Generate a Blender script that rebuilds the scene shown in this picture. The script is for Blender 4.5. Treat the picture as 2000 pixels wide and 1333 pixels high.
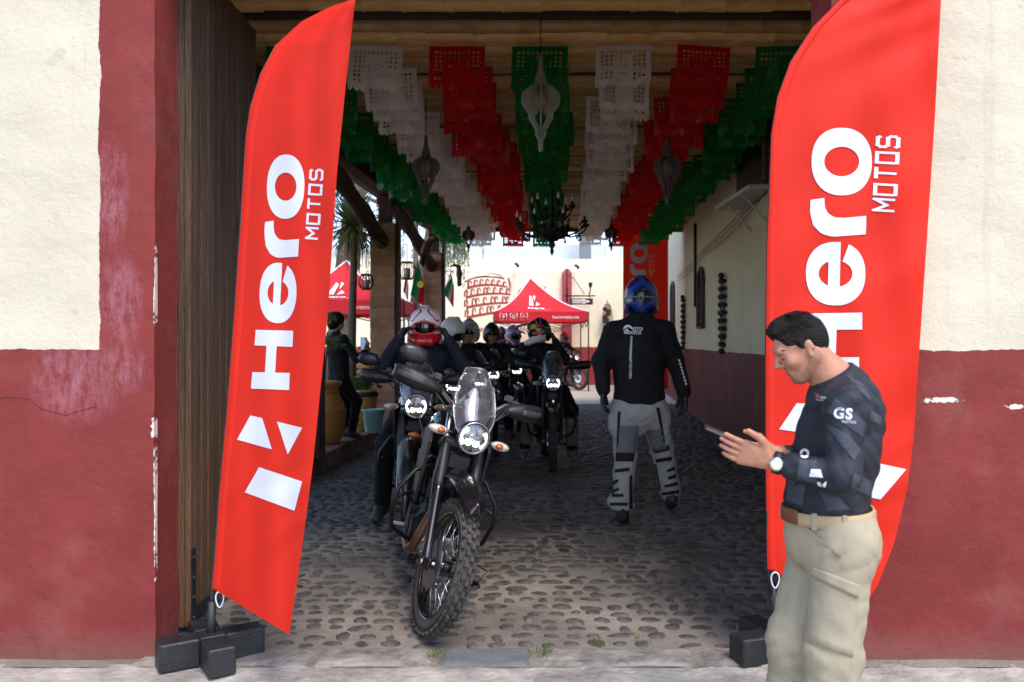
import bpy, bmesh, math, random
import numpy as np
from mathutils import Vector, Matrix, Euler
from mathutils.bvhtree import BVHTree
for _o in list(bpy.data.objects): bpy.data.objects.remove(_o)
S = bpy.context.scene
COL = S.collection
random.seed(7); rng = np.random.RandomState(7)
R = math.radians
# ---------------------------------------------------------------- camera, sky, sun, exposure
F, H = 1600.0, 1.48            # focal length in photo pixels (2000 wide), eye height
cam = bpy.data.cameras.new('camera'); camo = bpy.data.objects.new('camera', cam); COL.objects.link(camo)
cam.sensor_width = 36; cam.lens = F*36/2000; cam.clip_end = 500; cam.clip_start = 0.05
camo.location = (0, 0, H); camo.rotation_euler = (R(90), 0, 0); cam.shift_y = 0.00075
cam.dof.use_dof = True; cam.dof.focus_distance = 4.9; cam.dof.aperture_fstop = 3.2
S.camera = camo
SUN_EL, SUN_AZ = 58.0, 24.0    # azimuth: degrees to the right of straight behind the camera
w = bpy.data.worlds.new('World'); S.world = w; w.use_nodes = True
nt = w.node_tree; bg = nt.nodes['Background']
sky = nt.nodes.new('ShaderNodeTexSky'); sky.sky_type = 'NISHITA'; sky.sun_disc = False
sky.sun_elevation = R(SUN_EL); sky.sun_rotation = R(180-SUN_AZ)
sky.air_density = 1.0; sky.dust_density = 3.5; sky.ozone_density = 0.6; sky.altitude = 1500
nt.links.new(sky.outputs[0], bg.inputs[0]); bg.inputs[1].default_value = 0.15
sl = bpy.data.lights.new('sun', 'SUN'); sl.energy = 0.85; sl.angle = R(22); sl.color = (1.0, 0.95, 0.88)
so = bpy.data.objects.new('sun', sl); COL.objects.link(so)
sdir = Vector((math.sin(R(SUN_AZ))*math.cos(R(SUN_EL)), -math.cos(R(SUN_AZ))*math.cos(R(SUN_EL)), math.sin(R(SUN_EL))))
so.rotation_euler = sdir.to_track_quat('Z', 'Y').to_euler()
S.view_settings.view_transform = 'Standard'; S.view_settings.look = 'None'
S.view_settings.exposure = 1.74; S.view_settings.gamma = 1.0
S.render.engine = 'CYCLES'
S.cycles.max_bounces = 8; S.cycles.diffuse_bounces = 5; S.cycles.transparent_max_bounces = 12
# ---------------------------------------------------------------- helpers
def at(px, py, d): return Vector(((px-1000)/F*d, d, H-(py-668)/F*d))
def lin(r, g, b):
    f = lambda c: (c/255/12.92 if c/255 <= .04045 else ((c/255+.055)/1.055)**2.4)
    return (f(r), f(g), f(b))
def V(*a): return Vector(a)
class MB:
    """collects shapes, then links them as ONE mesh object"""
    def __init__(s): s.v = []; s.f = []; s.m = []; s.sm = []; s.T = Matrix.Identity(4); s.mi = 0; s.smooth = False
    def add(s, vs, fs, smooth=None, mi=None):
        o = len(s.v); s.v += [s.T @ Vector(v) for v in vs]
        for f in fs:
            s.f.append([i+o for i in f]); s.m.append(s.mi if mi is None else mi); s.sm.append(s.smooth if smooth is None else smooth)
        return s
    def box(s, c, size, rot=None, taper=1.0, bev=0.0):
        x, y, z = [a/2 for a in size]; M = Matrix.Translation(Vector(c)) @ (rot.to_4x4() if rot is not None else Matrix.Identity(4))
        if bev > 0:
            b = min(bev, x*.9, y*.9, z*.9); vs = []; 
            for sz in (-1, 1):
                for (ix, iy, iz) in ((0, 0, 1), (1, 1, 0)):
                    pass
            prof = [(-z, x-b, y-b), (-z+b, x, y), (z-b, x*taper, y*taper), (z, (x-b)*taper, (y-b)*taper)]
            for (zz, xx, yy) in prof:
                bb = b if (xx in (x, x*taper)) else b*.5
                ring = [(-xx+bb, -yy), (xx-bb, -yy), (xx, -yy+bb), (xx, yy-bb), (xx-bb, yy), (-xx+bb, yy), (-xx, yy-bb), (-xx, -yy+bb)]
                vs += [M @ Vector((a, c2, zz)) for a, c2 in ring]
            fs = [list(range(7, -1, -1)), list(range(24, 32))]
            for r in range(3):
                for i in range(8): fs.append([r*8+i, r*8+(i+1) % 8, (r+1)*8+(i+1) % 8, (r+1)*8+i])
            return s.add(vs, fs, False)
        vs = [M @ Vector((a*x*(taper if k > 0 else 1), b*y*(taper if k > 0 else 1), k*z)) for k in (-1, 1) for a, b in ((-1, -1), (1, -1), (1, 1), (-1, 1))]
        return s.add(vs, [[3, 2, 1, 0], [4, 5, 6, 7], [0, 1, 5, 4], [1, 2, 6, 5], [2, 3, 7, 6], [3, 0, 4, 7]], False)
    def tube(s, pts, r, n=8, caps=True, closed=False, flat=None, smooth=True):
        pts = [Vector(p) for p in pts]; N = len(pts); rs = r if isinstance(r, (list, tuple)) else [r]*N
        up = None; rings = []
        for i, p in enumerate(pts):
            if closed: t = pts[(i+1) % N]-pts[i-1]
            else: t = pts[min(i+1, N-1)]-pts[max(i-1, 0)]
            if t.length < 1e-9: t = Vector((0, 0, 1))
            t.normalize()
            if up is None:
                up = Vector((0, 0, 1)) if abs(t.z) < .9 else Vector((0, 1, 0))
            a = t.cross(up)
            if a.length < 1e-6: a = t.cross(Vector((1, 0, 0)))
            a.normalize(); b = a.cross(t); b.normalize(); up = b
            k = flat or 1
            rings.append([p+(a*math.cos(2*math.pi*j/n)+b*math.sin(2*math.pi*j/n)*k)*rs[i] for j in range(n)])
        vs = [q for g in rings for q in g]; fs = []
        M = N if closed else N-1
        for i in range(M):
            i2 = (i+1) % N
            for j in range(n): fs.append([i*n+j, i*n+(j+1) % n, i2*n+(j+1) % n, i2*n+j])
        s.add(vs, fs, smooth)
        if caps and not closed:
            o = len(s.v)-len(vs)
            for f in ([o+j for j in range(n-1, -1, -1)], [o+(N-1)*n+j for j in range(n)]):
                s.f.append(f); s.m.append(s.mi); s.sm.append(False)
        return s
    def cyl(s, a, b, r0, r1=None, n=12, caps=True, smooth=True): return s.tube([a, b], [r0, r0 if r1 is None else r1], n, caps, smooth=smooth)
    def lathe(s, prof, n=20, c=(0, 0, 0), axis='Z', a0=0, a1=2*math.pi, smooth=True):
        full = abs(a1-a0-2*math.pi) < 1e-6; k = n if full else n+1; vs = []; c = Vector(c)
        for (r, z) in prof:
            for j in range(k):
                t = a0+(a1-a0)*j/n; x, y = r*math.cos(t), r*math.sin(t)
                q = {'Z': (x, y, z), 'X': (z, x, y), 'Y': (y, z, x)}[axis]
                vs.append(c+Vector(q))
        fs = []
        for i in range(len(prof)-1):
            for j in range(n):
                j2 = (j+1) % k
                fs.append([i*k+j, i*k+j2, (i+1)*k+j2, (i+1)*k+j])
        return s.add(vs, fs, smooth)
    def ell(s, c, r, n=14, m=9, rot=None):
        M = Matrix.Translation(Vector(c)) @ (rot.to_4x4() if rot is not None else Matrix.Identity(4)); vs = []; fs = []
        for i in range(m+1):
            t = math.pi*i/m
            for j in range(n):
                p = 2*math.pi*j/n
                vs.append(M @ Vector((r[0]*math.sin(t)*math.cos(p), r[1]*math.sin(t)*math.sin(p), r[2]*math.cos(t))))
        for i in range(m):
            for j in range(n): fs.append([i*n+j, (i+1)*n+j, (i+1)*n+(j+1) % n, i*n+(j+1) % n])
        return s.add(vs, fs, True)
    def prism(s, poly, M=None, depth=.01):
        """poly in local xy extruded along +-z depth/2, placed by matrix M"""
        M = M or Matrix.Identity(4); n = len(poly)
        ar = sum(poly[i][0]*poly[(i+1) % n][1]-poly[(i+1) % n][0]*poly[i][1] for i in range(n))
        if ar < 0: poly = poly[::-1]
        vs = [M @ Vector((x, y, z)) for z in (-depth/2, depth/2) for x, y in poly]
        fs = [list(range(n-1, -1, -1)), list(range(n, 2*n))]+[[i, (i+1) % n, n+(i+1) % n, n+i] for i in range(n)]
        return s.add(vs, fs, False)
    def grid(s, fn, nu, nv, smooth=True, flip=False):
        vs = [fn(i/nu, j/nv) for j in range(nv+1) for i in range(nu+1)]; fs = []
        for j in range(nv):
            for i in range(nu):
                a = j*(nu+1)+i; q = [a, a+1, a+nu+2, a+nu+1]; fs.append(q[::-1] if flip else q)
        return s.add(vs, fs, smooth)
    def strip(s, A, B, fn, n=None, nv=2, depth=None):
        """surface between two 2-D polylines, points mapped by fn(x,y)"""
        def res(P, n):
            P = [Vector(p).to_2d() for p in P]; L = [0]
            for i in range(len(P)-1): L.append(L[-1]+(P[i+1]-P[i]).length)
            o = []
            for k in range(n+1):
                t = L[-1]*k/n; i = 0
                while i < len(P)-2 and L[i+1] < t: i += 1
                q = (t-L[i])/max(1e-9, L[i+1]-L[i]); o.append(P[i].lerp(P[i+1], min(1, max(0, q))))
            return o
        if n is None: n = max(len(A), len(B))-1; A = [Vector(p).to_2d() for p in A]; B = [Vector(p).to_2d() for p in B]
        else: A = res(A, n); B = res(B, n)
        def g(u, v):
            i = int(round(u*n)); p = A[i].lerp(B[i], v); return fn(p.x, p.y)
        return s.grid(g, n, nv)
    def build(s, name, mat, parent=None, world=False, solid=0.0, bevel=0.0):
        me = bpy.data.meshes.new(name)
        vs = s.v
        if world and parent is not None:
            inv = parent.matrix_world_l.inverted() if hasattr(parent, 'matrix_world_l') else Matrix.Translation(-parent.location)
            vs = [inv @ v for v in vs]
        me.from_pydata([tuple(v) for v in vs], [], s.f)
        mats = mat if isinstance(mat, (list, tuple)) else [mat]
        for m in mats: me.materials.append(m)
        if len(mats) > 1: me.polygons.foreach_set('material_index', s.m)
        me.polygons.foreach_set('use_smooth', s.sm); me.update()
        return link(name, me, parent, solid, bevel)
def link(name, me, parent=None, solid=0, bevel=0):
    o = bpy.data.objects.new(name, me); COL.objects.link(o)
    if parent is not None: o.parent = parent
    if solid:
        md = o.modifiers.new('solid', 'SOLIDIFY'); md.thickness = solid; md.offset = 0
    if bevel:
        md = o.modifiers.new('bevel', 'BEVEL'); md.width = bevel; md.segments = 2; md.limit_method = 'ANGLE'; md.angle_limit = R(40)
    return o
def tag(o, label, cat, group=None):
    o['label'] = label; o['category'] = cat
    if group: o['group'] = group
    return o
def thing(name, label, cat, loc=(0, 0, 0), group=None, rot=(0, 0, 0)):
    o = bpy.data.objects.new(name, None); COL.objects.link(o); o.location = loc; o.rotation_euler = rot; o.empty_display_size = .1
    return tag(o, label, cat, group)
def struct(o): o['kind'] = 'structure'; return o
def copy_tree(o, parent=None):
    c = o.copy(); COL.objects.link(c); c.parent = parent
    for ch in list(o.children): copy_tree(ch, c)
    return c
def text_tris(txt, size=1.0, offset=0.0, shear=0.0, spacing=1.0, res=3):
    """2-D triangles of a text in the built-in font: verts, faces (width centred, baseline 0)"""
    cu = bpy.data.curves.new('t', 'FONT'); cu.body = txt; cu.size = size; cu.offset = offset; cu.shear = shear
    cu.space_character = spacing; cu.align_x = 'CENTER'; cu.resolution_u = res; cu.fill_mode = 'FRONT'
    ob = bpy.data.objects.new('t', cu); COL.objects.link(ob)
    dg = bpy.context.evaluated_depsgraph_get(); me = bpy.data.meshes.new_from_object(ob.evaluated_get(dg))
    vs = [(v.co.x, v.co.y) for v in me.vertices]; fs = [list(p.vertices) for p in me.polygons]
    bpy.data.objects.remove(ob); bpy.data.curves.remove(cu); bpy.data.meshes.remove(me)
    return vs, fs
# ---------------------------------------------------------------- materials
MATS = {}
def N(nt, t, **kw):
    n = nt.nodes.new(t)
    for k, v in kw.items(): setattr(n, k, v)
    return n
def mat(name, col, rough=.6, metal=0.0, var=0.0, vscale=6.0, bump=0.0, bscale=40.0, rand=0.0, spec=.5, emit=None, estr=1.0, alpha=1.0, trans=0.0, coat=0.0, stretch=None, col2=None, sub=0.0):
    if name in MATS: return MATS[name]
    m = bpy.data.materials.new(name); m.use_nodes = True; nt = m.node_tree; b = nt.nodes['Principled BSDF']
    b.inputs['Roughness'].default_value = rough; b.inputs['Metallic'].default_value = metal
    b.inputs['Specular IOR Level'].default_value = spec; b.inputs['Coat Weight'].default_value = coat
    b.inputs['Base Color'].default_value = (*col, 1); b.inputs['Alpha'].default_value = alpha
    b.inputs['Transmission Weight'].default_value = trans
    if sub: b.inputs['Subsurface Weight'].default_value = sub; b.inputs['Subsurface Radius'].default_value = (.012, .005, .003); b.inputs['Subsurface Scale'].default_value = 1
    if emit: b.inputs['Emission Color'].default_value = (*emit, 1); b.inputs['Emission Strength'].default_value = estr
    tc = N(nt, 'ShaderNodeTexCoord'); src = tc.outputs['Object']
    if stretch:
        mp = N(nt, 'ShaderNodeMapping'); mp.inputs['Scale'].default_value = stretch; nt.links.new(src, mp.inputs[0]); src = mp.outputs[0]
    last = None
    if var or col2:
        nz = N(nt, 'ShaderNodeTexNoise'); nz.inputs['Scale'].default_value = vscale; nz.inputs['Detail'].default_value = 6; nz.inputs['Roughness'].default_value = .65
        nt.links.new(src, nz.inputs['Vector'])
        cr = N(nt, 'ShaderNodeValToRGB'); cr.color_ramp.elements[0].position = .3; cr.color_ramp.elements[1].position = .7
        if col2: a, c = col, col2
        else: a = [max(0, x*(1-var)) for x in col]; c = [min(1, x*(1+var)) for x in col]
        cr.color_ramp.elements[0].color = (*a, 1); cr.color_ramp.elements[1].color = (*c, 1)
        nt.links.new(nz.outputs[0], cr.inputs[0]); last = cr.outputs[0]
        mr = N(nt, 'ShaderNodeMapRange'); mr.inputs[3].default_value = max(.02, rough-.08); mr.inputs[4].default_value = min(1, rough+.1)
        nt.links.new(nz.outputs[0], mr.inputs[0]); nt.links.new(mr.outputs[0], b.inputs['Roughness'])
    if rand:
        oi = N(nt, 'ShaderNodeObjectInfo'); mr = N(nt, 'ShaderNodeMapRange'); mr.inputs[3].default_value = 1-rand; mr.inputs[4].default_value = 1+rand
        nt.links.new(oi.outputs['Random'], mr.inputs[0])
        hs = N(nt, 'ShaderNodeHueSaturation'); nt.links.new(mr.outputs[0], hs.inputs['Value'])
        if last is None: hs.inputs['Color'].default_value = (*col, 1)
        else: nt.links.new(last, hs.inputs['Color'])
        last = hs.outputs[0]
    if last is not None: nt.links.new(last, b.inputs['Base Color'])
    if bump:
        bz = N(nt, 'ShaderNodeTexNoise'); bz.inputs['Scale'].default_value = bscale; bz.inputs['Detail'].default_value = 5
        nt.links.new(src, bz.inputs['Vector']); bp = N(nt, 'ShaderNodeBump'); bp.inputs['Strength'].default_value = bump; bp.inputs['Distance'].default_value = .02
        nt.links.new(bz.outputs[0], bp.inputs['Height']); nt.links.new(bp.outputs[0], b.inputs['Normal'])
    MATS[name] = m; return m
def translucent(name, col, amt=.4, rough=.6, var=.0, spec=.3):
    """thin cloth, paper or leaf that lets light through"""
    m = mat(name, col, rough, var=var, spec=spec); nt = m.node_tree; b = nt.nodes['Principled BSDF']; out = nt.nodes['Material Output']
    t = N(nt, 'ShaderNodeBsdfTranslucent'); t.inputs[0].default_value = (*col, 1); mx = N(nt, 'ShaderNodeMixShader'); mx.inputs[0].default_value = amt
    nt.links.new(b.outputs[0], mx.inputs[1]); nt.links.new(t.outputs[0], mx.inputs[2]); nt.links.new(mx.outputs[0], out.inputs[0]); return m
def clearmat(name, tint=(.9, .92, .94), amt=.75, rough=.05):
    """clear plastic sheet: mostly see-through with a glossy skin"""
    m = bpy.data.materials.new(name); m.use_nodes = True; nt = m.node_tree; nt.nodes.clear()
    out = N(nt, 'ShaderNodeOutputMaterial'); g = N(nt, 'ShaderNodeBsdfGlossy'); g.inputs['Roughness'].default_value = rough; g.inputs[0].default_value = (1, 1, 1, 1)
    df = N(nt, 'ShaderNodeBsdfDiffuse'); df.inputs[0].default_value = (.6, .63, .66, 1)
    t = N(nt, 'ShaderNodeBsdfTransparent'); t.inputs[0].default_value = (*tint, 1)
    tc = N(nt, 'ShaderNodeTexCoord'); nz = N(nt, 'ShaderNodeTexNoise'); nz.inputs['Scale'].default_value = 22; nz.inputs['Detail'].default_value = 8
    nt.links.new(tc.outputs['Object'], nz.inputs['Vector'])
    mr = N(nt, 'ShaderNodeMapRange'); mr.inputs[1].default_value = .35; mr.inputs[2].default_value = .75; mr.inputs[3].default_value = (1-amt)*.35; mr.inputs[4].default_value = (1-amt)*1.5
    nt.links.new(nz.outputs[0], mr.inputs[0])
    lw = N(nt, 'ShaderNodeLayerWeight'); lw.inputs[0].default_value = .35; mm = N(nt, 'ShaderNodeMath', operation='MULTIPLY_ADD')
    nt.links.new(lw.outputs['Fresnel'], mm.inputs[0]); mm.inputs[1].default_value = .7; mm.inputs[2].default_value = .06
    m1 = N(nt, 'ShaderNodeMixShader'); m2 = N(nt, 'ShaderNodeMixShader')
    nt.links.new(mr.outputs[0], m1.inputs[0]); nt.links.new(t.outputs[0], m1.inputs[1]); nt.links.new(df.outputs[0], m1.inputs[2])
    nt.links.new(mm.outputs[0], m2.inputs[0]); nt.links.new(m1.outputs[0], m2.inputs[1]); nt.links.new(g.outputs[0], m2.inputs[2])
    nt.links.new(m2.outputs[0], out.inputs[0]); return m
# ---------------------------------------------------------------- distance-field bodies
def cap(a, b, ra, rb=None, mi=0, k=.03, flat=None, fs=1.0):
    """tapered capsule; flat = direction squeezed by fs"""
    return dict(t='c', a=np.array(a, float), b=np.array(b, float), ra=ra, rb=ra if rb is None else rb, mi=mi, k=k, flat=None if flat is None else np.array(Vector(flat).normalized()), fs=fs)
def ball(c, r, mi=0, k=.03, rot=None, sub=False):
    r = np.array(r if hasattr(r, '__len__') else (r, r, r), float)
    return dict(t='e', c=np.array(c, float), r=r, mi=mi, k=k, rot=np.array(rot) if rot is not None else None, sub=sub)
def sdf_mesh(prims, res, disp=None, cuts=(), smooth=1):
    lo = np.full(3, 1e9); hi = -lo
    for p in prims:
        if p.get('sub'): continue
        if p['t'] == 'c':
            r = max(p['ra'], p['rb'])*max(1, 1); a = np.minimum(p['a'], p['b'])-r; b = np.maximum(p['a'], p['b'])+r
        else: a = p['c']-p['r'].max(); b = p['c']+p['r'].max()
        lo = np.minimum(lo, a); hi = np.maximum(hi, b)
    lo -= res*4; hi += res*4
    n = np.ceil((hi-lo)/res).astype(int)+1
    ax = [lo[i]+np.arange(n[i])*res for i in range(3)]
    D = np.full(n, 1e3); BD = np.full(n, 1e3); MI = np.zeros(n, np.int16)
    for p in prims:
        if p['t'] == 'c':
            r = max(p['ra'], p['rb']); a = np.minimum(p['a'], p['b'])-r; b = np.maximum(p['a'], p['b'])+r
        else: a = p['c']-p['r'].max(); b = p['c']+p['r'].max()
        pd = p['k']+res*3
        i0 = np.clip(np.floor((a-pd-lo)/res).astype(int), 0, n-1); i1 = np.clip(np.ceil((b+pd-lo)/res).astype(int)+1, 1, n)
        if (i1 <= i0).any(): continue
        sl_ = tuple(slice(i0[i], i1[i]) for i in range(3))
        X, Y, Z = np.meshgrid(ax[0][sl_[0]], ax[1][sl_[1]], ax[2][sl_[2]], indexing='ij')
        P = np.stack([X, Y, Z], -1)
        if p['t'] == 'c':
            q = P-p['a']; ba = p['b']-p['a']
            if p['flat'] is not None:
                f = p['flat']; q = q+f*((q@f)*(1/p['fs']-1))[..., None]; ba = ba+f*((ba@f)*(1/p['fs']-1))
            t = np.clip((q@ba)/max(1e-12, ba@ba), 0, 1)
            d = np.linalg.norm(q-t[..., None]*ba, axis=-1)-(p['ra']+(p['rb']-p['ra'])*t)
            if p['flat'] is not None and p['fs'] < 1: d = d*(p['fs']*.5+.5)
        else:
            q = P-p['c']
            if p['rot'] is not None: q = q@p['rot']
            k0 = np.linalg.norm(q/p['r'], axis=-1); k1 = np.linalg.norm(q/p['r']**2, axis=-1)
            d = k0*(k0-1)/np.maximum(k1, 1e-6)
        k = p['k']; d0 = D[sl_]
        if p.get('sub'):
            h = np.clip(.5-.5*(d0+d)/k, 0, 1); D[sl_] = d0*(1-h)+(-d)*h+k*h*(1-h); continue
        h = np.clip(.5+.5*(d0-d)/k, 0, 1); D[sl_] = np.where(d0 > 500, d, d0*(1-h)+d*h-k*h*(1-h))
        bd = BD[sl_]; m = d < bd; MI[sl_] = np.where(m, p['mi'], MI[sl_]); BD[sl_] = np.where(m, d, bd)
    if disp is not None or cuts:
        P = np.stack(np.meshgrid(*ax, indexing='ij'), -1)
        if disp is not None: D = D+disp(P)
        for (c, nrm) in cuts: D = np.maximum(D, (P-np.array(c))@np.array(nrm))
    s = D < 0
    cs = [s[i:n[0]-1+i, j:n[1]-1+j, k:n[2]-1+k] for i in (0, 1) for j in (0, 1) for k in (0, 1)]
    tot = sum(c.astype(np.int8) for c in cs); act = (tot > 0) & (tot < 8)
    idx = np.argwhere(act); vid = np.full(act.shape, -1); vid[act] = np.arange(len(idx))
    acc = np.zeros((len(idx), 3)); cnt = np.zeros(len(idx))
    for axn in range(3):
        o1, o2 = [a for a in range(3) if a != axn]
        for u in (0, 1):
            for v in (0, 1):
                c0 = idx.copy(); c0[:, o1] += u; c0[:, o2] += v; c1 = c0.copy(); c1[:, axn] += 1
                d0 = D[tuple(c0.T)]; d1 = D[tuple(c1.T)]; cr = (d0 < 0) != (d1 < 0)
                t = np.where(cr, d0/np.where(cr, d0-d1, 1), 0); pos = c0.astype(float); pos[:, axn] += t
                acc += pos*cr[:, None]; cnt += cr
    vs = acc/np.maximum(cnt, 1)[:, None]*res+lo
    quads = []; mats = []
    for axn in range(3):
        o1, o2 = (axn+1) % 3, (axn+2) % 3
        a = np.moveaxis(s, axn, 0); 
        e = np.argwhere(np.logical_xor(np.take(s, range(n[axn]-1), axn), np.take(s, range(1, n[axn]), axn)))
        e = e[(e[:, o1] > 0) & (e[:, o2] > 0) & (e[:, o1] < n[o1]-1) & (e[:, o2] < n[o2]-1)]
        if not len(e): continue
        def cell(du, dv):
            c = e.copy(); c[:, o1] += du; c[:, o2] += dv; return vid[tuple(c.T)]
        q = np.stack([cell(-1, -1), cell(0, -1), cell(0, 0), cell(-1, 0)], 1)
        ins = s[tuple(e.T)]; q = np.where(ins[:, None], q, q[:, ::-1]); quads.append(q)
        e2 = e.copy(); e2[:, axn] += 1; mats.append(np.where(ins, MI[tuple(e.T)], MI[tuple(e2.T)]))
    q = np.concatenate(quads); mm = np.concatenate(mats)
    for _ in range(smooth % 5):
        a2 = np.zeros_like(vs); c2 = np.zeros(len(vs))
        for i, j in ((0, 1), (1, 2), (2, 3), (3, 0)):
            np.add.at(a2, q[:, i], vs[q[:, j]]); np.add.at(c2, q[:, i], 1); np.add.at(a2, q[:, j], vs[q[:, i]]); np.add.at(c2, q[:, j], 1)
        kk = .6 if smooth < 5 else .25; vs = vs*(1-kk)+kk*a2/np.maximum(c2, 1)[:, None]
    return vs, q, mm
LASTBVH = None
def body_obj(name, prims, res, mats, parent=None, world=True, disp=None, cuts=(), smooth=1, bvh=False):
    vs, q, mm = sdf_mesh(prims, res, disp, cuts, smooth)
    global LASTBVH
    if bvh: LASTBVH = BVHTree.FromPolygons([tuple(v) for v in vs], [tuple(int(a) for a in f) for f in q])
    off = np.array(parent.location) if (world and parent is not None) else 0
    me = bpy.data.meshes.new(name); me.from_pydata((vs-off).tolist(), [], q.tolist())
    for m in (mats if isinstance(mats, (list, tuple)) else [mats]): me.materials.append(m)
    me.polygons.foreach_set('material_index', mm.astype(np.int32)); me.polygons.foreach_set('use_smooth', np.ones(len(q), bool)); me.update()
    return link(name, me, parent)
def fold(amp, freqs):
    """cloth folds: sums of sines along given directions"""
    def f(P):
        o = 0
        for (d, fr, ph, wd, wf) in freqs:
            o = o+np.sin((P@np.array(d))*fr+ph+np.sin((P@np.array(wd))*wf)*1.3)
        return amp*o/len(freqs)
    return f
def crease(amp, freqs):
    """sharper folds: ridged sines"""
    def f(P):
        o = 0
        for (d, fr, ph, wd, wf) in freqs:
            o = o+np.abs(np.sin((P@np.array(d))*fr*.5+ph+np.sin((P@np.array(wd))*wf)*1.5))**.6-.65
        return -amp*o/len(freqs)*1.3
    return f
FOLD = [((.3, .2, 1), 38, 0, (1, .5, .2), 14), ((1, -.3, .6), 55, 1.7, (.1, 1, .5), 19), ((-.5, .8, .9), 47, 4, (1, 0, 1), 11), ((.7, .7, -.4), 90, 2, (0, 1, 1), 23)]
def project(bvh, px, py, off=.004):
    d = at(px, py, 1)-Vector((0, 0, H)); d.normalize()
    loc, nrm, i, dist = bvh.ray_cast(Vector((0, 0, H)), d)
    return None if loc is None else loc-d*off
def decal(name, shapes, m, bvh, parent, off=.004):
    """flat print on cloth: shapes = list of (pts2d in photo pixels, faces), laid onto the mesh behind them"""
    mb = MB()
    for pts, fs in shapes:
        q = [project(bvh, x, y, off) for x, y in pts]
        if any(a is None for a in q):
            ok = [a for a in q if a is not None]
            if not ok: continue
            idx = {i: a for i, a in enumerate(q) if a is not None}
            fs = [f for f in fs if all(i in idx for i in f)]; q = [a if a is not None else ok[0] for a in q]
        mb.add(q, fs)
    return mb.build(name, m, parent, world=True)
def quadgrid(c4, nu=8, nv=4):
    a, b, c, d = [Vector(p) for p in c4]; pts = []; fs = []
    for j in range(nv+1):
        for i in range(nu+1):
            p = a.lerp(b, i/nu).lerp(d.lerp(c, i/nu), j/nv); pts.append((p.x, p.y))
    for j in range(nv):
        for i in range(nu): k = j*(nu+1)+i; fs.append([k, k+1, k+nu+2, k+nu+1])
    return pts, fs
def textpx(txt, cx, cy, size, ang=0, **kw):
    """text as photo-pixel shape, cy = baseline"""
    vs, fs = text_tris(txt, size, **kw); ca, sa = math.cos(R(ang)), math.sin(R(ang))
    return [(cx+x*ca+y*sa, cy+x*sa-y*ca) for x, y in vs], fs
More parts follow.
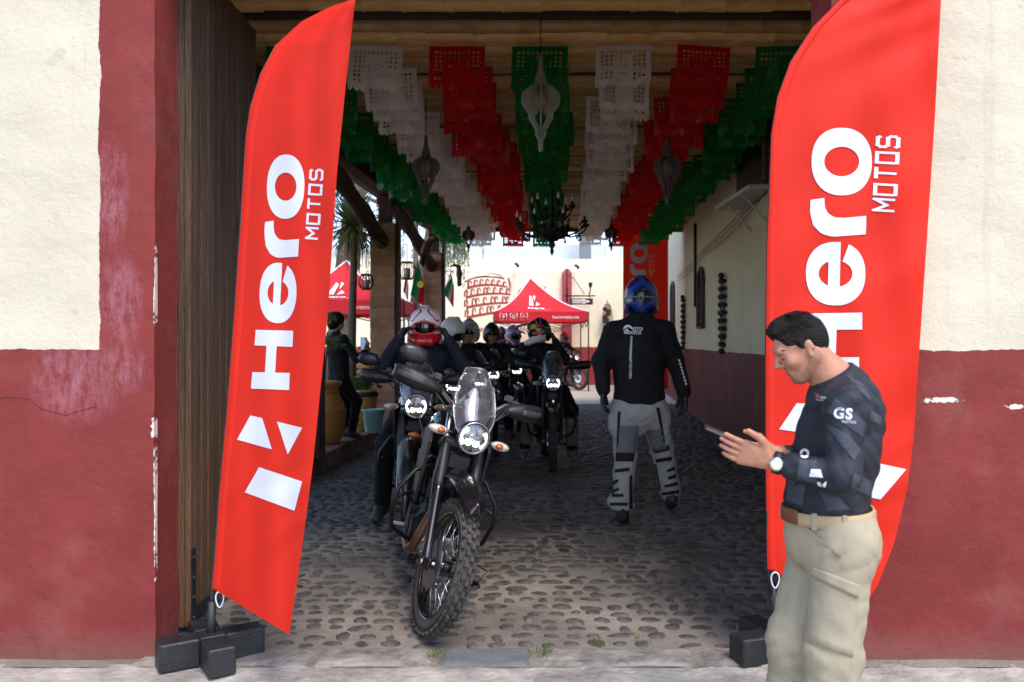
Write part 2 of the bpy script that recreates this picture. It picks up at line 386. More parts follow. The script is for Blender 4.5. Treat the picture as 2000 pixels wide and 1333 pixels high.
# ================================================================ SETTING
CREAM, DRED = lin(204, 193, 170), lin(126, 48, 44)
def wall_paint(name, dado, edge=None, edge_sign=1, cream=CREAM, red=DRED, scuffs=(), chips=None, dirt=.35):
    """two-tone painted plaster: red below `dado` (and beyond x=edge), wavering paint line, scuffs and chips"""
    m = bpy.data.materials.new(name); m.use_nodes = True; nt = m.node_tree; b = nt.nodes['Principled BSDF']; L = nt.links.new
    b.inputs['Roughness'].default_value = .75; b.inputs['Specular IOR Level'].default_value = .25
    geo = N(nt, 'ShaderNodeNewGeometry'); P = geo.outputs['Position']; sx = N(nt, 'ShaderNodeSeparateXYZ'); L(P, sx.inputs[0])
    def math_(op, a, c, d=None):
        n = N(nt, 'ShaderNodeMath', operation=op)
        for i, q in enumerate((a, c, d)):
            if q is None: continue
            if isinstance(q, (int, float)): n.inputs[i].default_value = q
            else: L(q, n.inputs[i])
        return n.outputs[0]
    def noise(sc, det=5, rough=.6, vec=P):
        n = N(nt, 'ShaderNodeTexNoise'); n.inputs['Scale'].default_value = sc; n.inputs['Detail'].default_value = det; n.inputs['Roughness'].default_value = rough
        L(vec, n.inputs['Vector']); return n.outputs[0]
    def mixc(f, a, c):
        n = N(nt, 'ShaderNodeMix', data_type='RGBA'); 
        if isinstance(f, (int, float)): n.inputs[0].default_value = f
        else: L(f, n.inputs[0])
        for i, q in ((6, a), (7, c)):
            if isinstance(q, tuple): n.inputs[i].default_value = (*q, 1)
            else: L(q, n.inputs[i])
        return n.outputs[2]
    wob = math_('MULTIPLY', math_('SUBTRACT', noise(4, 6, .7), .5), .055)
    isred = math_('LESS_THAN', math_('ADD', sx.outputs[2], wob), dado)
    if edge is not None:
        e = math_('GREATER_THAN', math_('MULTIPLY', math_('ADD', sx.outputs[0], wob), edge_sign), edge*edge_sign); isred = math_('MAXIMUM', isred, e)
    n1 = noise(1.6, 6); n2 = noise(9, 6, .7)
    mr = N(nt, 'ShaderNodeMapRange'); mr.inputs[1].default_value = .3; mr.inputs[2].default_value = .75; L(n1, mr.inputs[0])
    c1 = mixc(mr.outputs[0], tuple(x*.9 for x in cream), tuple(min(1, x*1.04) for x in cream))
    st = math_('MULTIPLY', math_('GREATER_THAN', noise(7, 3, .5), .69), .35); c1 = mixc(st, c1, tuple(x*.62 for x in cream))
    c2 = mixc(mr.outputs[0], tuple(x*.82 for x in red), (red[0]*1.12, red[1]*1.25, red[2]*1.25))
    mr2 = N(nt, 'ShaderNodeMapRange'); mr2.inputs[1].default_value = .45; mr2.inputs[2].default_value = .8; mr2.inputs[4].default_value = dirt; L(n2, mr2.inputs[0])
    c2 = mixc(mr2.outputs[0], c2, tuple(x*.6 for x in red))
    pt = N(nt, 'ShaderNodeMapRange'); pt.inputs[1].default_value = .53; pt.inputs[2].default_value = .57; pt.inputs[4].default_value = .45; L(noise(.9, 7, .62), pt.inputs[0]); c2 = mixc(pt.outputs[0], c2, tuple(x*.74 for x in red))
    col = mixc(isred, c1, c2)
    if scuffs:
        tot = None
        for (x, z, rx, rz) in scuffs:
            dx = math_('DIVIDE', math_('SUBTRACT', sx.outputs[0], x), rx); dz = math_('DIVIDE', math_('SUBTRACT', sx.outputs[2], z), rz)
            g = math_('SUBTRACT', 1.0, math_('ADD', math_('MULTIPLY', dx, dx), math_('MULTIPLY', dz, dz))); tot = g if tot is None else math_('MAXIMUM', tot, g)
        mp = N(nt, 'ShaderNodeMapping'); mp.inputs['Scale'].default_value = (1, 1, .35); L(P, mp.inputs[0])
        k = math_('MULTIPLY', math_('MAXIMUM', tot, 0), math_('SUBTRACT', math_('MULTIPLY', noise(34, 10, .8, mp.outputs[0]), 4.2), 1.75)); n = N(nt, 'ShaderNodeClamp'); L(k, n.inputs[0])
        col = mixc(math_('MULTIPLY', n.outputs[0], .42), col, lin(190, 140, 156))
    if chips:
        tot = None
        for (x, z, rx, rz) in chips:
            dx = math_('DIVIDE', math_('SUBTRACT', sx.outputs[0], x), rx); dz = math_('DIVIDE', math_('SUBTRACT', sx.outputs[2], z), rz)
            g = math_('SUBTRACT', 1.0, math_('ADD', math_('MULTIPLY', dx, dx), math_('MULTIPLY', dz, dz))); tot = g if tot is None else math_('MAXIMUM', tot, g)
        k = math_('GREATER_THAN', math_('ADD', tot, math_('MULTIPLY', math_('SUBTRACT', noise(30, 5, .7), .5), 5.0)), .3)
        k = math_('MULTIPLY', k, math_('MULTIPLY', math_('GREATER_THAN', tot, -.5), math_('LESS_THAN', sx.outputs[1], FD+.03)))
        col = mixc(k, col, lin(214, 204, 190))
    sm_ = N(nt, 'ShaderNodeMapping'); sm_.inputs['Scale'].default_value = (9, 9, .55); L(P, sm_.inputs[0]); sr = N(nt, 'ShaderNodeMapRange'); sr.inputs[1].default_value = .56; sr.inputs[2].default_value = .78; sr.inputs[4].default_value = .22; L(noise(1.0, 7, .65, sm_.outputs[0]), sr.inputs[0])
    col = mixc(sr.outputs[0], col, lin(104, 84, 70))      # rain streaks
    br = N(nt, 'ShaderNodeMapRange'); br.inputs[1].default_value = .55; br.inputs[2].default_value = .66; br.inputs[4].default_value = .035; L(noise(2.1, 8, .6), br.inputs[0]); col = mixc(br.outputs[0], col, lin(232, 196, 180))      # repainted, faded patches
    # splash-zone dirt near the ground
    g = N(nt, 'ShaderNodeMapRange'); g.inputs[1].default_value = .22; g.inputs[2].default_value = .0; g.inputs[4].default_value = .55; L(math_('ADD', sx.outputs[2], math_('MULTIPLY', n2, .12)), g.inputs[0])
    col = mixc(g.outputs[0], col, lin(120, 98, 88))
    L(col, b.inputs['Base Color'])
    h = math_('ADD', math_('MULTIPLY', noise(3.2, 4, .5), 1.4), math_('ADD', math_('MULTIPLY', noise(17, 9, .72), .75), math_('MULTIPLY', noise(110, 4, .7), .2)))
    bp = N(nt, 'ShaderNodeBump'); bp.inputs['Strength'].default_value = .45; bp.inputs['Distance'].default_value = .03; L(h, bp.inputs['Height']); L(bp.outputs[0], b.inputs['Normal'])
    return m
FD, FD2 = 3.81, 4.07            # front and back of the street wall
OL, OR_ = -1.662, 1.486         # jambs of the gateway
def fx(px, d=FD): return (px-1000)/F*d
def fz(py, d=FD): return H-(py-668)/F*d
def wall_relief(x, z, s=0):
    return .006*math.sin(x*7+z*3+s)+.004*math.sin(x*13-z*11+s*2)+.003*math.sin(z*23+x*5)
def facade(name, x0, x1, jamb_at, m):
    mb = MB(); zt = 4.9
    nu, nv = 60, 60
    mb.grid(lambda u, v: (x0+(x1-x0)*u, FD+wall_relief(x0+(x1-x0)*u, zt*v), zt*v-.02), nu, nv)
    j = x1 if jamb_at > 0 else x0
    mb.grid(lambda u, v: (j+.004*math.sin(v*40)*(u), FD+wall_relief(j, zt*v)+(FD2-FD)*u, zt*v-.02), 4, nv, flip=jamb_at < 0)
    mb.grid(lambda u, v: (x1-(x1-x0)*u, FD2, zt*v-.02), 2, 2)
    mb.grid(lambda u, v: (x0+(x1-x0)*u, FD+(FD2-FD)*v, zt-.02), 2, 1)
    return mb.build(name, m)
mfl = wall_paint('paint_left', 1.444, fx(195), 1,
    scuffs=[(fx(218), fz(380), .09, .30), (fx(235), fz(590), .12, .26), (fx(150), fz(740), .26, .24), (fx(240), fz(720), .14, .14)],
    chips=[(OL, fz(835), .016, .05), (OL, fz(560), .004, .18), (OL, fz(1000), .005, .3)])
fl = facade('street_wall', -7.5, OL, 1, mfl)
tag(fl, 'cream and red painted street wall left of the gateway, beside the wooden door', 'wall')
mfr = wall_paint('paint_right', 1.444, 1.75, -1, chips=[(fx(1838), fz(782), .11, .014), (fx(1980), fz(795), .06, .012)])
fr = facade('street_wall', OR_, 7.5, -1, mfr)
tag(fr, 'cream and red painted street wall right of the gateway, behind the man', 'wall')
hd = MB().box((( OL+OR_)/2, (FD+FD2)/2, 4.15), (OR_-OL+.002, FD2-FD-.01, 1.5)).build('gateway_lintel', mfr); tag(hd, 'red painted lintel over the gateway', 'lintel')
# ---- ground
def ground_mat(name, c1, c2, sc=3, bump=.5, bs=30, rough=.9):
    m = mat(name, c1, rough, col2=c2, vscale=sc, bump=bump, bscale=bs, spec=.25); return m
mortar = ground_mat('mortar', lin(88, 80, 72), lin(148, 138, 126), 1.3, .6, 45)
conc = ground_mat('concrete', lin(104, 97, 89), lin(180, 172, 160), 3.4, .8, 26)
earth = ground_mat('earth', lin(70, 58, 46), lin(104, 90, 70), 5, .7, 30)
ypav = mat('yard_paving', lin(150, 138, 124), .9, col2=lin(196, 186, 170), vscale=9, bump=.8, bscale=9)
mb = MB(); mb.grid(lambda u, v: (-9+18*u, -6+8.6*v, 0.0), 1, 1)
mb.grid(lambda u, v: (-9+18*u, 2.6+1.15*v, .004*math.sin(u*160)*math.sin(v*9)*(v > 0)*(0 < u < 1)+.003*math.sin(u*417+v*17)*(v > 0)), 260, 16); pv = struct(mb.build('pavement', conc))
mb = MB(); mb.grid(lambda u, v: (-9+18*u, 3.72+15.78*v, .002+.006*math.sin(9*u+7*v)*0), 1, 1); pf = struct(mb.build('passage_floor', mortar))
mb = MB(); mb.grid(lambda u, v: (-60+120*u, 19.5+80*v, 0.0), 1, 1); yf = struct(mb.build('courtyard_ground', ypav))
# ---- cobbles
def lw(d): return -2.98+.088*d           # foot of the left kerb
def rw(d): return 1.91+.106*d            # right passage wall
stone = mat('cobble', lin(80, 75, 71), .55, spec=.45)
_nt = stone.node_tree; _b = _nt.nodes['Principled BSDF']; _g = N(_nt, 'ShaderNodeNewGeometry')      # grain by position, tone by stone
_n = N(_nt, 'ShaderNodeTexNoise'); _n.inputs['Scale'].default_value = 16; _n.inputs['Detail'].default_value = 8; _n.inputs['Roughness'].default_value = .7; _nt.links.new(_g.outputs['Position'], _n.inputs['Vector'])
_r = N(_nt, 'ShaderNodeValToRGB'); _r.color_ramp.elements[0].position = .36; _r.color_ramp.elements[1].position = .68; _r.color_ramp.elements[0].color = (*lin(52, 49, 47), 1); _r.color_ramp.elements[1].color = (*lin(100, 93, 85), 1); _nt.links.new(_n.outputs[0], _r.inputs[0])
_m = N(_nt, 'ShaderNodeMapRange'); _m.inputs[3].default_value = .62; _m.inputs[4].default_value = 1.35; _nt.links.new(_g.outputs['Random Per Island'], _m.inputs[0]); _h = N(_nt, 'ShaderNodeHueSaturation'); _nt.links.new(_m.outputs[0], _h.inputs['Value']); _nt.links.new(_r.outputs[0], _h.inputs['Color']); _nt.links.new(_h.outputs[0], _b.inputs['Base Color'])
_p = N(_nt, 'ShaderNodeBump'); _p.inputs['Strength'].default_value = .5; _p.inputs['Distance'].default_value = .02; _nt.links.new(_n.outputs[0], _p.inputs['Height']); _nt.links.new(_p.outputs[0], _b.inputs['Normal'])
def stone_geo(seed, nr=10):
    r = random.Random(seed); ph = [r.uniform(0, 6.28) for _ in range(3)]; vs = []
    am = [r.uniform(.08, .2), r.uniform(.05, .14), r.uniform(.03, .08)]
    for (k, z) in ((1.06, -.6), (.88, .55), (.55, .92)):
        for j in range(nr):
            t = 2*math.pi*j/nr; q = k*(1+sum(a*math.sin((i+2)*t+p) for i, (a, p) in enumerate(zip(am, ph))))
            vs.append((q*math.cos(t), q*math.sin(t), z+r.uniform(-.06, .06)))
    vs.append((r.uniform(-.1, .1), r.uniform(-.1, .1), 1.0)); fs = []
    for a in range(2):
        for j in range(nr): fs.append([a*nr+j, a*nr+(j+1) % nr, (a+1)*nr+(j+1) % nr, (a+1)*nr+j])
    fs += [[2*nr+j, 2*nr+(j+1) % nr, 3*nr] for j in range(nr)]
    return vs, fs
sg = [stone_geo(i) for i in range(14)]
smesh = []
for i, (vs, fs) in enumerate(sg):
    me = bpy.data.meshes.new('cobblestone'); me.from_pydata(vs, [], fs); me.materials.append(stone); me.polygons.foreach_set('use_smooth', [True]*len(fs)); smesh.append(me)
cells = []; d = 3.99; row = 0
while d < 19.4:
    st = random.uniform(.098, .122); x = (lw(d) if d > 5.3 else OL-.6)-.1+random.uniform(0, .15)
    xr = rw(d)+.05
    while x < xr:
        wd = random.choice([random.uniform(.08, .13), random.uniform(.11, .19)]); x += wd/2
        if random.random() > .06 and (d > FD2+.03 or OL < x < OR_): kf = min(1, .8+.2*max(0, d-4.0)/1.5); cells.append((x, d+random.uniform(-.026, .026), wd*.5*random.uniform(.7, 1.04)*kf, st*.5*random.uniform(.58, 1.04)*kf, random.uniform(.006, .017), random.uniform(-.35, .35)))
        x += wd/2+random.uniform(0, .006)
    d += st*random.uniform(.98, 1.05); row += 1
vis = [c for c in cells if abs(c[0])/c[1] < .63 and -.33*c[1] < c[0] < .32*c[1]]
near = set(id(c) for c in sorted(vis, key=lambda c: c[1])[:300])
far = MB()
for c in cells:
    g = random.randrange(14); M = Matrix.Translation((c[0], c[1], .002)) @ Matrix.Rotation(c[5], 4, 'Z') @ Matrix.Diagonal((c[2], c[3], c[4], 1))
    if id(c) in near:
        o = bpy.data.objects.new('cobblestone', smesh[g]); COL.objects.link(o); o.parent = pf; o.matrix_local = M
    else:
        far.T = M; far.add(sg[g][0], sg[g][1], True)
fo = far.build('cobblestones', stone, pf); fo['kind'] = 'stuff'
# ---- threshold stones at the gateway
gran = mat('granite', lin(98, 98, 97), .8, var=.35, vscale=120, bump=.4, bscale=120)
slabm = mat('worn_slab', lin(78, 72, 66), .9, col2=lin(164, 155, 144), vscale=6, bump=.9, bscale=22, rand=.12)
xs = [(-1.75, -1.32, slabm), (-1.31, -.93, slabm), (-.92, -.365, slabm), (-.345, .098, gran), (.125, .86, slabm), (.87, 1.55, slabm)]
for (a, b_, m) in xs:
    mb = MB(); k = random.uniform(0, 9)
    def slab(u, v, a=a, b_=b_, k=k):
        e = min(u, 1-u)*(b_-a)/.045; f = min(v, 1-v)*.23/.035; h_ = min(1, e, f); x = a+(b_-a)*u; y = 3.72+.23*v
        return (x+.010*math.sin(y*31+k)*(1-h_), y+.012*math.sin(x*14+k)*(1-h_)+.006*math.sin(x*47+k*2)*(1-h_), -.006+.018*h_**.6+.004*math.sin(x*21+k)*math.sin(y*37+k)*h_)
    mb.grid(slab, 28, 14); mb.build('threshold_stone', m, pf)
# ---- right passage wall
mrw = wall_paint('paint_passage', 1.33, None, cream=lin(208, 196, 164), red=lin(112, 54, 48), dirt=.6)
mb = MB(); n = 40
mb.grid(lambda u, v: (rw(FD2+24*u)+.012*math.sin(u*50)*math.sin(v*9)+.006*math.sin(u*140+v*30), FD2+24*u, 4.6*v-.02), 90, 14)
mb.box((10.2, 9.9, 2.35), (10, 11.6, 4.66)); 
mb.grid(lambda u, v: (rw(FD2+24*v)+3.2*u, FD2+24*v, 4.58), 2, 4)
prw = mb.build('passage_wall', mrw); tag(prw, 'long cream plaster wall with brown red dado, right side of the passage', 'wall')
# ---- kerb of the garden bed on the left
mk = mat('kerb_paint', lin(98, 55, 48), .85, col2=lin(140, 112, 100), vscale=5, bump=.6, bscale=30)
mb = MB(); 
mb.grid(lambda u, v: [(lw(5.2+13.5*u)-.40+.4*min(1, v*3)+.006*math.sin(u*90) if v < .34 else lw(5.2+13.5*u)+.01*(v-.34)+.008*math.sin(u*60), 5.2+13.5*u, (.2+.01*math.sin(u*37)) if v < .67 else -.02)][0], 60, 3, flip=True)
kb = struct(mb.build('garden_kerb', mk))
mb = MB(); mb.grid(lambda u, v: (-14+(lw(5.2+14*v)-.38+14)*u, 4.1+15.4*v, .185), 3, 6); struct(mb.build('garden_bed', earth))
# ---- far courtyard wall
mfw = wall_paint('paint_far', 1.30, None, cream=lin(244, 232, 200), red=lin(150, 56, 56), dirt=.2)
FW = 28.0
def farx(px): return (px-1000)/F*FW
def farz(py): return H-(py-668)/F*FW
mb = MB(); mb.box((0, FW+.15, farz(527)/2), (60, .3, farz(527))); mb.box((0, FW+.19, (farz(527)+farz(506))/2), (60, .3, farz(506)-farz(527)))
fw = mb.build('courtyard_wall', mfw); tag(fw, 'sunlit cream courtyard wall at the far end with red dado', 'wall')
gs = mat('grey_sheet', lin(206, 209, 210), .6, var=.15, vscale=.8, bump=.3, bscale=3)
mb = MB(); 
for i in range(120):
    x = -18+.3*i; mb.box((x, 33, 2.9), (.29, .06+.03*(i % 2), 5.0))
nb = mb.build('neighbour_wall', gs); tag(nb, 'pale grey sheet metal wall rising behind the courtyard wall', 'wall')
mb = MB(); c = at(1143, 480, 32); mb.box((c.x, 32, 3.3), (.42, .42, 6.6)); cp = mb.build('concrete_post', mat('post_grey', lin(120, 122, 124), .8)); tag(cp, 'grey concrete post behind the courtyard wall', 'post')
# pilaster
mb = MB(); x0, x1 = farx(1098), farx(1116); mb.box(((x0+x1)/2, FW-.09, farz(533)/2), (x1-x0, .18, farz(533)), bev=.01); mb.box(((x0+x1)/2, FW-.09, farz(530)), (x1-x0-.02, .16, .12), taper=.5)
pl = mb.build('pilaster', mat('pil_red', lin(165, 70, 72), .8, var=.1)); tag(pl, 'red painted pilaster on the courtyard wall beside the entrance sign', 'pilaster')
# ---- roof over the passage
wood_d = mat('dark_timber', lin(52, 38, 30), .75, col2=lin(84, 62, 48), vscale=5, bump=.5, bscale=25, stretch=(1, 1, 6))
wood_r = mat('red_timber', lin(84, 42, 34), .7, var=.25, vscale=6, bump=.3, bscale=25)
cane = mat('bamboo', lin(232, 190, 124), .42, col2=lin(196, 150, 92), vscale=3, rand=.32, bump=.15, bscale=30, stretch=(1.5, 6, 6))
RZ = 4.12
roof = thing('passage_roof', 'bamboo cane ceiling over the passage between the gate and the courtyard', 'roof', (0, 12, RZ))
mb = MB(); mb.grid(lambda u, v: (lw(FD2+14.6*v)-1.0+(rw(FD2+14.6*v)+.4-lw(FD2+14.6*v)+1.0)*u, FD2+.01+14.5*v, RZ+.14), 1, 2); mb.build('roof_board', mat('roof_board', lin(30, 24, 20), .9), roof, world=True, solid=.06)
cm = []
for i in range(5):
    r = random.Random(50+i); mb = MB(); x = -3.1; pts = []; rs = []
    while x < 3.1:
        L_ = r.uniform(.32, .5); rr = .070+r.uniform(-.007, .007)
        pts += [(x, 0, 0), (x+.012, 0, 0), (x+L_*.5, r.uniform(-.006, .006), r.uniform(-.004, .004)), (x+L_-.012, 0, 0)]; rs += [rr*1.12, rr, rr*.97, rr]; x += L_
    mb.tube(pts, rs, 7); o = mb.build('bamboo_cane', cane); cm.append(o.data); bpy.data.objects.remove(o)
d = 4.25; skip = [(6.50, 6.70), (7.90, 8.06), (9.9, 10.05), (12.5, 12.65)]
while d < 18.4:
    if not any(a < d < b_ for a, b_ in skip):
        o = bpy.data.objects.new('bamboo_cane', random.choice(cm)); COL.objects.link(o); o.parent = roof
        l, r_ = lw(d)-.25, rw(d)-.02; o.location = ((l+r_)/2, d-12, random.uniform(-.012, .012)); o.rotation_euler = (random.uniform(0, 6), random.uniform(-.003, .003), random.uniform(-.006, .006)+(math.pi if random.random() < .5 else 0)); o.scale = ((r_-l)/6.35, 1, 1)
    d += random.uniform(.136, .165)
for a, b_ in skip:
    m_ = (a+b_)/2; mb = MB(); mb.box(((lw(m_)+rw(m_))/2, m_, RZ+.02), (rw(m_)-lw(m_)+.3, .09, .1)); mb.build('cross_beam', wood_d, roof, world=True)
def beam(mb, a, b_, w_, h_):
    a, b_ = Vector(a), Vector(b_); dr = (b_-a); q = dr.to_track_quat('Y', 'Z').to_matrix(); mb.box((a+b_)/2, (w_, dr.length, h_), q)
mb = MB(); beam(mb, (lw(4.2)-.12, 4.2, 3.9), (lw(18.6)-.12, 18.6, 3.9), .2, .26); mb.build('wall_plate', wood_r, roof, world=True)
mb = MB(); mb.box(((lw(18.5)+rw(18.5))/2, 18.55, RZ-.04), (rw(18.5)-lw(18.5)+.3, .14, .22)); mb.build('end_beam', wood_d, roof, world=True)
# ---- pillars along the garden side
blk = mat('clay_block', lin(168, 120, 88), .85, col2=lin(192, 146, 112), vscale=8, bump=.5, bscale=35, rand=.16)
mort2 = mat('pillar_mortar', lin(140, 104, 80), .95)
for i, (d, lab) in enumerate(((9.15, 'nearest clay block pillar on the garden kerb, behind the left banner'), (13.0, 'clay block pillar on the garden kerb left of the red helmet rider'), (17.2, 'farthest clay block pillar at the courtyard end of the passage'))):
    cx = lw(d)-.19; p = thing('pillar', lab, 'pillar', (cx, d, .2), 'clay block pillars along the garden side')
    top = 3.15; MB().box((0, 0, top/2), (.35, .35, top)).build('core', mort2, p)
    z = 0
    while z < top-.1:
        h_ = random.uniform(.15, .175); b_ = MB().box((random.uniform(-.006, .006), random.uniform(-.006, .006), z+h_/2), (.385, .385, h_-.004), bev=.004).build('block', blk, p); z += h_
    MB().box((.225, -.02, 1.7), (.05, .30, 3.4)).build('side_board', wood_d, p)
    MB().box((.02, 0, 3.55), (.2, .2, .95)).build('post_top', wood_r, p)
for (a, b_, lab) in ((5.6, 9.15, 'curved dark log brace left of the nearest pillar'), (9.15, 13.0, 'curved dark log between the nearest and the middle pillar'), (13.0, 17.2, 'curved dark log between the middle and the farthest pillar')):
    pts = []
    for k in range(13):
        t = k/12; d = a+(b_-a)*t; z = 3.75-.75*t**1.6 if a > 6 else 3.85-.5*t; pts.append((lw(d)-.2, d, z))
    lg = MB().tube(pts, [.12+.015*math.sin(k*1.7) for k in range(13)], 9).build('curved_log', wood_d); tag(lg, lab, 'log', 'curved log braces along the garden side')
# ---- wooden door leaf folded back along the left jamb
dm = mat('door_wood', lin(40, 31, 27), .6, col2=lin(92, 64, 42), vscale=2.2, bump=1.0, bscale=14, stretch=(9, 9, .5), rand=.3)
_nt = dm.node_tree; _b = _nt.nodes['Principled BSDF']; _src = _b.inputs['Base Color'].links[0].from_socket      # blends to a lighter brown towards the foot of the door
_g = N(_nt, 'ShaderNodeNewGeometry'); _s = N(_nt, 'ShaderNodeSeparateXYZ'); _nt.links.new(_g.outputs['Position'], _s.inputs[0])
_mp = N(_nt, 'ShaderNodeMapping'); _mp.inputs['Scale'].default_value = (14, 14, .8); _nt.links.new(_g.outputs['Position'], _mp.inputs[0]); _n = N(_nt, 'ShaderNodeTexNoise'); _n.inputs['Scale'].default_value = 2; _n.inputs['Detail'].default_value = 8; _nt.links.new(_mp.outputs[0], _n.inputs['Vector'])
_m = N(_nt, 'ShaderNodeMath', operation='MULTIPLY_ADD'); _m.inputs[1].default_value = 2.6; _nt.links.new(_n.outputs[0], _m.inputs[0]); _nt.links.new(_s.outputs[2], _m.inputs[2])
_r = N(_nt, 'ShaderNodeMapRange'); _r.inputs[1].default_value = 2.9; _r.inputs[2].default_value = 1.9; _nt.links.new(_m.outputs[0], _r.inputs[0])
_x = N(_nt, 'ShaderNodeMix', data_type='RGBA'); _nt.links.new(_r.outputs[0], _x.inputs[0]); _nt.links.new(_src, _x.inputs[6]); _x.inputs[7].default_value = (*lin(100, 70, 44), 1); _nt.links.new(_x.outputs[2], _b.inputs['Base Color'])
DX = -1.672
door = thing('wooden_door', 'tall weathered plank door leaf folded open against the left jamb', 'door', (DX, 4.1, 0))
ys = [4.085]; 
while ys[-1] < 5.12: ys.append(ys[-1]+random.uniform(.075, .11))
for i in range(len(ys)-1):
    a, b_ = ys[i], ys[i+1]; pr = random.uniform(0, .012)
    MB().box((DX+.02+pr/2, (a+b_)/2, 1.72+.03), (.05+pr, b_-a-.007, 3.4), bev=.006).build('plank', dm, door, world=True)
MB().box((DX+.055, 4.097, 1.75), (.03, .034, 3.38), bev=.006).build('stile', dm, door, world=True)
iron = mat('wrought_iron', lin(46, 46, 48), .55, metal=.6, var=.3, vscale=20, bump=.3)
for z in (.2,):
    mb = MB(); mb.box((DX+.07, 4.22, z-.1), (.012, .24, .07)); mb.box((DX+.07, 4.11, z+.05), (.014, .05, .38))
    for k in range(4): mb.ell((DX+.08, 4.1+.0, z-.1+.1*k), (.01, .012, .012), 8, 5)
    mb.build('hinge_strap', iron, door, world=True)

crk = mat('crack_dark', lin(92, 34, 34), .9)
for pts in ([(0, 778), (28, 776), (58, 781), (80, 800), (105, 806), (130, 812), (150, 804), (188, 794)],):
    mb = MB(); mb.tube([(fx(x), FD+wall_relief(fx(x), fz(y))-.001, fz(y)) for x, y in pts], [.0008+.0012*random.random() for _ in pts], 5); mb.build('plaster_crack', crk, fl)
# ================================================================ MOTORCYCLES
blk_pl = mat('black_plastic', lin(30, 30, 32), .48, var=.25, vscale=12, bump=.025, bscale=260, spec=.45)
blk_gl = mat('black_paint', lin(17, 17, 19), .22, var=.2, vscale=4, coat=.6)
gry_pl = mat('grey_plastic', lin(58, 58, 61), .5, var=.15, vscale=10, bump=.025, bscale=260)
blk_fr = mat('black_frame', lin(20, 20, 21), .4, metal=.3, var=.3, vscale=20)
rubber = mat('tyre_rubber', lin(44, 42, 40), .85, col2=lin(84, 78, 71), vscale=9, bump=.3, bscale=120, spec=.3)
steel = mat('bright_steel', lin(196, 196, 198), .28, metal=1.0, var=.15, vscale=14)
alu = mat('cast_alloy', lin(150, 150, 152), .42, metal=.9, var=.2, vscale=14)
exh = mat('heated_pipe', lin(120, 88, 72), .45, metal=.85, var=.35, vscale=8)
seatm = mat('seat_vinyl', lin(24, 24, 25), .65, bump=.3, bscale=160)
led = mat('led_white', (1, 1, 1), .3, emit=(1, .98, .95), estr=3.5)
drl = mat('led_strip', (1, 1, 1), .3, emit=(1, .98, .96), estr=1.5)
refl = mat('lamp_reflector', lin(170, 172, 176), .25, metal=.8, var=.25, vscale=40)
lampd = mat('lamp_dark', lin(26, 26, 28), .3)
mirg = mat('mirror_back', lin(38, 38, 40), .38, bump=.015, bscale=260)
amber = mat('amber_lens', lin(170, 88, 34), .2, coat=.7)
clearl = mat('clear_lens', lin(214, 206, 198), .15, coat=.8, col2=lin(170, 150, 136), vscale=60)
screenm = clearmat('windscreen_plastic', amt=.93); smoke = clearmat('smoke_screen', (.25, .26, .28), .85)
redp = mat('red_paint', lin(170, 22, 26), .3, coat=.5)
yellow = mat('yellow_print', lin(214, 190, 40), .6)
RAKE = R(27); AXV = Vector((-math.sin(RAKE), 0, math.cos(RAKE))); RF, RR = .345, .325; WB = 1.40
APT = Vector((0, 0, RF))+Vector((-math.cos(RAKE), 0, -math.sin(RAKE)))*.05
def fk(s, y=0, f=0):     # point on the fork line, s up from axle, f forward of it
    return Vector((0, 0, RF))+AXV*s+Vector((math.cos(RAKE), 0, math.sin(RAKE)))*f+Vector((0, y, 0))
